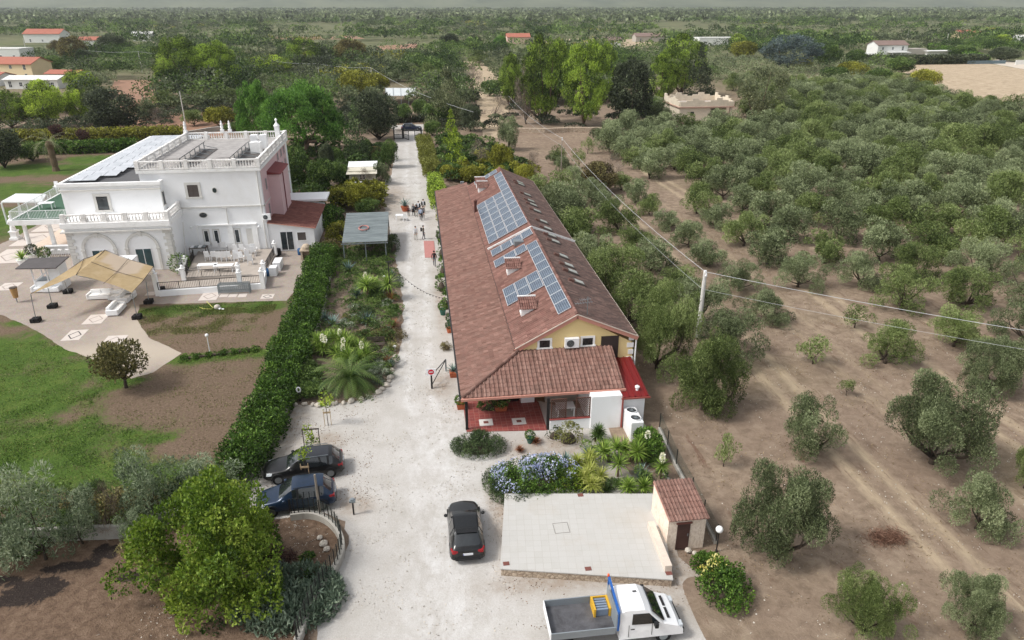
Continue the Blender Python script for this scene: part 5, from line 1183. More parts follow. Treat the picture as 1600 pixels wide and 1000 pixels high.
# ---------------------------------------------------------------- walls, fences
def ribbon(name, label, pts, w, h, mat, cat='wall', z0=0, jag=0, coping=None):
    t = thing(name, label, cat, (0, 0, 0)); P = [Vector(p[:2]) for p in pts]; L = []; Rr_ = []
    for i, p in enumerate(P):
        d = (P[min(i+1, len(P)-1)]-P[max(i-1, 0)]).normalized(); n = Vector((-d.y, d.x))*w/2; L.append(p+n); Rr_.append(p-n)
    b = MB(); rs_ = random.Random(len(pts))
    for i in range(len(P)-1):
        dz = [rs_.uniform(-jag, jag) for _ in range(2)]
        b.hexa([(Rr_[i].x, Rr_[i].y, z0), (Rr_[i+1].x, Rr_[i+1].y, z0), (L[i+1].x, L[i+1].y, z0), (L[i].x, L[i].y, z0), (Rr_[i].x, Rr_[i].y, h), (Rr_[i+1].x, Rr_[i+1].y, h), (L[i+1].x, L[i+1].y, h), (L[i].x, L[i].y, h)])
    b.build('wall_body', mat, t); return t
def resample(pts, step):
    out = [Vector(pts[0][:2])]
    for a, b_ in zip(pts[:-1], pts[1:]):
        a, b_ = Vector(a[:2]), Vector(b_[:2]); n = max(1, int((b_-a).length/step)); out += [a.lerp(b_, (k+1)/n) for k in range(n)]
    return out
def smoothp(pts, it=2):
    pts = [Vector(p[:2]) for p in pts]
    for _ in range(it):
        q = [pts[0]]
        for a, b_ in zip(pts[:-1], pts[1:]): q += [a.lerp(b_, .25), a.lerp(b_, .75)]
        pts = q+[pts[-1]]
    return pts
cw = smoothp(PX([(455, 812), (490, 808), (520, 822), (537, 850), (533, 880), (510, 915), (488, 955), (465, 1010)]))
W1 = ribbon('curved_garden_wall', 'low curved concrete wall topped by a wire fence beside the gravel', cw, .28, .45, CONC)
def wirefence(name, label, pts, z0, h, sp=1.6, mesh=True, parent=None):
    t = parent or thing(name, label, 'fence', (0, 0, 0)); P = resample(pts, sp)
    for p in P: b = MB(); b.box(p.x-.025, p.y-.025, z0, p.x+.025, p.y+.025, z0+h); b.build('fence_post', DARKM, t)
    b = MB(); nn = 9
    for k in range(nn):
        z = z0+.05+(h-.1)*k/(nn-1)
        for a, c_ in zip(P[:-1], P[1:]): b.bar((a.x, a.y, z), (c_.x, c_.y, z), .010)
    for a, c_ in zip(P[:-1], P[1:]):
        L_ = (c_-a).length; n_ = max(1, int(L_/.14))
        for k in range(1, n_): q = a.lerp(c_, k/n_); b.bar((q.x, q.y, z0+.05), (q.x, q.y, z0+h-.05), .008)
    b.build('wire_mesh', M('green_wire', S(70, 78, 70), .7), t); return t
wirefence('wire_fence', 'thin wire mesh fence standing on the curved concrete wall', cw, .45, 1.0)
ribbon('plot_boundary_wall', 'stained concrete boundary wall behind the bare plot', PX([(-180, 868), (60, 846), (190, 840), (330, 800)]), .25, .85, CONC)
ribbon('hedge_kerb_wall', 'low pale kerb wall running along the foot of the long hedge', PX([(372, 775), (418, 695), (455, 632), (482, 560), (505, 490), (517, 430), (520, 392)]), .2, .4, CONC)
fr = PX([(1030, 672), (1056, 730), (1080, 775), (1118, 850)])
ribbon('fence_base_wall', 'low concrete fence base between planting bed and olive soil', fr, .2, .25, CONC); wirefence('wire_fence', 'green wire mesh fence on the low base by the olive soil', fr, .25, 1.1)
p = G(500, 800); b = MB(); b.tube([(0, 0, 0), (-.02, .02, 2.6)], [.075, .06], 8); tag(b.build('wooden_post', M('grey_timber', S(150, 140, 128), .9, .25, 4), None, loc=(p.x, p.y, 0)), 'leaning grey wooden post standing at the curved wall', 'post')
dw = PX([(810, 207), (850, 208), (890, 206), (935, 206), (990, 208)])
ribbon('dry_stone_wall', 'pale dry stone wall between the pines and the first olive rows', dw, 1.2, 1.0, RUB)
ribbon('stone_boundary', 'far low dry stone wall in front of the battlemented building', PX([(1110, 205), (1230, 200), (1290, 205)]), 1, .8, RUB)
ribbon('tank_wall', 'long rubble stone wall beneath the dark holm oak', PX([(290, 213), (330, 206), (390, 200)]), .6, 1.0, CONC)
# gate at the far end of the drive
GT = thing('drive_gate', 'open metal double gate with pale mesh panels at the far end of the drive', 'gate', (0, 0, 0))
def leaf(a, b_, h, nm='gate_leaf'):
    m = MB(); a = Vector(a[:2]); b_ = Vector(b_[:2])
    for z in (.1, h*.5, h): m.bar((a.x, a.y, z), (b_.x, b_.y, z), .1)
    for t_ in (0, 1): q = a.lerp(b_, t_); m.bar((q.x, q.y, .05), (q.x, q.y, h), .12)
    o = m.build(nm, DARKM, GT)
    m = MB()
    for k in range(1, 12): q = a.lerp(b_, k/12); m.bar((q.x, q.y, .1), (q.x, q.y, h), .03)
    m.build('bars', DARKM, o)
leaf(G(616, 217), G(629, 217), 1.9, 'fixed_panel'); leaf(G(631, 216), G(639, 219), 1.9); leaf(G(658, 216), G(648.5, 219), 1.9)
for a in ((616, 217), (630, 216.5), (659, 216)): q = G(*a); b = MB(); b.box(q.x-.12, q.y-.12, 0, q.x+.12, q.y+.12, 2.2); b.build('post', DARKM, GT)
# shelter with corrugated roof
SH = thing('metal_roofed_shelter', 'open shelter with a blue grey corrugated metal roof beside the drive', 'shelter', (0, 0, 0))
a_, b_, c_, d_ = Vector((-9.0, 76.8, 2.5)), Vector((-4.05, 76.8, 2.5)), Vector((-4.2, 87.8, 2.85)), Vector((-9.4, 87.8, 2.85))
rows = []; n = 140
for i in range(n+1):
    v = i/n; h_ = .07*(max(0, math.cos(v*math.pi*2*16))**3); rows.append([a_.lerp(d_, v)+Vector((0, 0, h_)), b_.lerp(c_, v)+Vector((0, 0, h_))])
b = MB(); b.grid(rows); g = NG('corrugated_metal'); p = g.pos(); c = g.ramp(g.tex(.8, 6, .7, g.scalev(p, (.4, 2, 1))), [(.3, S(100, 108, 110)), (.55, S(128, 137, 138)), (.75, S(152, 159, 158))])
b.build('roof', g.bsdf(c, .5, .35), SH)
b = MB(); b.tube([(-6.9+.55*math.cos(a), 81.6+.9*math.sin(a), 2.78) for a in np.linspace(0, 2*math.pi, 21)], .07, 5, caps=False); b.build('pale_hoop', M('salmon_mat', S(184, 128, 122)), SH)
for x in (-8.9, -6.5, -4.3):
    for y in (77, 87.5): b = MB(); b.box(x-.06, y-.06, 0, x+.06, y+.06, 2.5+(y > 80)*.3); b.build('post', GALV, SH)
b = MB(); b.box(-9.1, 76.72, 2.35, -4.0, 76.8, 2.47); b.build('fascia', GALV, SH)
b = MB(); b.box(-8.9, 87.2, .02, -4.4, 87.3, 2.3); b.build('back_screen', M('dull_plaster', S(170, 160, 150)), SH)
for x, y, lb in ((-6.8, 80, 'dark table under the front of the metal roofed shelter'), (-5.4, 82.5, 'dark table deep under the metal roofed shelter')): table(lb, (x, y, .03), 0, 1.6, .9, .75, WOODD, name='garden_table')
# small cabin
CB = thing('cream_cabin', 'small cream cabin with a white roof and sloping canvas awning', 'cabin', (0, 0, 0))
CRM = M('cream_boards', S(206, 200, 184), .9, .1, 3)
b = MB(); b.box(-11.2, 114.2, 0, -7.1, 118.4, 2.5); b.build('wall', CRM, CB); b = MB(); b.hexa([(-11.5, 116.2, 2.65), (-6.9, 116.2, 2.65), (-6.9, 118.7, 3.0), (-11.5, 118.7, 3.0), (-11.5, 116.2, 2.75), (-6.9, 116.2, 2.75), (-6.9, 118.7, 3.1), (-11.5, 118.7, 3.1)]); b.build('roof', WPAINT, CB)
b = MB(); b.hexa([(-11.6, 113.4, 2.1), (-6.8, 113.4, 2.1), (-6.9, 116.2, 2.6), (-11.5, 116.2, 2.6), (-11.6, 113.4, 2.16), (-6.8, 113.4, 2.16), (-6.9, 116.2, 2.66), (-11.5, 116.2, 2.66)]); b.build('awning', CRM, CB)
window(CB, (-9.2, 114.19, 1.5), (1, 0, 0), .9, .8, WPAINT, WPAINT, GLASS, .08)
# long white canopy near the gate
cc = [G(603, 150, 2.6), G(650, 150, 2.6), G(650, 138, 3.2), G(602, 138, 3.2)]; t = thing('white_canopy', 'long white sheeted canopy beyond the gate under the trees', 'canopy', (0, 0, 0)); b = MB(); b.hexa(cc+[v+Vector((0, 0, .12)) for v in cc]); b.build('sheet', M('translucent_sheet', S(206, 210, 210), .5, .06, .4), t)
for k in range(5): q = cc[0].lerp(cc[1], k/4); q2 = cc[3].lerp(cc[2], k/4); b = MB(); b.bar(q+Vector((0, 0, .16)), q2+Vector((0, 0, .16)), .12); b.build('rib', GALV, t); b = MB(); b.box(q.x-.08, q.y-.08, 0, q.x+.08, q.y+.08, 2.6); b.build('post', GALV, t)
# heat pump beside the red roofed annex
t = thing('heat_pump', 'white outdoor heat pump with two round top fans beside the red roofed annex', 'heat pump', (13.35, 39.6, 0)); b = MB(); b.box(-.42, -1.0, 0, .42, 1.0, 1.5); b.build('cabinet', WPLAST, t, bevel=.03)
for y in (-.48, .48):
    b = MB(); b.lathe([(.36, 0), (.36, .1), (.33, .1), (.33, .02)], (0, y, 1.5), 18); f = b.build('fan_ring', WPLAST, t); b = MB(); b.lathe([(.33, 0), (.33, .01)], (0, y, 1.51), 16); b.build('fan_well', DARKM, f)
    b = MB(); [b.bar((0, y, 1.56), (.32*math.cos(a), y+.32*math.sin(a), 1.56), .03) for a in np.linspace(0, 2*math.pi, 9)[:-1]]; b.lathe([(.1, 0), (.1, .04)], (0, y, 1.55), 10); b.build('fan', GALV, f)
# porch furniture
t = thing('storage_chest', 'black storage chest against the back of the porch', 'chest', (5.7, 45.2, .06)); b = MB(); b.box(-.6, -.4, 0, .6, .4, .85); b.build('box', BLACKR, t, bevel=.03); b = MB(); b.box(-.62, -.42, .86, .62, .42, .95); b.build('lid', DARKM, t)
for x, y, s_, lb in ((6.9, 44.8, .5, 'white box beside the black chest on the porch'), (4.7, 45.6, .35, 'smaller white box left of the black chest on the porch')):
    t = thing('white_box', lb, 'box', (x, y, .06)); b = MB(); b.box(-s_, -s_*.7, 0, s_, s_*.7, .7); b.build('box_body', WPLAST, t, bevel=.02); b = MB(); b.box(-s_*1.03, -s_*.73, .71, s_*1.03, s_*.73, .77); b.build('lid', WPAINT, t)
table('pale table behind the lattice screens', (9.3, 42.6, .05), 0, 1.3, .9)
# ---------------------------------------------------------------- poles and wires
def pole(label, px, py, h, r=.13, mat=None, arm=False, name='utility_pole'):
    p = G(px, py); t = thing(name, label, 'pole', (p.x, p.y, 0)); b = MB(); b.tube([(0, 0, 0), (0, 0, h)], [r, r*.72], 10); b.build('shaft', mat or CONC2, t)
    if arm: b = MB(); b.box(-.09, -.09, h, .09, .09, h+.12); b.box(-.05, -.35, h-.3, .05, .05, h-.2); b.lathe([(.04, 0), (.07, .05), (.04, .16)], (0, -.3, h-.2), 8); b.build('insulator', WPAINT, t)
    return Vector((p.x, p.y, h))
CONC2 = M('pole_concrete', S(214, 211, 206), .85, .1, 3)
pA = pole('pale concrete utility pole rising from the olive rows near the farmhouse', 1090, 527, 6.1, .21, arm=True)
pB = pole('thin utility pole carrying the wire beyond the first olive row', 876.5, 274, 6.2, .09, M('grey_timber', S(150, 140, 128)), arm=True)
def wire(label, pts, sag, r=.022, mat=None, dz=0):
    b = MB(); out = []
    for a, c_, s_ in zip(pts[:-1], pts[1:], sag):
        for i in range(24): t_ = i/24; out.append(a.lerp(c_, t_)+Vector((0, 0, -4*s_*t_*(1-t_)+dz)))
    out.append(pts[-1]+Vector((0, 0, dz))); b.tube(out, r, 5); tag(b.build('overhead_wire', mat or M('wire_grey', S(188, 190, 192), .6, .05), None), label, 'wire')
dirc = (G(1600, 513, 5.7)-pA); pC = pA+dirc*1.9; pC.z = 6.0
pD = G(795, 150, 6.0)
wire('upper pale cable strung from the olive pole past the orchard, thickest of the two', [pC, pA, pB, pD], (.5, .9, .8), .02)
wire('lower thin wire strung below the thick cable', [pC+Vector((-.4, -.6, -1.0)), pA+Vector((-.15, -.15, -1.5)), pB+Vector((0, 0, -1.2)), pD+Vector((0, 0, -1.5))], (.5, .9, .8), .011)
pole('grey pole by the top of the pine garden holding a floodlight', 291, 200, 8.2, .12, name='lamp_pole')
pL = [(222, 112, 8, 'distant pole among the red soil fields'), (139, 104, 7, 'short distant pole behind the lime green pine'), (43, 88, 9, 'far pole rising behind the yellow house'), (500, 132, 7, 'pole behind the umbrella pine, left one'), (582, 140, 7, 'pole behind the umbrella pine, right one'), (694, 165, 4.5, 'short white pole beside the domed cypress'), (415, 122, 7, 'pole above the twin pale pines'), (1477, 75, 8.5, 'leaning white pole behind the modern white house'), (1539, 78, 7.5, 'white pole at the end of the field road'), (1417, 62, 7, 'thin pole rising behind the gabled white house'), (682, 78, 7, 'pole far up the middle of the valley'), (757, 84, 7, 'pole before the far pink house'), (778, 84, 7, 'pole right of the far pink house')]
tops = [pole(lb, a, b_, h, .16 if a < 100 or a > 1400 else .12) for a, b_, h, lb in pL]
wire('distant wire crossing above the garden pines', [tops[1], tops[0], tops[6], tops[3], tops[4], G(740, 175, 6)], (.6, 1, .6, .5, 1.2), .03)
# ---------------------------------------------------------------- far buildings
def house(name, label, cx, cy, w_, d_, h_, rz, wallm, roofm, rh=1.6, wins=3, flat=False, axis='x', cat='house', storeys=1):
    t = thing(name, label, cat, (cx, cy, 0), rz); b = MB(); b.box(-w_/2, -d_/2, 0, w_/2, d_/2, h_)
    if not flat:
        if axis == 'x': b.hexa([(-w_/2, -d_/2, h_), (w_/2, -d_/2, h_), (w_/2, d_/2, h_), (-w_/2, d_/2, h_), (-w_/2, -.02, h_+rh-.1), (w_/2, -.02, h_+rh-.1), (w_/2, .02, h_+rh-.1), (-w_/2, .02, h_+rh-.1)])
        else: b.hexa([(-w_/2, -d_/2, h_), (w_/2, -d_/2, h_), (w_/2, d_/2, h_), (-w_/2, d_/2, h_), (-.02, -d_/2, h_+rh-.1), (.02, -d_/2, h_+rh-.1), (.02, d_/2, h_+rh-.1), (-.02, d_/2, h_+rh-.1)])
    b.build('wall', wallm, t)
    b = MB(); o = .5
    if flat:
        for q in ((-w_/2-.1, -d_/2-.1, w_/2+.1, -d_/2+.2), (-w_/2-.1, d_/2-.2, w_/2+.1, d_/2+.1), (-w_/2-.1, -d_/2+.2, -w_/2+.2, d_/2-.2), (w_/2-.2, -d_/2+.2, w_/2+.1, d_/2-.2)): b.box(q[0], q[1], h_, q[2], q[3], h_+.4)
        b.build('parapet', roofm, t)
    else:
        for sg in (-1, 1):
            if axis == 'x': P = [(-w_/2-o, sg*(d_/2+o), h_-o*rh/(d_/2)), (w_/2+o, sg*(d_/2+o), h_-o*rh/(d_/2)), (w_/2+o, 0, h_+rh), (-w_/2-o, 0, h_+rh)]
            else: P = [(sg*(w_/2+o), -d_/2-o, h_-o*rh/(w_/2)), (sg*(w_/2+o), d_/2+o, h_-o*rh/(w_/2)), (0, d_/2+o, h_+rh), (0, -d_/2-o, h_+rh)]
            b.hexa(P+[(x, y, z+.18) for x, y, z in P])
        b.build('roof', roofm, t)
    for s_ in range(storeys):
        for k in range(wins):
            x = -w_/2+w_*(k+.5)/wins; window(t, (x, -d_/2-.01, 1.5+s_*3), (1, 0, 0), 1.1, 1.3 if (k+s_) % 3 else 2.0, wallm, WPAINT, GLASS, .15, sill=False)
    return t
RT = M('far_red_roof', S(172, 108, 90), .9, .12, .6); CRW = M('far_cream_wall', S(228, 208, 170), .9, .05, .4); WW = M('far_white_wall', S(226, 226, 222), .9, .05, .4); BRR = M('far_brown_roof', S(132, 112, 104), .9, .1, .5)
p = G(28, 124); house('yellow_house', 'cream house with orange red gabled roof at the far left edge', p.x, p.y+5, 17, 11, 5.6, R_(-14), CRW, RT, 2, 3, storeys=2)
p = G(12, 132); house('side_wing', 'low building with a flat orange tile roof beside the cream house', p.x-6, p.y, 14, 9, 3, R_(-14), WW, RT, 1.2, 3)
p = G(58, 138); house('white_pool_house', 'long low white building with a shallow white roof in front of the cream house', p.x, p.y+2, 18, 8, 3.0, R_(-8), WW, WW, .9, 5)
p = G(88, 128); house('tiled_annex', 'low white annex with an orange roof right of the cream house', p.x+4, p.y+1, 12, 7, 3, R_(-14), WW, RT, 1.0, 2)
p = G(15, 92); house('flat_white_house', 'flat roofed white house behind the cream house', p.x, p.y, 20, 12, 5, R_(-8), WW, WW, flat=True)
p = G(76, 66); house('distant_villa', 'distant white house with a pinkish red roof at upper left', p.x, p.y, 26, 14, 6, R_(-6), WW, RT, 3, 3)
p = G(146, 72); house('distant_cottage', 'small distant white cottage with a red roof among dark trees', p.x, p.y, 14, 9, 4, 0, WW, RT, 1.8, 2)
p = G(809, 68); house('pink_farmhouse', 'distant pale pink farmhouse with a low red roof beyond the central pines', p.x, p.y, 16, 10, 4.5, 0, M('far_pink_wall', S(222, 190, 176), .9), RT, 2.2, 3)
p = G(1120, 70); house('distant_white_house', 'distant flat white house behind the tall right hand pine', p.x, p.y, 30, 12, 4.5, 0, WW, WW, flat=True, wins=4)
p = G(1018, 66); house('grey_barn', 'distant grey barn beyond the vineyard plot', p.x, p.y+8, 22, 10, 4, 0, M('far_grey_wall', S(176, 170, 160), .9), BRR, 2, 3)
p = G(1600, 68); house('distant_bungalow', 'distant white bungalow at the far right edge', p.x, p.y, 16, 10, 4, 0, WW, WW, 1.5, 2)
p = G(1394, 90); MH = house('modern_white_house', 'white two storey house with brown gabled roof behind a dark hedge', p.x, p.y+6, 17, 10, 6.2, 0, WW, BRR, 1.9, 3, storeys=2)
b = MB(); b.box(8.5, -5, 0, 20, 3, 4.2); b.build('grey_wing', M('far_grey_wall', S(176, 170, 160)), MH); b = MB(); b.box(19, -7, 0, 31, -1, 3.0); b.box(-3, -9.5, 2.6, 8, -5.1, 2.9); b.box(18, -8.5, 3.0, 36, -2, 3.3); b.build('white_wing', WW, MH)
b = MB(); [b.box(x-.15, -9.4, 0, x+.15, -9.1, 2.6) for x in (-2.5, 2.5, 7.5)]; b.build('veranda_post', WW, MH)
p = G(1347, 92); t = thing('flat_carport', 'flat white carport left of the modern white house', 'carport', (p.x, p.y, 0)); b = MB(); b.box(-4.5, -3, 2.5, 4.5, 3, 2.8); b.build('roof', WW, t); b = MB(); [b.box(x-.12, y-.12, 0, x+.12, y+.12, 2.5) for x in (-4.2, 4.2) for y in (-2.7, 2.7)]; b.build('post', WW, t)
p = G(1592, 101); t = thing('white_gate_wall', 'white boundary wall with blue grey fence by the field road', 'wall', (p.x, p.y, 0)); b = MB(); b.box(-2, -.2, 0, 12, .2, 2); b.build('wall_body', WW, t); b = MB(); b.box(-22, 6, 0, -2, 6.2, 1.5); b.build('fence_panel', M('blue_grey_fence', S(104, 122, 130), .8), t)
p = G(226, 64); house('distant_farm', 'tiny distant white farm building left of the valley head', p.x, p.y, 14, 9, 5, 0, WW, WW, 1.5, 2)
p = G(954, 72); house('distant_outbuilding', 'small distant dark roofed outbuilding behind the dark oak', p.x, p.y, 12, 8, 4, 0, WW, BRR, 1.6, 2)
p = G(1508, 62); house('distant_lodge', 'tiny distant pale house on the right horizon', p.x, p.y, 18, 10, 5, 0, CRW, RT, 2, 2)
# battlemented folly
fo = G(1057, 175, 3.4); FX0, FX1, FY0, FY1 = 63.4, 77.0, 172.0, 184.0
FO = thing('battlemented_building', 'cream flat roofed building with stepped battlements among the olive trees', 'building', (0, 0, 0)); CW2 = M('cream_old_wall', S(218, 206, 186), .9, .1, .6, stain=S(170, 156, 140), stainamt=.5)
b = MB(); b.box(FX0, FY0, 0, FX0+7.8, FY1, 3.3); b.box(FX0+7.8, FY0+4, 0, FX1, FY1, 3.3); b.build('wall', CW2, FO)
b = MB(); b.box(FX0-.3, FY0-.3, 3.3, FX1+.3, FY1+.3, 3.55); b.build('cornice', M('pinkish_band', S(184, 150, 136), .9), FO)
b = MB(); b.box(FX1-.7, FY0+.1, 0, FX1-.1, FY0+.7, 3.3); b.build('corner_pillar', CW2, FO)
b = MB()
def merl(p0, p1):
    p0, p1 = Vector(p0), Vector(p1); n = max(4, int((p1-p0).length/1.5)); 
    for k in range(n):
        a, c_ = p0.lerp(p1, k/n), p0.lerp(p1, (k+1)/n); hh = (1.15, 1.5, 2.0, 1.5)[k % 4]; b.bar((a.x, a.y, 3.55+hh/2), (c_.x, c_.y, 3.55+hh/2), .3, hh)
merl((FX0, FY0), (FX1, FY0)); merl((FX0, FY1), (FX1, FY1)); merl((FX0, FY0+.2), (FX0, FY1-.2)); merl((FX1, FY0+.2), (FX1, FY1-.2)); b.build('battlement', CW2, FO)
b = MB(); b.box(FX0+.3, FY0+.3, 3.55, FX1-.3, FY1-.3, 3.6); b.build('flat_roof', M('beige_terrace', S(176, 166, 156)), FO)
window(FO, (FX0+3.2, FY0-.01, 1.9), (1, 0, 0), .9, 1.0, CW2, DARKM, GLASS, .15); window(FO, (FX0+10.5, FY0+3.99, 1.8), (1, 0, 0), 1.2, 1.4, CW2, DARKM, GLASS, .12)
# garden ornament and hose
p = G(340, 483); t = thing('stone_ornament', 'small brown and white stone ornament on the lawn edge beside a yellow hose', 'ornament', (p.x, p.y, .01)); b = MB(); b.ball((0, 0, .22), .3, 8, (1, 1, .8)); b.build('stone', ROCK, t, smooth=True); b = MB(); b.ball((.25, -.15, .1), .16, 7, (1, 1, .6)); b.ball((.55, -.2, .05), .13, 7, (1, 1, .4)); b.build('small_stone', WTRIM, t)
b = MB(); b.tube([tuple(G(a, c_, .04)) for a, c_ in ((323, 471), (328, 476), (333, 481), (331, 483), (318, 482.5), (312, 480))], .03, 6); tag(b.build('garden_hose', M('yellow_hose', S(206, 200, 110), .6), None), 'pale yellow garden hose lying across lawn and paving edge', 'hose')
# paving inlays
INL = M('pale_inlay', S(206, 196, 188), .8, .08, 3); INR = M('inlay_line', S(168, 154, 146), .8, .1, 3)
for i, (px_, py_, w_, d_, lb) in enumerate(((150, 499, 1.7, 2.2, 'pale square paving inlay in front of the white sofas'), (117, 524, 1.5, 2.2, 'pale square paving inlay with a dark drain at the path edge'), (178, 533, 1.7, 2.2, 'pale square paving inlay behind the lone round tree'), (14, 448, 1.8, 2.2, 'pale square paving inlay left of the bar kiosk'), (328, 463, 1.7, 2.2, 'pale square paving inlay below the long black railing'), (418, 463.5, 1.2, 1.2, 'small drain inlay near the long hedge'), (57, 374, 4.0, 5.2, 'large patterned inlay left of the terrace columns'), (88, 353, 4.0, 5.2, 'large patterned inlay behind the terrace columns'), (22, 400, 4.0, 5.2, 'large patterned inlay at the left picture edge'), (350, 462, .8, .9, 'small pale slab, left of three in a row'), (364, 462, .8, .9, 'small pale slab, middle of three in a row'), (379, 462, .8, .9, 'small pale slab, right of three in a row'), (236, 459, .9, 1.0, 'tiny inlay with a dark drain near the sofas'))):
    p = G(px_, py_); t = thing('paving_inlay', lb, 'paving slab', (p.x, p.y, .024)); b = MB(); b.box(-w_/2, -d_/2, 0, w_/2, d_/2, .01); b.build('slab', INL, t)
    if w_ > 1: b = MB(); q = .35; [b.bar((x0*w_*q, y0*d_*q, .012), (x1*w_*q, y1*d_*q, .012), .07*w_**.5, .008) for x0, y0, x1, y1 in ((0, -1, 1, 0), (1, 0, 0, 1), (0, 1, -1, 0), (-1, 0, 0, -1))]; b.build('pattern', INR if i not in (1, 5) else DARKM, t)
# ---------------------------------------------------------------- vegetation tools
L_OLIVE = LEAF('olive_leaves', S(61, 68, 44), S(110, 123, 84), S(171, 181, 138), rnd=.35)
L_OLIVEG = LEAF('green_olive_leaves', S(57, 71, 33), S(108, 125, 68), S(163, 176, 115), rnd=.35)
L_SILVER = LEAF('silver_leaves', S(64, 75, 62), S(129, 140, 120), S(204, 213, 188), rnd=.2)
L_PINE = LEAF('pine_needles', S(41, 56, 19), S(103, 127, 49), S(173, 199, 82), rnd=.2)
L_LIME = LEAF('lime_pine_needles', S(58, 70, 24), S(133, 158, 58), S(212, 234, 98), rnd=.2)
L_UMB = LEAF('umbrella_pine_needles', S(41, 69, 26), S(92, 136, 55), S(140, 181, 87), rnd=.1)
L_DARK = LEAF('dark_oak_leaves', S(34, 41, 29), S(71, 81, 57), S(119, 129, 97), rnd=.2)
L_FIR = LEAF('fir_needles', S(40, 53, 30), S(78, 98, 59), S(126, 146, 90), rnd=.2)
L_GREYC = LEAF('grey_cypress_needles', S(57, 66, 43), S(115, 123, 86), S(176, 180, 138), rnd=.2)
L_BLUEC = LEAF('blue_cedar_needles', S(46, 58, 58), S(89, 105, 105), S(136, 152, 150), rnd=.2)
L_HEDGE = LEAF('hedge_leaves', S(35, 54, 17), S(71, 103, 36), S(131, 164, 71), rnd=.2)
L_YHEDGE = LEAF('yellow_hedge_leaves', S(66, 67, 21), S(126, 128, 44), S(191, 191, 82), rnd=.2)
L_BRIGHT = LEAF('bright_leaves', S(57, 77, 14), S(122, 147, 36), S(193, 210, 83), rnd=.1)
L_GREEN = LEAF('mid_green_leaves', S(37, 55, 22), S(78, 103, 48), S(139, 162, 88), rnd=.2)
L_BRUSH = LEAF('low_juniper', S(36, 48, 29), S(74, 92, 57), S(115, 135, 86), rnd=.1)
L_BROWNT = LEAF('brownish_leaves', S(54, 44, 27), S(104, 95, 59), S(162, 155, 100), rnd=.2)
L_TWIG = LEAF('bare_twigs', S(62, 54, 46), S(116, 103, 91), S(172, 158, 145), rnd=.1, trans=.05)
L_RUST = LEAF('rusty_stems', S(76, 42, 28), S(139, 88, 59), S(202, 143, 100), rnd=.1)
L_STRAW = LEAF('straw_grass', S(103, 73, 39), S(175, 134, 82), S(235, 197, 137), rnd=.1)
L_PURPLE = LEAF('purple_leaves', S(34, 22, 23), S(72, 48, 46), S(119, 85, 76), rnd=.1)
L_YUC = LEAF('yucca_blades', S(54, 77, 25), S(118, 147, 57), S(197, 216, 117), rnd=.1)
L_AGA = LEAF('agave_blades', S(47, 63, 62), S(94, 120, 114), S(156, 181, 169), rnd=.1, trans=.1)
L_CYC = LEAF('cycad_fronds', S(34, 54, 24), S(72, 98, 42), S(126, 146, 80), rnd=.1)
L_FLOW = LEAF('pale_blue_petals', S(160, 170, 214), S(196, 204, 232), S(232, 234, 246), rnd=.1)
L_WFLOW = LEAF('cream_petals', S(216, 212, 170), S(238, 236, 214), S(250, 250, 240), rnd=.1)
L_YFLOW = LEAF('yellow_petals', S(196, 186, 90), S(226, 216, 130), S(240, 234, 180), rnd=.1)
BARK = M('bark', S(78, 68, 58), .95, .3, 4); BARKP = M('pine_bark', S(104, 86, 72), .95, .3, 3); PALMB = M('palm_bark', S(112, 96, 76), .95, .35, 6)
def leafmesh(name, C, D, L, W, tone, mat, parent=None, loc=None, rs=None):
    n = len(C); D = D/np.maximum(1e-6, np.linalg.norm(D, axis=1))[:, None]
    rs = rs or np.random.RandomState(1); r = rs.normal(size=(n, 3)); S_ = np.cross(D, r); S_ /= np.maximum(1e-6, np.linalg.norm(S_, axis=1))[:, None]
    L = np.broadcast_to(L, (n,))[:, None]; W = np.broadcast_to(W, (n,))[:, None]
    V = np.empty((n, 4, 3)); V[:, 0] = C-D*L*.5; V[:, 1] = C+S_*W*.5-D*L*.05; V[:, 2] = C+D*L*.5; V[:, 3] = C-S_*W*.5-D*L*.05
    me = bpy.data.meshes.new(name); me.vertices.add(4*n); me.vertices.foreach_set('co', V.ravel()); me.loops.add(4*n); me.loops.foreach_set('vertex_index', np.arange(4*n, dtype=np.int32))
    me.polygons.add(n); me.polygons.foreach_set('loop_start', np.arange(0, 4*n, 4, dtype=np.int32)); me.polygons.foreach_set('loop_total', np.full(n, 4, dtype=np.int32))
    me.update(calc_edges=True); me.validate()
    at = me.attributes.new('tone', 'FLOAT', 'FACE'); at.data.foreach_set('value', np.asarray(tone, dtype=np.float32)[:len(me.polygons)]); me.materials.append(mat)
    o = bpy.data.objects.new(name, me); COL.objects.link(o)
    if parent is not None: o.parent = parent
    if loc is not None: o.location = loc
    return o
def usph(rs, n):
    v = rs.normal(size=(n, 3)); return v/np.linalg.norm(v, axis=1)[:, None]
def lobe_leaves(rs, lobes, per, ls, lw, up=.3, out=1.0, jit=.8, keep=None, lobevar=.16, fill=.62):
    C, D, T = [], [], []
    for (x, y, z, r, q) in lobes:
        n = max(6, int(per*r*r)); u = usph(rs, n); u = u[(u[:, 2] > -.75)]; n = len(u)
        rad = r*(fill+(1-fill)*rs.rand(n)**.6)*(1+.16*np.sin(u[:, 0]*5+x*3)*np.sin(u[:, 1]*5+y*2))
        p = u*rad[:, None]*np.array([1, 1, q])+np.array([x, y, z]); C.append(p)
        D.append(u*out+np.array([0, 0, up])+rs.normal(size=(n, 3))*jit); T.append(np.clip(.5+rs.normal()*lobevar+rs.normal(size=n)*.2, 0, 1))
    C, D, T = np.concatenate(C), np.concatenate(D), np.concatenate(T); m = C[:, 2] > .05
    n = m.sum(); return C[m], D[m], ls*(.7+.6*rs.rand(n)), lw*(.7+.6*rs.rand(n)), T[m]
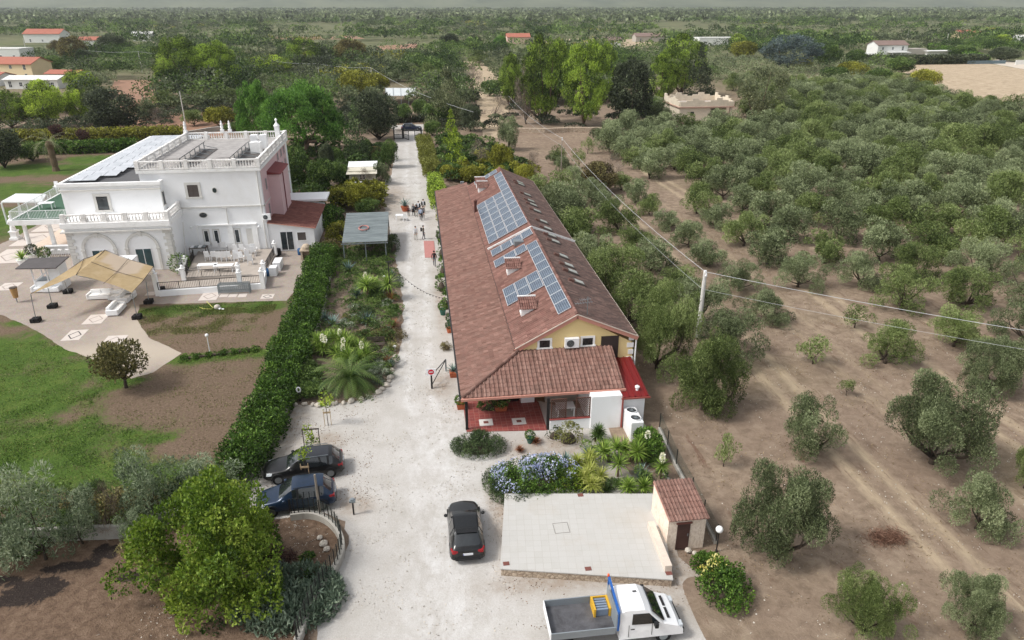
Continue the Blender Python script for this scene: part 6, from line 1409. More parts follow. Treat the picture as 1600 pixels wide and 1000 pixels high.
def lobes_of(rs, shape, R, z0, H, nl, lr):
    out = []
    for i in range(nl):
        u = usph(rs, 1)[0]; r = R*lr*rs.uniform(.75, 1.3)
        if shape == 'ball': zc = (z0+H)/2; hz = (H-z0)/2; k = rs.uniform(.5, 1)**.4; p = (u[0]*(R-r)*k, u[1]*(R-r)*k, zc+u[2]*(hz-r*.9)*k)
        elif shape == 'dome': uz = abs(u[2]); k = rs.uniform(.75, 1); p = (u[0]*(R-r)*k, u[1]*(R-r)*k, z0+r*.6+uz*(H-z0-r*1.5)*k)
        elif shape == 'cone':
            t = rs.rand()**1.2; a = rs.uniform(0, 6.283); rr = (R*.82)*(1-t)**.85*rs.uniform(.65, 1); r = R*lr*(1.15-t*.75)*rs.uniform(.8, 1.2); p = (rr*math.cos(a), rr*math.sin(a), z0+t*(H-z0-r*.6))
        elif shape == 'column': t = rs.rand(); a = rs.uniform(0, 6.283); rr = (R-r)*rs.uniform(.4, 1)*(1-t**3*.8); p = (rr*math.cos(a), rr*math.sin(a), z0+r*.5+t*(H-z0-r))
        elif shape == 'open':
            if i == 0: cen = [(R*rs.uniform(.42, .68)*math.cos(q*6.283/6+rs.normal()*.3), R*rs.uniform(.42, .68)*math.sin(q*6.283/6+rs.normal()*.3), z0+(H-z0)*rs.uniform(.22, .62)) for q in range(6)]+[(rs.normal()*R*.15, rs.normal()*R*.15, z0+(H-z0)*.7)]*2
            cx, cy, cz = cen[i % len(cen)]; p = (cx+rs.normal()*R*.17, cy+rs.normal()*R*.17, min(H-r*.8, max(r*.7, cz+rs.normal()*(H-z0)*.2)))
        else: p = (0, 0, z0)
        out.append((*p, r, .85))
    return out
def stem(rs, R, H, z0, lobes, r0, mat, root, nl=5, lean=.0):
    b = MB(); fk = Vector((rs.uniform(-.2, .2)*R*.3, rs.uniform(-.2, .2)*R*.3, z0*.75+.1)); b.tube([(0, 0, -.1), (fk.x*.4, fk.y*.4, fk.z*.5), tuple(fk)], [r0*1.3, r0, r0*.8], 7)
    ids = rs.choice(len(lobes), min(nl, len(lobes)), replace=False)
    for i in ids:
        l = Vector(lobes[i][:3]); m = fk.lerp(l, .5)+Vector((rs.normal()*.1*R, rs.normal()*.1*R, -.04*H)); b.tube([tuple(fk), tuple(m), tuple(l)], [r0*.62, r0*.4, r0*.12], 5)
    b.build('trunk', mat, root, smooth=True)
PROTO = {}
def proto(key, name, mat, seed, shape, R, H, z0, nl, lr, per, ls, lw, r0=.18, bark=None, up=.3, out=1.0, jit=.8, limbs=5, fill=.62, lobevar=.16):
    rs = np.random.RandomState(seed); root = thing(name, 'tree', 'tree'); lb = lobes_of(rs, shape, R, z0, H, nl, lr)
    if shape in ('cone', ): lb.append((0, 0, H-R*lr*.4, R*lr*.5, 1.3))
    C, D, L_, W_, T = lobe_leaves(rs, lb, per, ls, lw, up, out, jit, lobevar=lobevar, fill=fill); leafmesh('crown', C, D, L_, W_, T, mat, root, rs=rs)
    stem(rs, R, H, z0, lb, r0, bark or BARK, root, limbs); root['R'] = R; root['H'] = H; reg(root); PROTO.setdefault(key, []).append(root); return root
def fit(px, pb, pt, hw):
    p = G(px, pb); lo, hi = 0.0, 25.5
    dep = lambda v: (v-Vector((0, 0, CH))).dot(VF)
    for _ in range(40):
        m = (lo+hi)/2; v = Vector((p.x, p.y, m))-Vector((0, 0, CH)); y = 500-FPX*v.dot(VU)/v.dot(VF)
        if y > pt: lo = m
        else: hi = m
    return p, lo, hw*dep(Vector((p.x, p.y, lo*.6)))/FPX
prng = random.Random(11)
def tree_at(key, px, pb, pt, hw, label, cat='tree', group=None):
    p, H_, R_m = fit(px, pb, pt, hw); pr = prng.choice(PROTO[key])
    return put(pr, (p.x, p.y, 0), prng.uniform(0, 6.28), R_m/(pr['R']*.97), label, group, cat, H_/(pr['H']*.98))
# prototypes
for k in range(8): proto('olive', 'olive_tree', L_OLIVE if k % 2 else L_OLIVEG, 20+k, 'open', 2.6, 4.0, .4, 40, .26, 1000, .16, .046, .15, limbs=7, jit=.75, up=.25)
for k in range(3): proto('bigolive', 'olive_tree', L_OLIVE if k % 2 else L_OLIVEG, 240+k, 'open', 3.8, 4.8, .3, 84, .20, 1100, .155, .046, .2, limbs=9, jit=.75, up=.2)
for k in range(3): proto('sapling', 'olive_tree', L_OLIVEG, 40+k, 'open', 1.2, 2.2, .45, 12, .36, 620, .18, .055, .05, limbs=4)
for k in range(8): proto('grove', 'olive_tree', L_OLIVE if k % 2 else L_OLIVEG, 350+k, 'open', 3.0, 4.4, .4, 36, .28, 430, .25, .075, .15, limbs=4, jit=.7, up=.3)
for k in range(2): proto('umbrella', 'umbrella_pine', L_UMB, 60+k, 'dome', 6.5, 10.5, 2.6, 170, .16, 190, .34, .12, .35, BARKP, up=.8, jit=.6, limbs=9, lobevar=.3)
for k in range(3): proto('pine', 'pine_tree', L_PINE, 70+k, 'ball', 6.0, 14, .5, 120, .19, 150, .40, .13, .38, BARKP, up=.6, jit=.6, limbs=8, lobevar=.3)
for k in range(2): proto('lime', 'pine_tree', L_LIME, 75+k, 'ball', 5.0, 9.2, .3, 90, .21, 150, .38, .12, .25, BARKP, up=.7, jit=.6, limbs=6, lobevar=.3)
for k in range(3): proto('oak', 'holm_oak', L_DARK, 80+k, 'ball', 5.0, 9, .1, 90, .25, 95, .42, .17, .3, up=.2, limbs=5)
for k in range(2): proto('fir', 'fir_tree', L_FIR, 85+k, 'cone', 3.4, 10, .4, 70, .26, 110, .42, .13, .22, BARKP, up=-.1, jit=.4, limbs=1, lobevar=.2)
for k in range(2): proto('dome', 'domed_cypress', L_GREYC, 88+k, 'cone', 6.0, 10.5, .2, 80, .26, 70, .5, .15, .3, up=.8, jit=.4, limbs=2)
for k in range(2): proto('brightfir', 'young_cypress', L_BRIGHT, 92+k, 'cone', 2.6, 8.5, .2, 60, .28, 140, .36, .10, .15, up=1.0, jit=.4, limbs=1)
for k in range(2): proto('cedar', 'cedar_tree', L_DARK, 95+k, 'cone', 6.0, 13, .8, 80, .24, 60, .55, .16, .3, BARKP, up=-.1, out=1.2, jit=.5, limbs=2)
proto('bluecedar', 'cedar_tree', L_BLUEC, 98, 'ball', 8, 14, 1, 70, .2, 45, .7, .2, .35, BARKP, jit=.5)
proto('greycedar', 'cedar_tree', L_GREYC, 99, 'ball', 6.5, 12, .6, 70, .22, 55, .6, .15, .35, BARKP, jit=.5)
for k in range(3): proto('round', 'broadleaf_tree', L_GREEN, 100+k, 'ball', 4, 6, .1, 52, .28, 130, .34, .17, .2)
for k in range(2): proto('brown', 'broadleaf_tree', L_BROWNT, 104+k, 'ball', 5, 8, .2, 80, .25, 85, .42, .18, .25)
for k in range(2): proto('yellow', 'yellowing_tree', L_YHEDGE, 108+k, 'ball', 4, 5, .05, 48, .28, 120, .36, .16, .15)
for k in range(2): proto('bare', 'bare_tree', L_TWIG, 112+k, 'open', 3, 5, .5, 24, .34, 70, .7, .03, .14, up=.6, jit=.5, fill=.2)
proto('dead', 'dead_tree', L_TWIG, 116, 'ball', 4.5, 12, .5, 50, .28, 60, 1.0, .04, .22, up=-1.0, jit=.5, fill=.3)
for k in range(3): proto('shrub', 'garden_shrub', L_GREEN, 120+k, 'dome', 1.0, 1.2, .05, 14, .42, 700, .14, .06, .03, limbs=3)
for k in range(2): proto('yshrub', 'garden_shrub', L_YHEDGE, 124+k, 'dome', 1.0, 1.2, .05, 14, .42, 700, .14, .06, .03, limbs=3)
for k in range(2): proto('dshrub', 'garden_shrub', L_BRUSH, 128+k, 'dome', 1.0, 1.2, .05, 14, .42, 700, .14, .05, .03, limbs=3)
for k in range(2): proto('bshrub', 'garden_shrub', L_BRIGHT, 132+k, 'dome', 1.0, 1.2, .05, 14, .42, 700, .14, .07, .03, limbs=3)
proto('sshrub', 'garden_shrub', L_SILVER, 136, 'dome', 1.0, 1.2, .05, 14, .42, 620, .18, .05, .03, limbs=3)
proto('brshrub', 'garden_shrub', L_BROWNT, 137, 'dome', 1.0, 1.2, .05, 14, .42, 600, .16, .05, .03, limbs=3)
proto('purple', 'purple_tree', L_PURPLE, 138, 'ball', 1.6, 4.2, 1.6, 14, .4, 260, .25, .12, .08)
# ---------------------------------------------------------------- olive grove, hand placed near trees first
for a in (('bigolive', 1212, 872, 738, 74, 'broad dense olive tree nearest the stone hut and globe lamp'), ('bigolive', 1455, 724, 596, 80, 'very large rounded olive tree at the right of the bare track'), ('olive', 1267, 712, 624, 47, 'ragged olive tree with an open crown between the two biggest ones'),
          ('olive', 1525, 826, 738, 50, 'low rounded olive tree below the largest one'), ('bigolive', 1347, 990, 912, 52, 'olive tree cut by the bottom edge, left one'), ('bigolive', 1517, 985, 908, 50, 'olive tree cut by the bottom edge, right one'),
          ('bigolive', 1097, 640, 528, 66, 'spreading olive tree just right of the red roofed annex'), ('olive', 1383, 567, 504, 42, 'open branched olive tree with a visible forked trunk below the wires'), ('bigolive', 1547, 612, 532, 54, 'dark double olive tree at the right edge beside the far track'),
          ('olive', 1600, 762, 690, 26, 'olive tree cut by the right picture edge'), ('olive', 1138, 560, 488, 50, 'olive tree growing right of the concrete utility pole'), ('bigolive', 1026, 577, 452, 54, 'dense dark olive tree against the farmhouse corner'),
          ('sapling', 1270, 569, 527, 28, 'small twin stemmed olive alone below the wires'), ('sapling', 1130, 729, 680, 20, 'thin olive sapling at the left edge of the orchard soil'), ('sapling', 1322, 618, 592, 13, 'tiny sparse olive bush beside the ragged olive'), ('sapling', 1335, 512, 478, 22, 'stunted olive with a bare snapped stem')): tree_at(*a)
def inpoly(x, y, P):
    c = False
    for (x1, y1), (x2, y2) in zip(P, P[1:]+P[:1]):
        if (y1 > y) != (y2 > y) and x < (x2-x1)*(y-y1)/(y2-y1)+x1: c = not c
    return c
def proj(x, y, z=0):
    v = Vector((x, y, z-CH)); d = v.dot(VF); return (800+FPX*v.dot(VR)/d, 500-FPX*v.dot(VU)/d, d)
FLD = [tuple(G(a, b_)[:2]) for a, b_ in ((1372, 134), (1425, 100), (1540, 90), (1750, 110), (1800, 215), (1600, 190), (1500, 168))]
gr = random.Random(7); cand = []
for i in range(40):
    for j in range(-1, 42):
        x = 17.9+6.65*i+gr.uniform(-.35, .35); y = 56.6+7.1*j+gr.uniform(-.5, .5); far = y > 112
        X, Y, d = proj(x, y, 2)
        if X < -60 or X > 1680 or Y < 92 or Y > 640: continue
        if j < 0 and i < 4: continue
        if (x < 22 and y > 104) or (x < 29 and y > 128) or (x < 36 and 134 < y) : continue
        if y > 152 and x < 52: continue
        if 60 < x < 80 and 166 < y < 189: continue
        if 56 < x < 84 and (189 <= y < 205 or 150 < y < 168): continue
        if 58 < x < 104 and y > 178 and x < y*.46: continue
        if inpoly(x, y, FLD): continue
        if x > y*1.05 and y > 215: continue
        if i == 2 and y > 108: continue
        if i in (2, 3) and gr.random() < .08: continue
        R_m = 3.4 if i == 0 else 2.7 if i == 1 else 2.0 if i == 2 else 2.75 if i < 6 and y < 90 else 3.3 if y < 100 else 3.6
        if i < 3 and y > 100: R_m = 1.9
        cand.append((d, x, y, R_m*gr.uniform(.84, 1.14)))
cand.sort(); print('grove trees', len(cand))
for k, (d, x, y, R_m) in enumerate(cand[:300-16]):
    pr = gr.choice(PROTO['olive' if d < 75 else 'grove']); s_ = R_m/pr['R']
    if x < 20: lb, gp = 'grey green olive tree in the row hugging the farmhouse', 'olive row beside the farmhouse'
    elif x < 28 and y < 112: lb, gp = 'grey green olive tree in the second row from the farmhouse', 'second olive row'
    elif x < 34: lb, gp = 'smaller olive tree in the first row right of the bare lane', 'first olive row past the lane'
    elif y < 100: lb, gp = 'olive tree in the middle rows of the grove with soil showing beneath', 'middle olive rows'
    else: lb, gp = 'olive tree in the closed canopy at the back of the grove', 'back of the olive grove'
    put(pr, (x, y, 0), gr.uniform(0, 6.28), s_, lb, gp, 'olive tree', s_*gr.uniform(.9, 1.15))
def massblobs(name, pts, mat, nq, seed, label=None, cat=None, ls=1.1, lw=.5):
    """one stuff object made of leafy clumps: pts = (x,y,r,h,tone)"""
    rs = np.random.RandomState(seed); C, D, T = [], [], []
    for x, y, r, h, t in pts:
        u = usph(rs, nq); u[:, 2] = np.abs(u[:, 2])*.9-.1; q = u*(.7+.35*rs.rand(nq))[:, None]*np.array([r, r, h*.55])+np.array([x, y, h*.48]); C.append(q); D.append(u+rs.normal(size=(nq, 3))*.6); T.append(np.clip(t+rs.normal(size=nq)*.16, 0, 1))
    C, D, T = map(np.concatenate, (C, D, T)); n = len(C)
    o = leafmesh(name, C, D, ls*(.6+.8*rs.rand(n)), lw*(.6+.8*rs.rand(n)), T, mat, rs=rs); o['kind'] = 'stuff'
    if label: o['label'] = label; o['category'] = cat
    return o
massblobs('distant_olive_grove', [(x, y, R_m, 4.4, gr.uniform(.3, .7)) for d, x, y, R_m in cand[300-16:]], L_OLIVE, 90, 5, 'back of the olive grove where single trees merge', 'grove', .7, .25)
# far countryside beyond
AV = [[tuple(G(a, b_)[:2]) for a, b_ in P] for P in (((160, 158), (178, 124), (268, 124), (275, 148), (250, 172), (213, 186)), ((714, 94), (754, 94), (792, 135), (798, 216), (748, 216), (742, 150)), ((963, 79), (974, 61), (1032, 57), (1032, 81)), ((-80, 172), (-60, 76), (30, 74), (70, 108), (116, 120), (112, 172)), ((1325, 104), (1325, 82), (1490, 82), (1545, 102)), ((45, 82), (45, 60), (105, 60), (105, 82)), ((135, 78), (135, 64), (160, 64), (160, 78)), ((790, 82), (795, 60), (826, 60), (830, 82)), ((1095, 80), (1095, 62), (1150, 62), (1150, 80)), ((1570, 80), (1570, 60), (1700, 60), (1700, 80)), ((1535, 120), (1535, 92), (1700, 92), (1700, 120)), ((592, 200), (592, 132), (658, 132), (658, 200)))]+[[tuple(v[:2]) for v in F_] for F_ in FARF]+[FLD]
fr_ = random.Random(21); A_, B_, Cc, Dd = [], [], [], []
rowa = .35
for i in range(0, 14000):
    y = 205+900*(i/14000)**1.35; x = fr_.uniform(-.80*y-20, .98*y+20)
    X, Y, d = proj(x, y, 2)
    if X < -20 or X > 1620 or any(inpoly(x, y, P) for P in AV): continue
    if x > 40 and y < 265 and x > y*.3: 
        if Y > 100: continue
    nz = mnoise.noise(Vector((x*.005, y*.005, 1))); n2_ = mnoise.noise(Vector((x*.02, y*.02, 7)))
    if nz > .16 and y > 250: 
        if fr_.random() < .97: continue
    sp = 6.5 if y < 500 else 8
    x = round(x/sp)*sp+fr_.uniform(-.8, .8); y = round(y/sp)*sp+fr_.uniform(-.8, .8)
    if n2_ > .2 or fr_.random() < .05: B_.append((x, y, fr_.uniform(4, 7), fr_.uniform(6, 11), fr_.uniform(.1, .8)))
    elif fr_.random() < .05: Dd.append((x, y, fr_.uniform(4, 7), fr_.uniform(7, 13), fr_.uniform(.2, .8)))
    elif n2_ < -.42: Cc.append((x, y, fr_.uniform(3, 5), fr_.uniform(3, 6), fr_.uniform(.3, .9)))
    else: A_.append((x, y, fr_.uniform(2.4, 3.6), fr_.uniform(3.4, 4.8), .5+nz*.5+fr_.uniform(-.15, .15)))
print('far', len(A_), len(B_), len(Cc))
massblobs('near_olive_plots', [q for q in A_ if q[1] < 420], L_OLIVE, 90, 11, 'silvery olive plots just beyond the gardens', 'grove', .75, .32)
massblobs('near_woodland', [q for q in B_ if q[1] < 420], L_GREEN, 300, 12, 'green woodland clumps just beyond the gardens', 'woodland', .75, .36)
massblobs('far_olive_groves', [q for q in A_ if q[1] >= 420], L_OLIVE, 26, 1, 'silvery olive groves covering the far plain', 'grove', 1.5, .75)
massblobs('far_woodland', [q for q in B_ if q[1] >= 420], L_GREEN, 60, 2, 'darker clumps of woodland scattered over the far plain', 'woodland', 1.8, .8)
massblobs('far_dark_trees', Dd, L_DARK, 260, 9, 'dark pines and oaks scattered over the far plain', 'woodland', .8, .4)
massblobs('far_scrub', Cc, L_YHEDGE, 26, 3, 'yellow green scrub patches on the far plain', 'scrub', 1.5, .7)
Z_ = []
for i in range(5200):
    y = 1100+2400*(i/5200)**1.3; x = fr_.uniform(-.82*y, .98*y); Z_.append((x, y, fr_.uniform(9, 17), fr_.uniform(5, 9), fr_.uniform(.2, .8)))
massblobs('horizon_groves', Z_, L_OLIVE, 10, 4, 'merged tree cover along the horizon', 'woodland', 9, 4)
# left and middle background under-storey, y 120..205
# ---------------------------------------------------------------- single background trees
for a in (
 ('pine', 288, 152, 53, 42, 'tall rounded pine, left one of the pair above the villa roof'), ('pine', 345, 152, 62, 38, 'tall rounded pine, right one of the pair above the villa roof'), ('lime', 132, 152, 106, 28, 'lime green pine beside the tilled red plot'),
 ('oak', 181, 92, 50, 27, 'distant dark green round tree above the tilled red plot'), ('lime', 78, 198, 122, 34, 'lime green pine behind the yellow hedge, tallest of the left group'), ('pine', 20, 200, 140, 32, 'pine at the far left edge above the yellow hedge'), ('lime', 128, 192, 134, 22, 'small yellow green pine beside the dark holm oak'),
 ('oak', 178, 205, 134, 44, 'large dark holm oak behind the garden hedges'), ('round', 88, 112, 84, 17, 'round green tree right of the cream house'), ('grove', 75, 114, 95, 11, 'grey green olive beside the cream house'), ('brown', 118, 100, 54, 24, 'brownish green wide tree between the distant houses'), ('brown', 90, 84, 62, 14, 'brownish tree in front of the distant red roofed house'), ('oak', 136, 108, 74, 14, 'dark tree behind the round green one'),
 ('grove', 260, 172, 141, 28, 'wide grey green olive left of the garden pole'), ('grove', 228, 188, 156, 20, 'olive beside the dry clearing behind the holm oak'), ('grove', 346, 168, 137, 30, 'pale olive under the pair of tall pines'), ('yellow', 345, 198, 164, 26, 'yellow tinged bush tree left of the umbrella pine'), ('grove', 304, 196, 172, 22, 'low grey green tree right of the garden pole'), ('round', 372, 205, 190, 24, 'low green bush behind the roof balustrade'), ('bare', 252, 196, 168, 17, 'bare brown shrub on the dry clearing'), ('bare', 302, 160, 147, 16, 'bare shrub at the foot of the tall pines'),
 ('umbrella', 478, 246, 123, 72, 'large bright green umbrella pine behind the villa'), ('umbrella', 408, 236, 121, 36, 'bright green umbrella pine half hidden by its larger neighbour'), ('fir', 560, 254, 152, 27, 'conical dark fir beside the drive garden'), ('oak', 592, 218, 134, 38, 'dark dense holm oak left of the gate'),
 ('lime', 424, 122, 82, 38, 'pale pine with a flat wide crown above the umbrella pine'), ('pine', 478, 110, 57, 31, 'rounded pine behind the narrow dark conifer'), ('fir', 443, 104, 46, 12, 'narrow dark conifer between two pale pines'), ('brown', 548, 106, 59, 29, 'dense brownish green tree at the head of the valley'), ('oak', 512, 108, 70, 14, 'dark tree left of the brownish dense one'), ('yellow', 560, 150, 107, 36, 'wide yellow green tree behind the holm oak'), ('yellow', 588, 148, 112, 24, 'yellow green tree left of the white canopy'),
 ('dome', 700, 196, 106, 41, 'large domed grey green cypress right of the gate'), ('round', 684, 196, 156, 28, 'dark clipped bush in front of the domed cypress'), ('round', 630, 190, 160, 18, 'green tree directly behind the gate'), ('round', 656, 182, 152, 13, 'darker green tree by the end of the white canopy'), ('brightfir', 706, 240, 170, 19, 'bright green feathery cypress, rear one of two'), ('brightfir', 712, 266, 198, 22, 'bright green feathery cypress, front one of two'), ('round', 676, 212, 186, 15, 'round bush just right of the gate'), ('oak', 735, 205, 158, 18, 'dark green bush beneath the domed cypress on the right'),
 ('grove', 640, 128, 94, 24, 'silvery olive up the valley, left of two'), ('grove', 668, 132, 98, 22, 'silvery olive up the valley, right of two'), ('oak', 702, 84, 50, 19, 'dark tall tree in the valley skyline'), ('oak', 741, 80, 52, 14, 'dark tree right of the tallest valley tree'), ('umbrella', 782, 82, 54, 14, 'small umbrella pine before the pink farmhouse'), ('grove', 748, 102, 78, 18, 'olive at the top of the bare field'), ('round', 765, 150, 123, 17, 'green bush in the middle of the bare field'), ('bare', 740, 140, 100, 16, 'pinkish bare tree at the edge of the bare field'), ('bare', 775, 182, 150, 24, 'brown leafless thicket in the bare field'),
 ('pine', 846, 194, 50, 36, 'tall yellow green pine, left of the central pair'), ('pine', 913, 198, 60, 43, 'tall yellow green pine, right of the central pair'), ('dead', 822, 194, 92, 22, 'grey dead tree beside the central pines'), ('pine', 798, 170, 80, 20, 'pine behind the grey dead tree'), ('oak', 984, 200, 84, 38, 'dark olive brown oak between the pine groups'), ('pine', 870, 160, 58, 30, 'pine set back between the central pair'), ('pine', 940, 150, 64, 26, 'pine behind the dark oak'),
 ('pine', 1062, 150, 50, 40, 'tall leaning yellow green pine left of the battlemented building'), ('pine', 1032, 165, 78, 26, 'lower pine in front of the tall leaning one'), ('cedar', 1088, 165, 70, 32, 'dark layered cedar behind the battlemented building'), ('greycedar', 1188, 192, 98, 42, 'greyish cedar right of the battlemented building'), ('bluecedar', 1232, 112, 52, 50, 'blue grey cedar left of the modern white house'), ('round', 1015, 190, 148, 22, 'green tree at the left of the battlemented building'), ('yellow', 1160, 92, 62, 24, 'orange green tree on the right skyline'), ('lime', 1150, 80, 50, 14, 'lime pine on the right skyline'),
 ('round', 1290, 106, 66, 23, 'green bushy tree left of the modern white house'), ('round', 1335, 104, 74, 16, 'green tree behind the flat white carport'), ('round', 1405, 116, 86, 24, 'round green tree in front of the dark hedge'), ('yellow', 1443, 138, 106, 27, 'bright yellow bush at the corner of the ploughed field'), ('yellow', 1330, 122, 94, 27, 'yellow green tree beside the field corner'), ('yellow', 1252, 108, 92, 18, 'low yellow green tree beside the blue cedar'), ('round', 1372, 134, 104, 24, 'dark green tree at the grove edge'), ('round', 1300, 128, 102, 24, 'green tree at the grove edge left of the yellow one'), ('lime', 1562, 82, 53, 18, 'lime green tree on the right horizon'), ('round', 1500, 90, 68, 24, 'dark bush beside the field road corner'), ('oak', 1568, 96, 72, 24, 'dark tree mass above the field road'), ('round', 1530, 74, 54, 14, 'round tree on the far right horizon'),
 ('round', 462, 292, 222, 32, 'leafy dark green tree behind the pink wall'), ('round', 505, 300, 245, 26, 'dark green tree above the flat white canopy roof'), ('oak', 512, 268, 222, 13, 'small rounded dark tree behind the side wing'), ('round', 610, 262, 214, 15, 'green bush at the left edge of the drive before the gate'), ('grove', 597, 288, 252, 16, 'small grey olive beside the cream cabin'), ('bare', 572, 292, 262, 14, 'leafless shrub in front of the cream cabin'), ('yellow', 562, 330, 283, 24, 'yellow green bush behind the metal roofed shelter'), ('yellow', 538, 322, 292, 18, 'yellow green bush left of the white car'), ('round', 575, 336, 308, 22, 'green bush touching the shelter roof'), ('round', 530, 290, 250, 18, 'mid green shrub left of the cream cabin'), ('round', 525, 262, 228, 16, 'green shrub below the conical fir'), ('brown', 585, 250, 228, 16, 'brown green shrub below the holm oak'),
 ('bare', 748, 262, 218, 18, 'brown twiggy shrub right of the feathery cypresses'), ('yellow', 782, 272, 222, 22, 'yellow green shrub behind the farmhouse back gable'), ('yellow', 735, 285, 256, 20, 'yellow green bush at the back left of the farmhouse'), ('yellow', 700, 282, 256, 14, 'dense yellow green bush beside the far side of the drive'), ('yellow', 820, 285, 255, 18, 'olive yellow bush behind the farmhouse ridge'), ('bare', 830, 282, 238, 16, 'bare purple stemmed tree behind the farmhouse ridge'), ('grove', 795, 235, 182, 18, 'olive tree at the foot of the bare field'), ('brown', 935, 300, 250, 34, 'yellowing brown green shrub between lane and first olive row'), ('bare', 955, 285, 240, 22, 'bare shrub behind the yellowing brown one'),
 ('sapling', 905, 262, 232, 12, 'young slim olive left of the far lane'), ('sapling', 918, 240, 214, 11, 'young slim olive further up the far lane'), ('sapling', 872, 258, 226, 12, 'young olive near the thin utility pole'),
 ): tree_at(*a)
# conifers at far left
for a in (('oak', 8, 262, 188, 34, 'dark green spreading tree at the far left edge of the lawn'), ('round', 52, 252, 218, 24, 'dark green low conifer beside the palm')): tree_at(*a)
tree_at('purple', 96, 236, 190, 12, 'dark purple leaved small tree, left of two by the hedge'); tree_at('purple', 136, 236, 198, 11, 'dark purple leaved small tree, right of two by the hedge')
# round ornamental tree, big bright tree and shrubs of the lower left
r = proto('apple', 'ornamental_tree', LEAF('bronze_green_leaves', S(66, 66, 38), S(106, 104, 62), S(150, 140, 92)), 150, 'ball', 2.1, 2.9, .55, 46, .24, 520, .17, .09, .11)
tree_at('apple', 197, 606, 532, 48, 'bushy bronze green round tree standing alone on the patchy lawn')
r = proto('fig', 'mulberry_tree', LEAF('lime_tree_leaves', S(54, 78, 20), S(104, 132, 40), S(150, 168, 70), rnd=.1), 151, 'open', 4.0, 4.4, .3, 90, .17, 800, .15, .09, .2, limbs=9, lobevar=.2)
tree_at('fig', 345, 915, 768, 134, 'large bright lime green tree in the bare plot beside the curved wall')
L_SILVER2 = LEAF('silver_green_leaves', S(70, 86, 62), S(124, 140, 108), S(182, 192, 160), rnd=.2); r = proto('silver', 'silver_tree', L_SILVER2, 152, 'open', 2.0, 4.0, .5, 26, .32, 460, .24, .055, .08); r = proto('silver', 'silver_tree', L_SILVER2, 153, 'open', 2.0, 4.0, .5, 26, .32, 460, .24, .055, .08)
for a in (('silver', 240, 815, 706, 42, 'tall silvery shrub tree behind the bright lime tree'), ('silver', 330, 785, 720, 44, 'silvery shrub between lime tree and long hedge'), ('silver', 72, 875, 742, 54, 'silvery green tree leaning over the plot wall'), ('silver', 5, 885, 750, 44, 'pale silvery tree at the left picture edge'), ('silver', 130, 850, 760, 36, 'small silvery shrub behind the plot wall'), ('bare', 172, 835, 757, 28, 'rusty leafless shrub behind the plot wall'), ('silver', 208, 850, 800, 20, 'grey green shrub at the end of the plot wall')): tree_at(*a)
for i, (px_, py_, w_, k_, lb) in enumerate(((285, 772, 40, 'dshrub', 'dark clipped shrub between silver tree and hedge'), (110, 805, 30, 'brshrub', 'brown green shrub along the plot wall'), (20, 790, 30, 'shrub', 'green shrub at the left end of the plot wall'), (230, 870, 30, 'shrub', 'green shrub under the bright lime tree'), (395, 825, 34, 'bshrub', 'lime green shrub between lime tree and curved wall'), (290, 948, 34, 'bshrub', 'lime green shrub at the bottom left of the bright tree'), (180, 800, 40, 'brshrub', 'rust tinged shrub behind the plot wall'))):
    p, _, R_m = fit(px_, py_, py_-30, w_); pr = prng.choice(PROTO[k_]); put(pr, (p.x, p.y, 0), prng.uniform(0, 6), R_m, lb, None, 'shrub', R_m*.9)
# palm tree
def blade(b, o, az, el, L_, w, droop, segs=4, tone=.5, tl=None, fold=0):
    o = Vector(o); prev = None; p = Vector(o); e = el; d = Vector((math.cos(az), math.sin(az), 0)); s_ = Vector((-math.sin(az), math.cos(az), 0))
    for k in range(segs+1):
        t = k/segs; ww = w*(1-t)**.7*(.6+.8*min(1, t*3)) if k else w*.6
        cur = (p-s_*ww/2, p+s_*ww/2)
        if prev: b.quad(prev[0], prev[1], cur[1], cur[0]); tl.append(tone)
        prev = cur; p = p+(d*math.cos(e)+Vector((0, 0, 1))*math.sin(e))*(L_/segs); e -= droop/segs
def rosette(name, mat, n, L_, w, el0, el1, droop, seed, z=0, root=None, stemh=0, heads=1, spread=0, loc=None, tl_=None, segs=4):
    rs = random.Random(seed); b = MB(); tl = []
    for h_ in range(heads):
        a0 = rs.uniform(0, 6.28); hx, hy = (spread*math.cos(a0)*rs.uniform(.5, 1), spread*math.sin(a0)*rs.uniform(.5, 1)) if heads > 1 else (0, 0); hz = z+stemh*(rs.uniform(.5, 1.1) if heads > 1 else 1)
        for k in range(n):
            t = (k+.5)/n; az = k*2.399+rs.uniform(-.2, .2); el = el0+(el1-el0)*t+rs.uniform(-.1, .1); blade(b, (hx, hy, hz), az, el, L_*rs.uniform(.8, 1.1), w, droop*rs.uniform(.7, 1.3), segs, min(1, max(0, rs.gauss(.5, .2))), tl)
    return b.build(name, mat, root, tone=tl, loc=loc)
def frond(b, o, az, el, L_, droop, tl, w=.5, n=16, tone=.5, nar=.045):
    p = Vector(o); e = el; d = Vector((math.cos(az), math.sin(az), 0)); s_ = Vector((-math.sin(az), math.cos(az), 0)); pts = [Vector(p)]
    for k in range(n): q = (d*math.cos(e)+Vector((0, 0, 1))*math.sin(e)); p = p+q*(L_/n); e -= droop/n; pts.append(Vector(p))
    for k in range(1, n+1):
        q = (pts[k]-pts[k-1]).normalized(); ll = w*math.sin(math.pi*min(1, .12+.88*k/n))**.6+.04; up = s_.cross(q)
        for sg in (-1, 1):
            tip = pts[k]+s_*sg*ll*.85+q*ll*.55-Vector((0, 0, 1))*ll*.22; m = pts[k].lerp(tip, .4); wv_ = q*nar
            b.quad(pts[k], m+wv_, tip, m-wv_); tl.append(min(1, max(0, tone+.1*sg)))
    for k in range(n): b.quad(pts[k]-s_*.02, pts[k]+s_*.02, pts[k+1]+s_*.014, pts[k+1]-s_*.014); tl.append(.8)
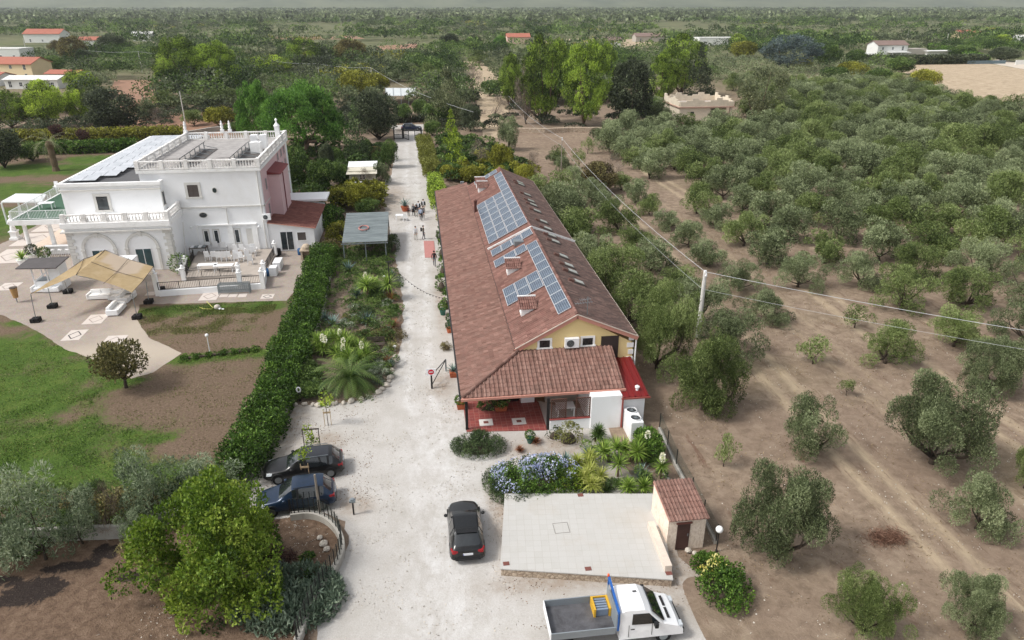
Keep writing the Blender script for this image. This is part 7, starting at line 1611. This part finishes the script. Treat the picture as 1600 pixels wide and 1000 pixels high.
def palm(name, label, px, py, H_, L_, n, mat, r=.2, el=(.1, 1.3), droop=1.6, w=.5, cat='palm', nar=.045, seed=1, z=0, trunk=True):
    p = G(px, py, z); t = thing(name, label, cat, (p.x, p.y, z)); rs = random.Random(seed); b = MB(); tl = []
    for k in range(n): frond(b, (0, 0, H_), k*2.399+rs.uniform(-.2, .2), el[0]+(el[1]-el[0])*(k+.5)/n, L_*rs.uniform(.85, 1.1), droop*rs.uniform(.8, 1.2), tl, w, tone=min(1, max(0, rs.gauss(.5, .18))), nar=nar)
    b.build('fronds', mat, t, tone=tl)
    if trunk:
        b = MB(); b.lathe([(r*1.2, 0), (r*.85, H_*.15), (r, H_*.3), (r*.85, H_*.45), (r, H_*.6), (r*.9, H_*.75), (r*1.3, H_*.92), (r*.7, H_+.1)], (0, 0, 0), 10); b.build('trunk', PALMB, t)
    return t
palm('palm_tree', 'palm tree with drooping pale fronds on the lawn left of the villa', 88, 267, 5.0, 4.6, 16, LEAF('dry_palm_fronds', S(104, 112, 74), S(146, 150, 108), S(196, 190, 150)), .55, (-.2, 1.2), 1.7, .55, seed=3)
palm('cycad_palm', 'big low palm with arching fronds in the corner of the garden bed', 548, 607, .7, 3.1, 74, L_CYC, .5, (-.1, 1.45), 1.75, .42, nar=.05, seed=4)
for px_, py_, lb in ((575, 470, 'fan palm with spiky green fronds, left of two below the shelter'), (608, 468, 'fan palm with spiky green fronds, right of two below the shelter')):
    p = G(px_, py_); t = thing('fan_palm', lb, 'palm', (p.x, p.y, 0)); rosette('fronds', L_YUC, 90, 1.4, .11, -.3, 1.4, .7, px_, 1.6, t); b = MB(); b.tube([(0, 0, 0), (0, 0, 1.6)], [.13, .1], 8); b.build('trunk', PALMB, t)
def yucca(label, px, py, heads, stemh, spread, flowers=0, L_=.62,  seed=1, mat=None, n=46, el=(-.5, 1.45), z=0):
    p = G(px, py, z); t = thing('yucca_plant', label, 'yucca', (p.x, p.y, z)); rosette('blades', mat or L_YUC, n+14, L_*1.25, .075, el[0], el[1], .35, seed, 0.15, t, stemh, heads, spread, segs=3)
    b = MB(); b.tube([(0, 0, 0), (0, 0, .2+stemh*.5)], .07, 6); b.build('stem', PALMB, t)
    rs = np.random.RandomState(seed)
    for k in range(flowers):
        a = rs.uniform(0, 6.28); x, y = .6*spread*math.cos(a), .6*spread*math.sin(a); z_ = stemh+.55+rs.uniform(0, .3); u = usph(rs, 90); C = u*np.array([.16, .16, .34])+np.array([x, y, z_]); leafmesh('flower_spike', C, u, .12, .09, rs.rand(90), L_WFLOW, t, rs=rs)
yucca('lush yucca clump with white flower spikes at the head of the bed', 578, 452+8, 12, 1.1, .9, 3, .8, 2)
yucca('large bright yucca thicket dotted with white flowers, rear part', 525, 560, 14, 1.3, 1.5, 3, .8, 3); yucca('large bright yucca thicket dotted with white flowers, front part', 552, 572, 14, 1.2, 1.4, 3, .8, 4)
yucca('yucca at the left edge of the bright thicket', 507, 548, 7, .9, .7, 0, .8, 5)
yucca('tall yucca with several heads below the white heat pump', 985, 722, 3, 1.5, .8, 0, .75, 6); yucca('yucca with starburst heads left of the heat pump', 950, 722, 3, 1.0, .6, 0, .75, 7); yucca('yucca in front of the starburst pair, single head', 965, 745, 1, .8, 0, 0, .75, 8)
yucca('yucca with a white flower spike beside the clipped green bush', 1003, 720, 2, 1.2, .4, 1, .6, 9); yucca('yucca near the platform edge, left of a pair', 982, 772, 2, .45, .1, 0, .6, 10); yucca('yucca near the platform edge, right of a pair', 1007, 772, 2, .4, .1, 0, .58, 11)
yucca('yucca with drooping white flowers above the stone hut', 1032, 748, 1, .8, 0, 2, .55, 12); yucca('yellowish yucca beside the hedge of flowers', 925, 760, 6, .6, .6, 0, .6, 13, LEAF('yellow_yucca', S(120, 136, 50), S(164, 172, 84), S(206, 206, 130)))
yucca('yellowish fan leaved clump behind the flowering bush', 912, 735, 6, .6, .6, 0, .6, 14, MATS['yellow_yucca'])
yucca('dark spiky clump against the white porch wall', 930, 690, 3, .5, .3, 0, .6, 15, L_GREEN)
def agave(label, px, py, n, L_, w, seed, mat=None, el=(.15, 1.45), droop=.3):
    p = G(px, py); o = rosette('agave_plant', mat or L_AGA, n+8, L_*.98, w*.9, el[0], el[1], droop, seed, .05, None, loc=(p.x, p.y, .02)); tag(o, label, 'agave')
agave('blue grey agave in the middle of the garden bed', 557, 460+4, 26, 1.25, .16, 1); agave('blue agave beside the black mast, larger one', 573, 505, 28, 1.25, .16, 2); agave('blue agave left of the larger one by the hedge kerb', 520, 508, 26, 1.2, .15, 3)
agave('small blue agave beside the kerb wall', 492, 608, 22, .95, .12, 4); agave('dark agave under the front of the shelter', 545, 425, 26, 1.4, .16, 5); agave('grey blue agave behind the white flowered yucca', 508, 500, 20, .9, .12, 6)
agave('blue green agave between the flowers and the yuccas', 884, 722, 36, .8, .07, 7); agave('spiky grey green clump left of the starburst yucca', 917, 712, 80, .75, .04, 8); agave('large grey green agave beside the fence base', 1000, 748, 60, 1.0, .06, 9); agave('dark spiky clump at the platform edge', 948, 768, 60, .7, .05, 10, L_BRUSH); agave('dark aloe clump beside the rock edging', 590, 600, 60, .75, .05, 11, L_BRUSH); agave('dark blade clump at the foot of the big palm', 610, 590, 50, .7, .05, 12, L_BRUSH)
agave('fan of blue blades at the drive edge', 540, 600, 50, .6, .05, 13, L_BRUSH); agave('grey spiky clump at the far pots', 612, 432, 40, .8, .06, 14)
def grass(label, px, py, n, L_, mat, seed, name='ornamental_grass'):
    p = G(px, py); o = rosette(name, mat, n, L_, .03, .5, 1.5, .9, seed, .02, None, loc=(p.x, p.y, .02), segs=3); tag(o, label, 'grass plant')
grass('straw coloured feathery grass clump beside the black mast', 612, 470, 260, 1.25, L_STRAW, 1); grass('rust red feathery clump below the straw grass', 615, 512, 220, 1.0, L_RUST, 2); grass('brown feathery clump in front of the garden bench', 605, 572, 200, 1.0, L_RUST, 3); grass('yellow green grass clump at the drive edge by the bench', 612, 548, 200, .9, LEAF('dry_green_grass', S(110, 108, 60), S(150, 144, 88), S(186, 176, 120)), 4)
grass('rust red stems beside the green glazed pot', 837, 693, 120, .6, L_RUST, 5); grass('orange brown low tuft beside the flowering bush', 812, 706, 120, .5, L_RUST, 6)
# flowering plumbago and other masses beside the platform
def mass(name, label, px, py, rx, ry, h, mat, n, ls, lw, seed, cat='shrub', nl=16, flower=None, nf=0, up=.3, rz=0, fz=None):
    p = G(px, py); rs = np.random.RandomState(seed); t = thing(name, label, cat, (p.x, p.y, 0), rz); lb = []
    for i in range(nl):
        a = rs.uniform(0, 6.28); k = rs.uniform(0, 1)**.6*.82; r = rs.uniform(.3, .46)*min(rx, ry); lb.append((rx*k*math.cos(a), ry*k*math.sin(a), max(.1, h*(1-.45*k*k)-r*.8), r, 1.0))
    for i in range(nl):
        a = 6.283*i/nl; r = .3*min(rx, ry); lb.append((rx*.85*math.cos(a), ry*.85*math.sin(a), h*.28, r, 1.0))
    C, D, L_, W_, T = lobe_leaves(rs, lb, n*2.2, ls, lw, up); leafmesh('foliage', C, D, L_, W_, T, mat, t, rs=rs)
    b = MB(); b.ball((0, 0, 0), 1, 10); b.v = [(x*rx*.55, y*ry*.55, max(.01, z*h*.45+.02)) for x, y, z in b.v]; b.build('branches', BARK, t)
    if flower:
        C, D, L_, W_, T = lobe_leaves(rs, [(x, y, z+.05, r*1.06, 1) for x, y, z, r, q in lb], nf, .11, .10, .4, fill=.93)
        m = np.array([mnoise.noise(Vector((c[0]*1.1+3, c[1]*1.1, 0))) > -.12 for c in C]) & (C[:, 2] > h*.3)
        if fz: m &= np.array([fz(c) for c in C])
        leafmesh('flowers', C[m], D[m], L_[m], W_[m], T[m], flower, t, rs=rs)
    return t
mass('flowering_bush', 'large bush covered in pale blue flowers beside the gravel drive', 838, 755, 2.9, 1.7, 1.5, L_HEDGE, 420, .13, .06, 1, flower=L_FLOW, nf=480, nl=22, fz=lambda c: c[1] > -.7 or c[0] < -.9)
mass('ground_cover_bush', 'dark trailing ground cover mound at the corner of the platform', 795, 765, 1.3, 2.0, .9, L_BRUSH, 700, .16, .035, 2, nl=18, up=.1, rz=.5); mass('dark_round_shrub', 'dark green rounded shrub spilling beside the red tiled porch', 748, 702, 1.8, 1.25, 1.15, L_BRUSH, 700, .15, .035, 3, nl=18, rz=-.1)
mass('ground_cover_bush', 'dark trailing shrub overhanging the platform tiles', 838, 778, 1.0, .55, .45, L_BRUSH, 700, .16, .035, 4, nl=10)
mass('green_shrub', 'yellow green shrub merging into the blue flowers', 898, 757, 1.9, 1.0, 1.0, L_BRIGHT, 420, .13, .06, 5, nl=16); mass('clipped_bush', 'tall clipped green bush beside the fence and heat pump', 1012, 712, .85, 1.5, 2.0, L_HEDGE, 460, .15, .08, 6, nl=26)
mass('flowering_shrub', 'bright green shrub with creamy yellow flowers near the globe lamp', 1130, 925, 1.25, 1.7, 1.5, L_HEDGE, 420, .13, .08, 7, nl=15, flower=L_YFLOW, nf=420, fz=lambda c: c[1] > .3 and c[0] < .2); mass('green_shrub', 'darker green shrub behind the cream flowered one', 1105, 886, .9, .7, .9, L_HEDGE, 480, .14, .07, 8)
mass('small_tree_shrub', 'yellow green open shrub against the low white porch wall', 888, 690, .95, .7, 1.5, LEAF('rose_leaves', S(84, 88, 40), S(122, 126, 66), S(164, 162, 104)), 300, .13, .07, 9, nl=12); mass('rose_bush', 'small dark leaved bush against the low white wall', 866, 684, .6, .5, .9, L_DARK, 260, .12, .07, 10, nl=8)
mass('trailing_succulent', 'mass of grey green star leaved succulents in the plot corner', 452, 940, 2.6, 2.0, .8, LEAF('succulent_leaves', S(70, 88, 72), S(104, 122, 102), S(148, 162, 138), trans=.1), 230, .34, .09, 11, nl=26, up=.9)
mass('plot_shrub', 'lime green low shrub left of the succulent mass', 385, 940, 1.0, .9, 1.0, L_BRIGHT, 360, .18, .1, 12); mass('plot_shrub', 'purple brown dry shrub between lime tree and succulents', 425, 878, 1.3, .8, .6, L_PURPLE, 300, .14, .05, 13)
mass('garden_shrub', 'brown green sprawling shrub behind the garden bench', 590, 530, 2.6, 1.4, .8, L_BROWNT, 300, .16, .05, 14, nl=20); mass('garden_shrub', 'dark green shrub next to the straw grass', 590, 468, .9, 1.2, 1.2, L_BRUSH, 460, .16, .05, 15); mass('garden_shrub', 'tall thin leaved shrub beside the blue agave', 572, 500, .8, 1.4, 1.3, L_BRUSH, 360, .18, .04, 16); mass('garden_shrub', 'small ball of green foliage below the black mast', 615, 487, .55, .5, .8, L_HEDGE, 700, .12, .06, 17); mass('garden_shrub', 'dark green shrub at the right side of the metal roofed shelter', 614, 390, .8, 3.2, 1.6, L_BRUSH, 260, .2, .08, 18, nl=18); mass('garden_shrub', 'yellow green shrub at the top of the long hedge', 530, 372, 1.5, 2.5, 2.0, L_YHEDGE, 200, .2, .1, 19, nl=18); mass('garden_shrub', 'dark green shrub beside the side wing wall', 515, 352, 1.8, 3, 2.6, L_HEDGE, 140, .24, .12, 20, nl=20); mass('garden_shrub', 'brown and orange tipped shrub at the top of the long hedge', 516, 395, 1.6, 2.0, 1.5, L_BROWNT, 220, .2, .1, 21)
mass('garden_shrub', 'small yellow stemmed plant in the bare part of the bed', 540, 500, .5, .5, .6, L_YHEDGE, 200, .14, .06, 22, nl=6); mass('garden_shrub', 'grey green low clump at the drive edge below the fan palms', 622, 442, .6, 1.6, .5, L_SILVER, 260, .16, .06, 23)
mass('porch_plant', 'leafy plants in the shade at the back of the red tiled porch', 768, 640, 1.1, .5, 1.0, L_GREEN, 380, .15, .07, 24); mass('brown_cushion_shrub', 'brown cushion shaped shrub at the farmhouse wall', 697, 545, .5, .75, .6, L_BROWNT, 900, .1, .035, 25, nl=10)
# hedges
def hedge(label, pts, w, h, mat, dens, ls, lw, seed, tops=None, name='hedge', wob=.7):
    rs = np.random.RandomState(seed); t = thing(name, label, 'hedge', (0, 0, 0)); P = resample(pts, .8); lb = []; b = MB()
    for i, p in enumerate(P):
        d = (P[min(i+1, len(P)-1)]-P[max(i-1, 0)]).normalized(); n = Vector((-d.y, d.x)); hh = h*(1+wob*.4*mnoise.noise(Vector((i*.35, seed, 0)))); ww = w*(1+wob*.5*mnoise.noise(Vector((i*.3, seed, 5))))
        for k in range(3):
            for q in (-1, 0, 1):
                r = ww*.24*rs.uniform(.8, 1.25); c = p+n*(q*ww*.32+rs.normal()*.12*wob)+d*rs.uniform(-.3, .3); lb.append((c.x, c.y, r*.6+(hh-r*1.4)*(k/2)*rs.uniform(.9, 1.08), r, 1.0))
    C, D, L_, W_, T = lobe_leaves(rs, lb, dens, ls, lw, .3, lobevar=.12, fill=.75); leafmesh('foliage', C, D, L_, W_, T, mat, t, rs=rs)
    for a, c_ in zip(P[:-1], P[1:]): b.bar((a.x, a.y, h*.33), (c_.x, c_.y, h*.33), w*.3, h*.5)
    b.build('branches', BARK, t); return t
hedge('long thick green hedge dividing the villa lawn from the drive garden', PX([(372, 752), (408, 690), (440, 610), (462, 545), (482, 490), (497, 440), (508, 405)]), 2.6, 1.9, L_HEDGE, 520, .19, .10, 1)
hedge('long yellow green hedge at the back of the villa garden, rear one', PX([(-40, 226), (60, 222), (160, 220), (285, 216)]), 3, 2.6, L_YHEDGE, 90, .42, .22, 2, wob=.1); hedge('green hedge with yellow top behind the palm, nearer one', PX([(72, 240), (130, 239), (212, 236)]), 3, 2.4, L_HEDGE, 90, .42, .22, 3, wob=.1)
hedge('dark clipped hedge around the modern white house', PX([(1330, 100), (1400, 101), (1470, 100), (1535, 99)]), 5, 4.0, L_DARK, 30, .9, .5, 4, wob=.05); hedge('green hedge rising behind the modern white house', PX([(1535, 99), (1500, 88), (1455, 77)]), 5, 3.5, L_HEDGE, 26, .9, .5, 5, wob=.05)
hedge('yellow brown hedge along the right side of the far drive', PX([(662, 226), (668, 250), (677, 278)]), 2.6, 2.2, LEAF('olive_hedge', S(84, 88, 34), S(118, 122, 52), S(156, 158, 84)), 240, .28, .14, 6); hedge('lime green hedge at the far corner of the farmhouse', PX([(680, 292), (683, 308), (687, 326)]), 2.2, 2.3, L_LIME, 300, .26, .14, 7)
hedge('dark hedge closing the drive behind the navy car', PX([(575, 196), (620, 192), (668, 190)]), 2, 2.0, L_DARK, 120, .35, .18, 8)
hedge('low green hedge along the lawn path to the hedge', PX([(285, 562), (330, 556), (398, 548)]), .9, .25, L_HEDGE, 1600, .12, .06, 9)
# climbers and pots along the farmhouse wall
wp = random.Random(5)
for i, (px_, py_, rx_, ry_, h_, k_) in enumerate(((688, 345, .6, 2.6, 2.0, 'y'), (689, 375, .55, 2.0, 1.8, 'g'), (690, 400, .5, 1.8, 1.8, 'g'), (692, 428, .55, 2.0, 1.9, 'g'), (690, 452, .65, 1.5, 1.6, 'g'), (697, 480, .5, 1.3, 1.6, 'g'))):
    mass('wall_climber', ('bushy green climber growing against the farmhouse side wall' if k_ == 'g' else 'yellow green climber at the far end of the farmhouse side wall'), px_, py_, rx_, ry_, h_, L_YHEDGE if k_ == 'y' else L_HEDGE, 260, .18, .09, 60+i, nl=14)['group'] = 'climbers along the farmhouse side wall'
GLZ = M('green_glazed_pot', S(52, 96, 84), .25, .15, 5)
for px_, py_, r_, h_, mt, sq, lb, lm in ((692, 492, .32, .6, GLZ, False, 'green glazed pot at the farmhouse wall near the string lights', L_HEDGE), (702, 520, .25, .5, TERRA, False, 'terracotta pot with a dark plant along the farmhouse wall', L_BRUSH), (704, 512, .3, .7, GLZ, False, 'green glazed pot with a leafy plant above the brown cushion shrub', L_BRUSH), (709, 588, .34, .42, TERRA, True, 'square terracotta pot with a teal plant near the barrier', L_AGA), (720, 638, .3, .42, TERRA, True, 'square terracotta pot beside the black porch post', L_HEDGE), (633, 330, .55, .7, TERRA, False, 'large terracotta pot with an agave beside the walking group', L_AGA), (38, 417, .55, .9, WTRIM, False, 'large white urn with a banana plant left of the terrace column', L_YUC), (53, 405, .5, .6, WTRIM, False, 'white urn with a clipped dark ball plant', L_DARK), (72, 408, .5, .5, WTRIM, False, 'white trough with long spiky leaves behind the kiosk roof', L_GREEN), (828, 692, .25, .4, GLZ, False, 'small green glazed pot in the gravel by the porch', L_GREEN), (687, 378, .3, .5, DARKM, False, 'dark pot beside the salmon mat', L_BRUSH), (612, 575, .25, .35, DARKM, False, 'black pot with agave at the edge of the garden bed', L_AGA), (782, 640, .45, .4, TERRA, True, 'terracotta trough at the back of the porch', L_GREEN), (283, 428, .5, .5, WTRIM, False, 'leafy green potted shrub beside the terrace railing', L_HEDGE)):
    t = pot(lb, px_, py_, r_, h_, mt, sq=sq); rs = np.random.RandomState(px_)
    if lm in (L_AGA, L_YUC): rosette('plant', lm, 30, r_*2.4, r_*.28, .3, 1.45, .5, px_, h_, t)
    else: s_ = 1.5 if px_ != 283 else 2.4; u = usph(rs, 500); leafmesh('plant', u*(.7+.3*rs.rand(500))[:, None]*r_*s_+np.array([0, 0, h_+r_*s_*.6]), u+rs.normal(size=(500, 3))*.6, r_*.45, r_*.2, rs.rand(500), lm, t, rs=rs)
# young staked trees by the cars
def staked(label, px, py, h, cr, seed, frame_=False, tube=False):
    p = G(px, py); t = thing('young_tree', label, 'tree', (p.x, p.y, 0)); rs = np.random.RandomState(seed); lb = [(rs.normal()*cr*.35, rs.normal()*cr*.35, h-cr*.8+rs.normal()*cr*.45, cr*.55, 1) for _ in range(7)]
    C, D, L_, W_, T = lobe_leaves(rs, lb, 420, .17, .08, .2); leafmesh('crown', C, D, L_, W_, T, L_BRIGHT, t, rs=rs); b = MB(); b.tube([(0, 0, 0), (0, 0, h-cr*.4)], [.03, .015], 6); b.build('trunk', BARK, t)
    if frame_:
        b = MB(); [b.bar((x, .1, 0), (x, .1, 1.75), .05) for x in (-.5, .5)]; b.bar((-.55, .1, 1.72), (.55, .1, 1.72), .05, .08); b.build('stake', WOODD, t)
    else:
        for x in (-.22, .22): b = MB(); b.tube([(x, 0, 0), (x, 0, 1.3)], .025, 5); b.build('stake', WOODL, t)
        b = MB(); b.box(-.26, -.03, 1.0, .26, .01, 1.12); b.build('tie_board', WOODL, t)
staked('slim staked young tree on open gravel before the rock edging', 513, 665, 2.6, .6, 1); staked('young tree inside a dark timber frame behind the black estate car', 489, 707, 1.7, .55, 2, True); staked('young staked tree rising between the black and blue cars', 479, 752, 2.5, .45, 3)
# edging rocks, brush pile
rk = random.Random(9); pts = resample(PX([(452, 633), (500, 634), (550, 629), (590, 615), (606, 603), (614, 580), (618, 560)]), .55); RP = []
for k in range(4):
    b = MB(); b.ball((0, 0, .1), .24, 7, (1, 1, .7)); rs = random.Random(k); b.v = [(x*rs.uniform(.8, 1.2), y*rs.uniform(.7, 1.1), max(-.03, z*rs.uniform(.8, 1.15))) for x, y, z in b.v]; RP.append(b.build('edging_rock', ROCK, None))
for i, p in enumerate(pts):
    o = RP[i % 4] if i < 4 else RP[i % 4].copy()
    if i >= 4: COL.objects.link(o)
    o.location = (p.x+rk.uniform(-.1, .1), p.y+rk.uniform(-.1, .1), .03); o.rotation_euler = (0, 0, rk.uniform(0, 6)); s_ = rk.uniform(.8, 1.35); o.scale = (s_, s_*.8, s_*.9); tag(o, 'pale limestone rock in the edging row of the garden bed', 'rock', 'rocks edging the garden bed')
for px_, py_, s_, lb in ((500, 842, .7, 'pale stone lying in the plot corner, upper one'), (506, 852, 1.0, 'pale stone lying in the plot corner, middle one'), (511, 860, .8, 'pale stone lying in the plot corner, lower one'), (1075, 862, .8, 'pale stone at the foot of the hut door'), (1085, 866, .6, 'smaller pale stone right of the hut door')):
    o = RP[0].copy(); COL.objects.link(o); p = G(px_, py_); o.location = (p.x, p.y, .04); o.scale = (s_, s_, s_); o.pop('group') if 'group' in o else None
    if 'group' in o: del o['group']
    tag(o, lb, 'rock')
rs = np.random.RandomState(5); p = G(1385, 842); n = 1100; C = rs.normal(size=(n, 3))*np.array([.55, .3, .11])+np.array([0, 0, .16]); C[:, 2] = np.abs(C[:, 2]); D = rs.normal(size=(n, 3))*np.array([1, 1, .35]); tag(leafmesh('brush_pile', C, D, .5, .025, rs.rand(n), LEAF('cut_branches', S(84, 58, 46), S(122, 88, 72), S(160, 128, 108)), None, (p.x, p.y, 0), rs), 'heap of cut brown branches on the orchard soil', 'brush pile')
# small garden statues in the bed
for px_, py_, h_, lb in ((601, 440, .7, 'small white cup shaped garden light in the bed'), (617, 548, .5, 'small white figurine by the bench'), (599, 462, .6, 'white stone bird figure beside the straw grass')):
    p = G(px_, py_); t = tag(MB().lathe([(.07, 0), (.05, h_*.5), (.14, h_*.7), (.16, h_*.9), (.04, h_)], (0, 0, 0), 8).build('garden_figurine', WTRIM, None, smooth=True, loc=(p.x, p.y, .02)), lb, 'figurine')
# ground litter and tufts: stuff nobody could count
PVP = [tuple(v[:2]) for v in PX([(0, 492), (28, 503), (62, 520), (100, 545), (142, 560), (205, 592), (240, 582), (284, 552), (232, 527), (214, 500), (218, 476), (449, 470), (500, 400), (0, 382)])]
def scatter(name, regions, mat, n, ls, lw, seed, label, cat, up=1.0, z=.03, msk=None):
    rs = np.random.RandomState(seed); C = []; per = n//len(regions)
    for (x0, y0, x1, y1) in regions:
        q = np.stack([rs.uniform(x0, x1, per*3), rs.uniform(y0, y1, per*3), np.full(per*3, z)], 1); f = np.array([mnoise.noise(Vector((a*.5, c_*.5, seed))) for a, c_, _ in q]); C.append(q[np.argsort(-f+rs.normal(size=len(f))*.25)[:per]])
    C = np.concatenate(C); C = C[[not inpoly(a, c_, PVP) and (msk is None or msk(a, c_)) for a, c_, _ in C]]; D = rs.normal(size=(len(C), 3))*.5+np.array([0, 0, up]); o = leafmesh(name, C, D, ls*(.5+rs.rand(len(C))), lw*(.5+rs.rand(len(C))), rs.rand(len(C)), mat, rs=rs); o['kind'] = 'stuff'; o['label'] = label; o['category'] = cat
scatter('dry_grass', [(13.5, 20, 46, 60), (26, 60, 60, 90)], LEAF('dry_weeds', S(110, 92, 66), S(150, 130, 98), S(186, 166, 130)), 16000, .16, .035, 1, 'dry weeds scattered over the orchard soil', 'weeds', .4)
scatter('lawn_grass', [(-42, 38, -12, 60), (-28, 60, -14.5, 66)], LEAF('lawn_blades', S(76, 86, 40), S(110, 118, 62), S(150, 148, 96)), 26000, .16, .045, 2, 'rough grass tufts over the patchy lawn', 'grass', .9)
scatter('loose_stones', [(-5, 24, 4, 60), (-5, 60, 1.5, 120), (13.5, 20, 44, 60), (-16, 20, -6, 34)], M('stone_chips', S(196, 188, 176), .9, .2, 3), 9000, .09, .07, 8, 'loose stone chips on gravel and soil', 'stones', .1, .035)
scatter('green_grass', [(-42, 38, -14, 60), (-40, 36, -20, 50), (-28, 58, -15, 67)], L_HEDGE, 60000, .13, .035, 12, 'fresh green grass blades on the lawn', 'grass', .9, .03, lambda a, c_: greenb(a, c_)+.6*mnoise.noise(Vector((a*.6, c_*.6, 2))) > .45)
scatter('fallen_leaves', [(-11.5, 34, -4, 46), (-10, 46, -4, 78), (-16, 20, -6, 33), (3, 24, 13, 40)], LEAF('leaf_litter', S(96, 72, 54), S(138, 112, 86), S(176, 150, 120)), 6000, .08, .05, 3, 'leaf litter over beds and gravel edges', 'litter', .2)
# undergrowth between the trees
def patch(name, label, polys, n, r, h, mat, nq, seed, ls=.5, lw=.25):
    rr_ = random.Random(seed); pts = []
    for P in polys:
        W = [tuple(v[:2]) for v in PX(P)]; xs = [q[0] for q in W]; ys = [q[1] for q in W]; k = 0; t = 0
        while k < n and t < n*20:
            t += 1; x, y = rr_.uniform(min(xs), max(xs)), rr_.uniform(min(ys), max(ys))
            if inpoly(x, y, W): k += 1; pts.append((x, y, r*rr_.uniform(.6, 1.4), h*rr_.uniform(.5, 1.4), rr_.uniform(.2, .8)))
    massblobs(name, pts, mat, nq, seed, label, 'undergrowth', ls, lw)
patch('green_undergrowth', 'mixed green undergrowth filling the garden between villa and drive', [[(452, 300), (455, 232), (520, 222), (600, 222), (612, 275), (598, 290), (560, 300), (535, 345), (505, 370), (500, 330)], [(690, 215), (740, 222), (800, 250), (830, 280), (700, 290), (684, 262)]], 110, 1.4, 2.0, L_GREEN, 170, 31)
patch('lawn_edge_undergrowth', 'dark mixed undergrowth along the plot boundary wall and lawn edge', [[(-20, 790), (100, 775), (200, 770), (350, 750), (372, 770), (340, 805), (190, 836), (-20, 850)]], 90, .6, 1.0, L_GREEN, 150, 41, .2, .08)
patch('lawn_edge_scrub', 'brownish twiggy growth along the plot boundary wall', [[(90, 790), (240, 780), (330, 790), (190, 836), (90, 842)], [(200, 860), (300, 900), (330, 940), (230, 930)]], 26, .6, 1.1, L_BROWNT, 160, 42, .22, .05)
patch('plot_weeds', 'low weeds around the big lime green tree', [[(0, 850), (60, 850), (60, 870), (0, 870)], [(230, 880), (480, 860), (500, 960), (300, 990), (240, 940)]], 36, .45, .5, L_HEDGE, 90, 43, .2, .08)
patch('bed_planting', 'low mixed planting covering the garden bed beside the drive', [[(525, 440), (560, 430), (615, 440), (625, 480), (612, 580), (560, 590), (540, 560), (560, 520)], [(520, 395), (560, 380), (610, 395), (615, 435), (530, 430)], [(455, 625), (480, 575), (500, 580), (495, 625)], [(515, 400), (615, 385), (628, 470), (614, 575), (500, 560), (485, 520)]], 90, .6, .9, L_GREEN, 150, 44, .2, .06)
patch('bed_grey_planting', 'grey green low plants in the garden bed', [[(505, 520), (560, 460), (620, 450), (615, 560), (560, 550)], [(556, 600), (600, 560), (612, 575), (600, 606)]], 22, .45, .6, L_SILVER, 150, 45, .22, .05)
patch('front_bed_planting', 'low spiky planting between the yuccas above the platform', [[(905, 700), (1020, 690), (1045, 765), (900, 768)]], 26, .5, .7, L_GREEN, 150, 46, .24, .05)
patch('yellow_undergrowth', 'yellow green undergrowth behind the farmhouse and shelter', [[(520, 330), (530, 295), (596, 305), (600, 330)], [(700, 268), (760, 250), (835, 268), (840, 286), (700, 292)]], 40, 1.2, 2.2, L_YHEDGE, 170, 32)
patch('dark_undergrowth', 'dark scrub beneath the pines and oaks beyond the gardens', [[(755, 200), (800, 165), (1010, 160), (1040, 200), (1000, 206), (760, 206)], [(0, 212), (0, 172), (150, 178), (230, 205), (160, 214)], [(180, 205), (300, 195), (400, 205), (380, 175), (250, 160), (230, 180)], [(540, 215), (540, 165), (596, 170), (605, 212)], [(660, 205), (660, 150), (745, 150), (745, 212)], [(380, 200), (380, 130), (540, 120), (560, 200)]], 60, 2.2, 2.6, L_DARK, 200, 33, .5, .22)
patch('olive_undergrowth', 'grey green olive scrub on the plain behind the villa garden', [[(120, 165), (125, 112), (280, 100), (560, 112), (600, 140), (540, 160), (380, 170), (290, 160), (275, 120), (180, 120), (160, 150)], [(600, 130), (600, 95), (720, 95), (720, 140)], [(800, 130), (800, 85), (1000, 85), (1060, 130), (1040, 150), (950, 150)]], 150, 2.6, 4.0, L_OLIVE, 200, 34, .55, .22)
g = NG('hill_cover'); p = g.pos(); HILL = g.bsdf(g.ramp(g.tex(.004, 8, .7, p), [(.35, S(76, 86, 64)), (.6, S(104, 110, 84))]), .95)
b = MB(); rows = []
for k, (yy, zz) in enumerate(((3300, -2), (3700, 60), (4100, 110), (4180, -5))): rows.append([(x, yy, zz+(zz > 0)*18*mnoise.noise(Vector((x*.0016, k, 0)))) for x in np.linspace(-4100, 4100, 70)])
b.grid(rows); o = b.build('hills', HILL, None, smooth=True); o['kind'] = 'structure'
for ks in PROTO.values():
    for r_ in ks:
        if r_.name not in USED:
            for c_ in kids(r_): bpy.data.objects.remove(c_)
            bpy.data.objects.remove(r_)

# ---------------------------------------------------------------- haze
b = MB(); b.box(-4190, -150, -1.5, 4190, 4195, 170)
hm = bpy.data.materials.new('haze_air'); hm.use_nodes = True; t = hm.node_tree; t.nodes.clear(); o_ = t.nodes.new('ShaderNodeOutputMaterial'); v_ = t.nodes.new('ShaderNodeVolumePrincipled')
v_.inputs['Color'].default_value = (.86, .9, .95, 1); v_.inputs['Density'].default_value = .0001; v_.inputs['Anisotropy'].default_value = .3; t.links.new(v_.outputs[0], o_.inputs['Volume'])
o = b.build('haze', hm); o['kind'] = 'stuff'; o['label'] = 'thin pale haze over the far plain'
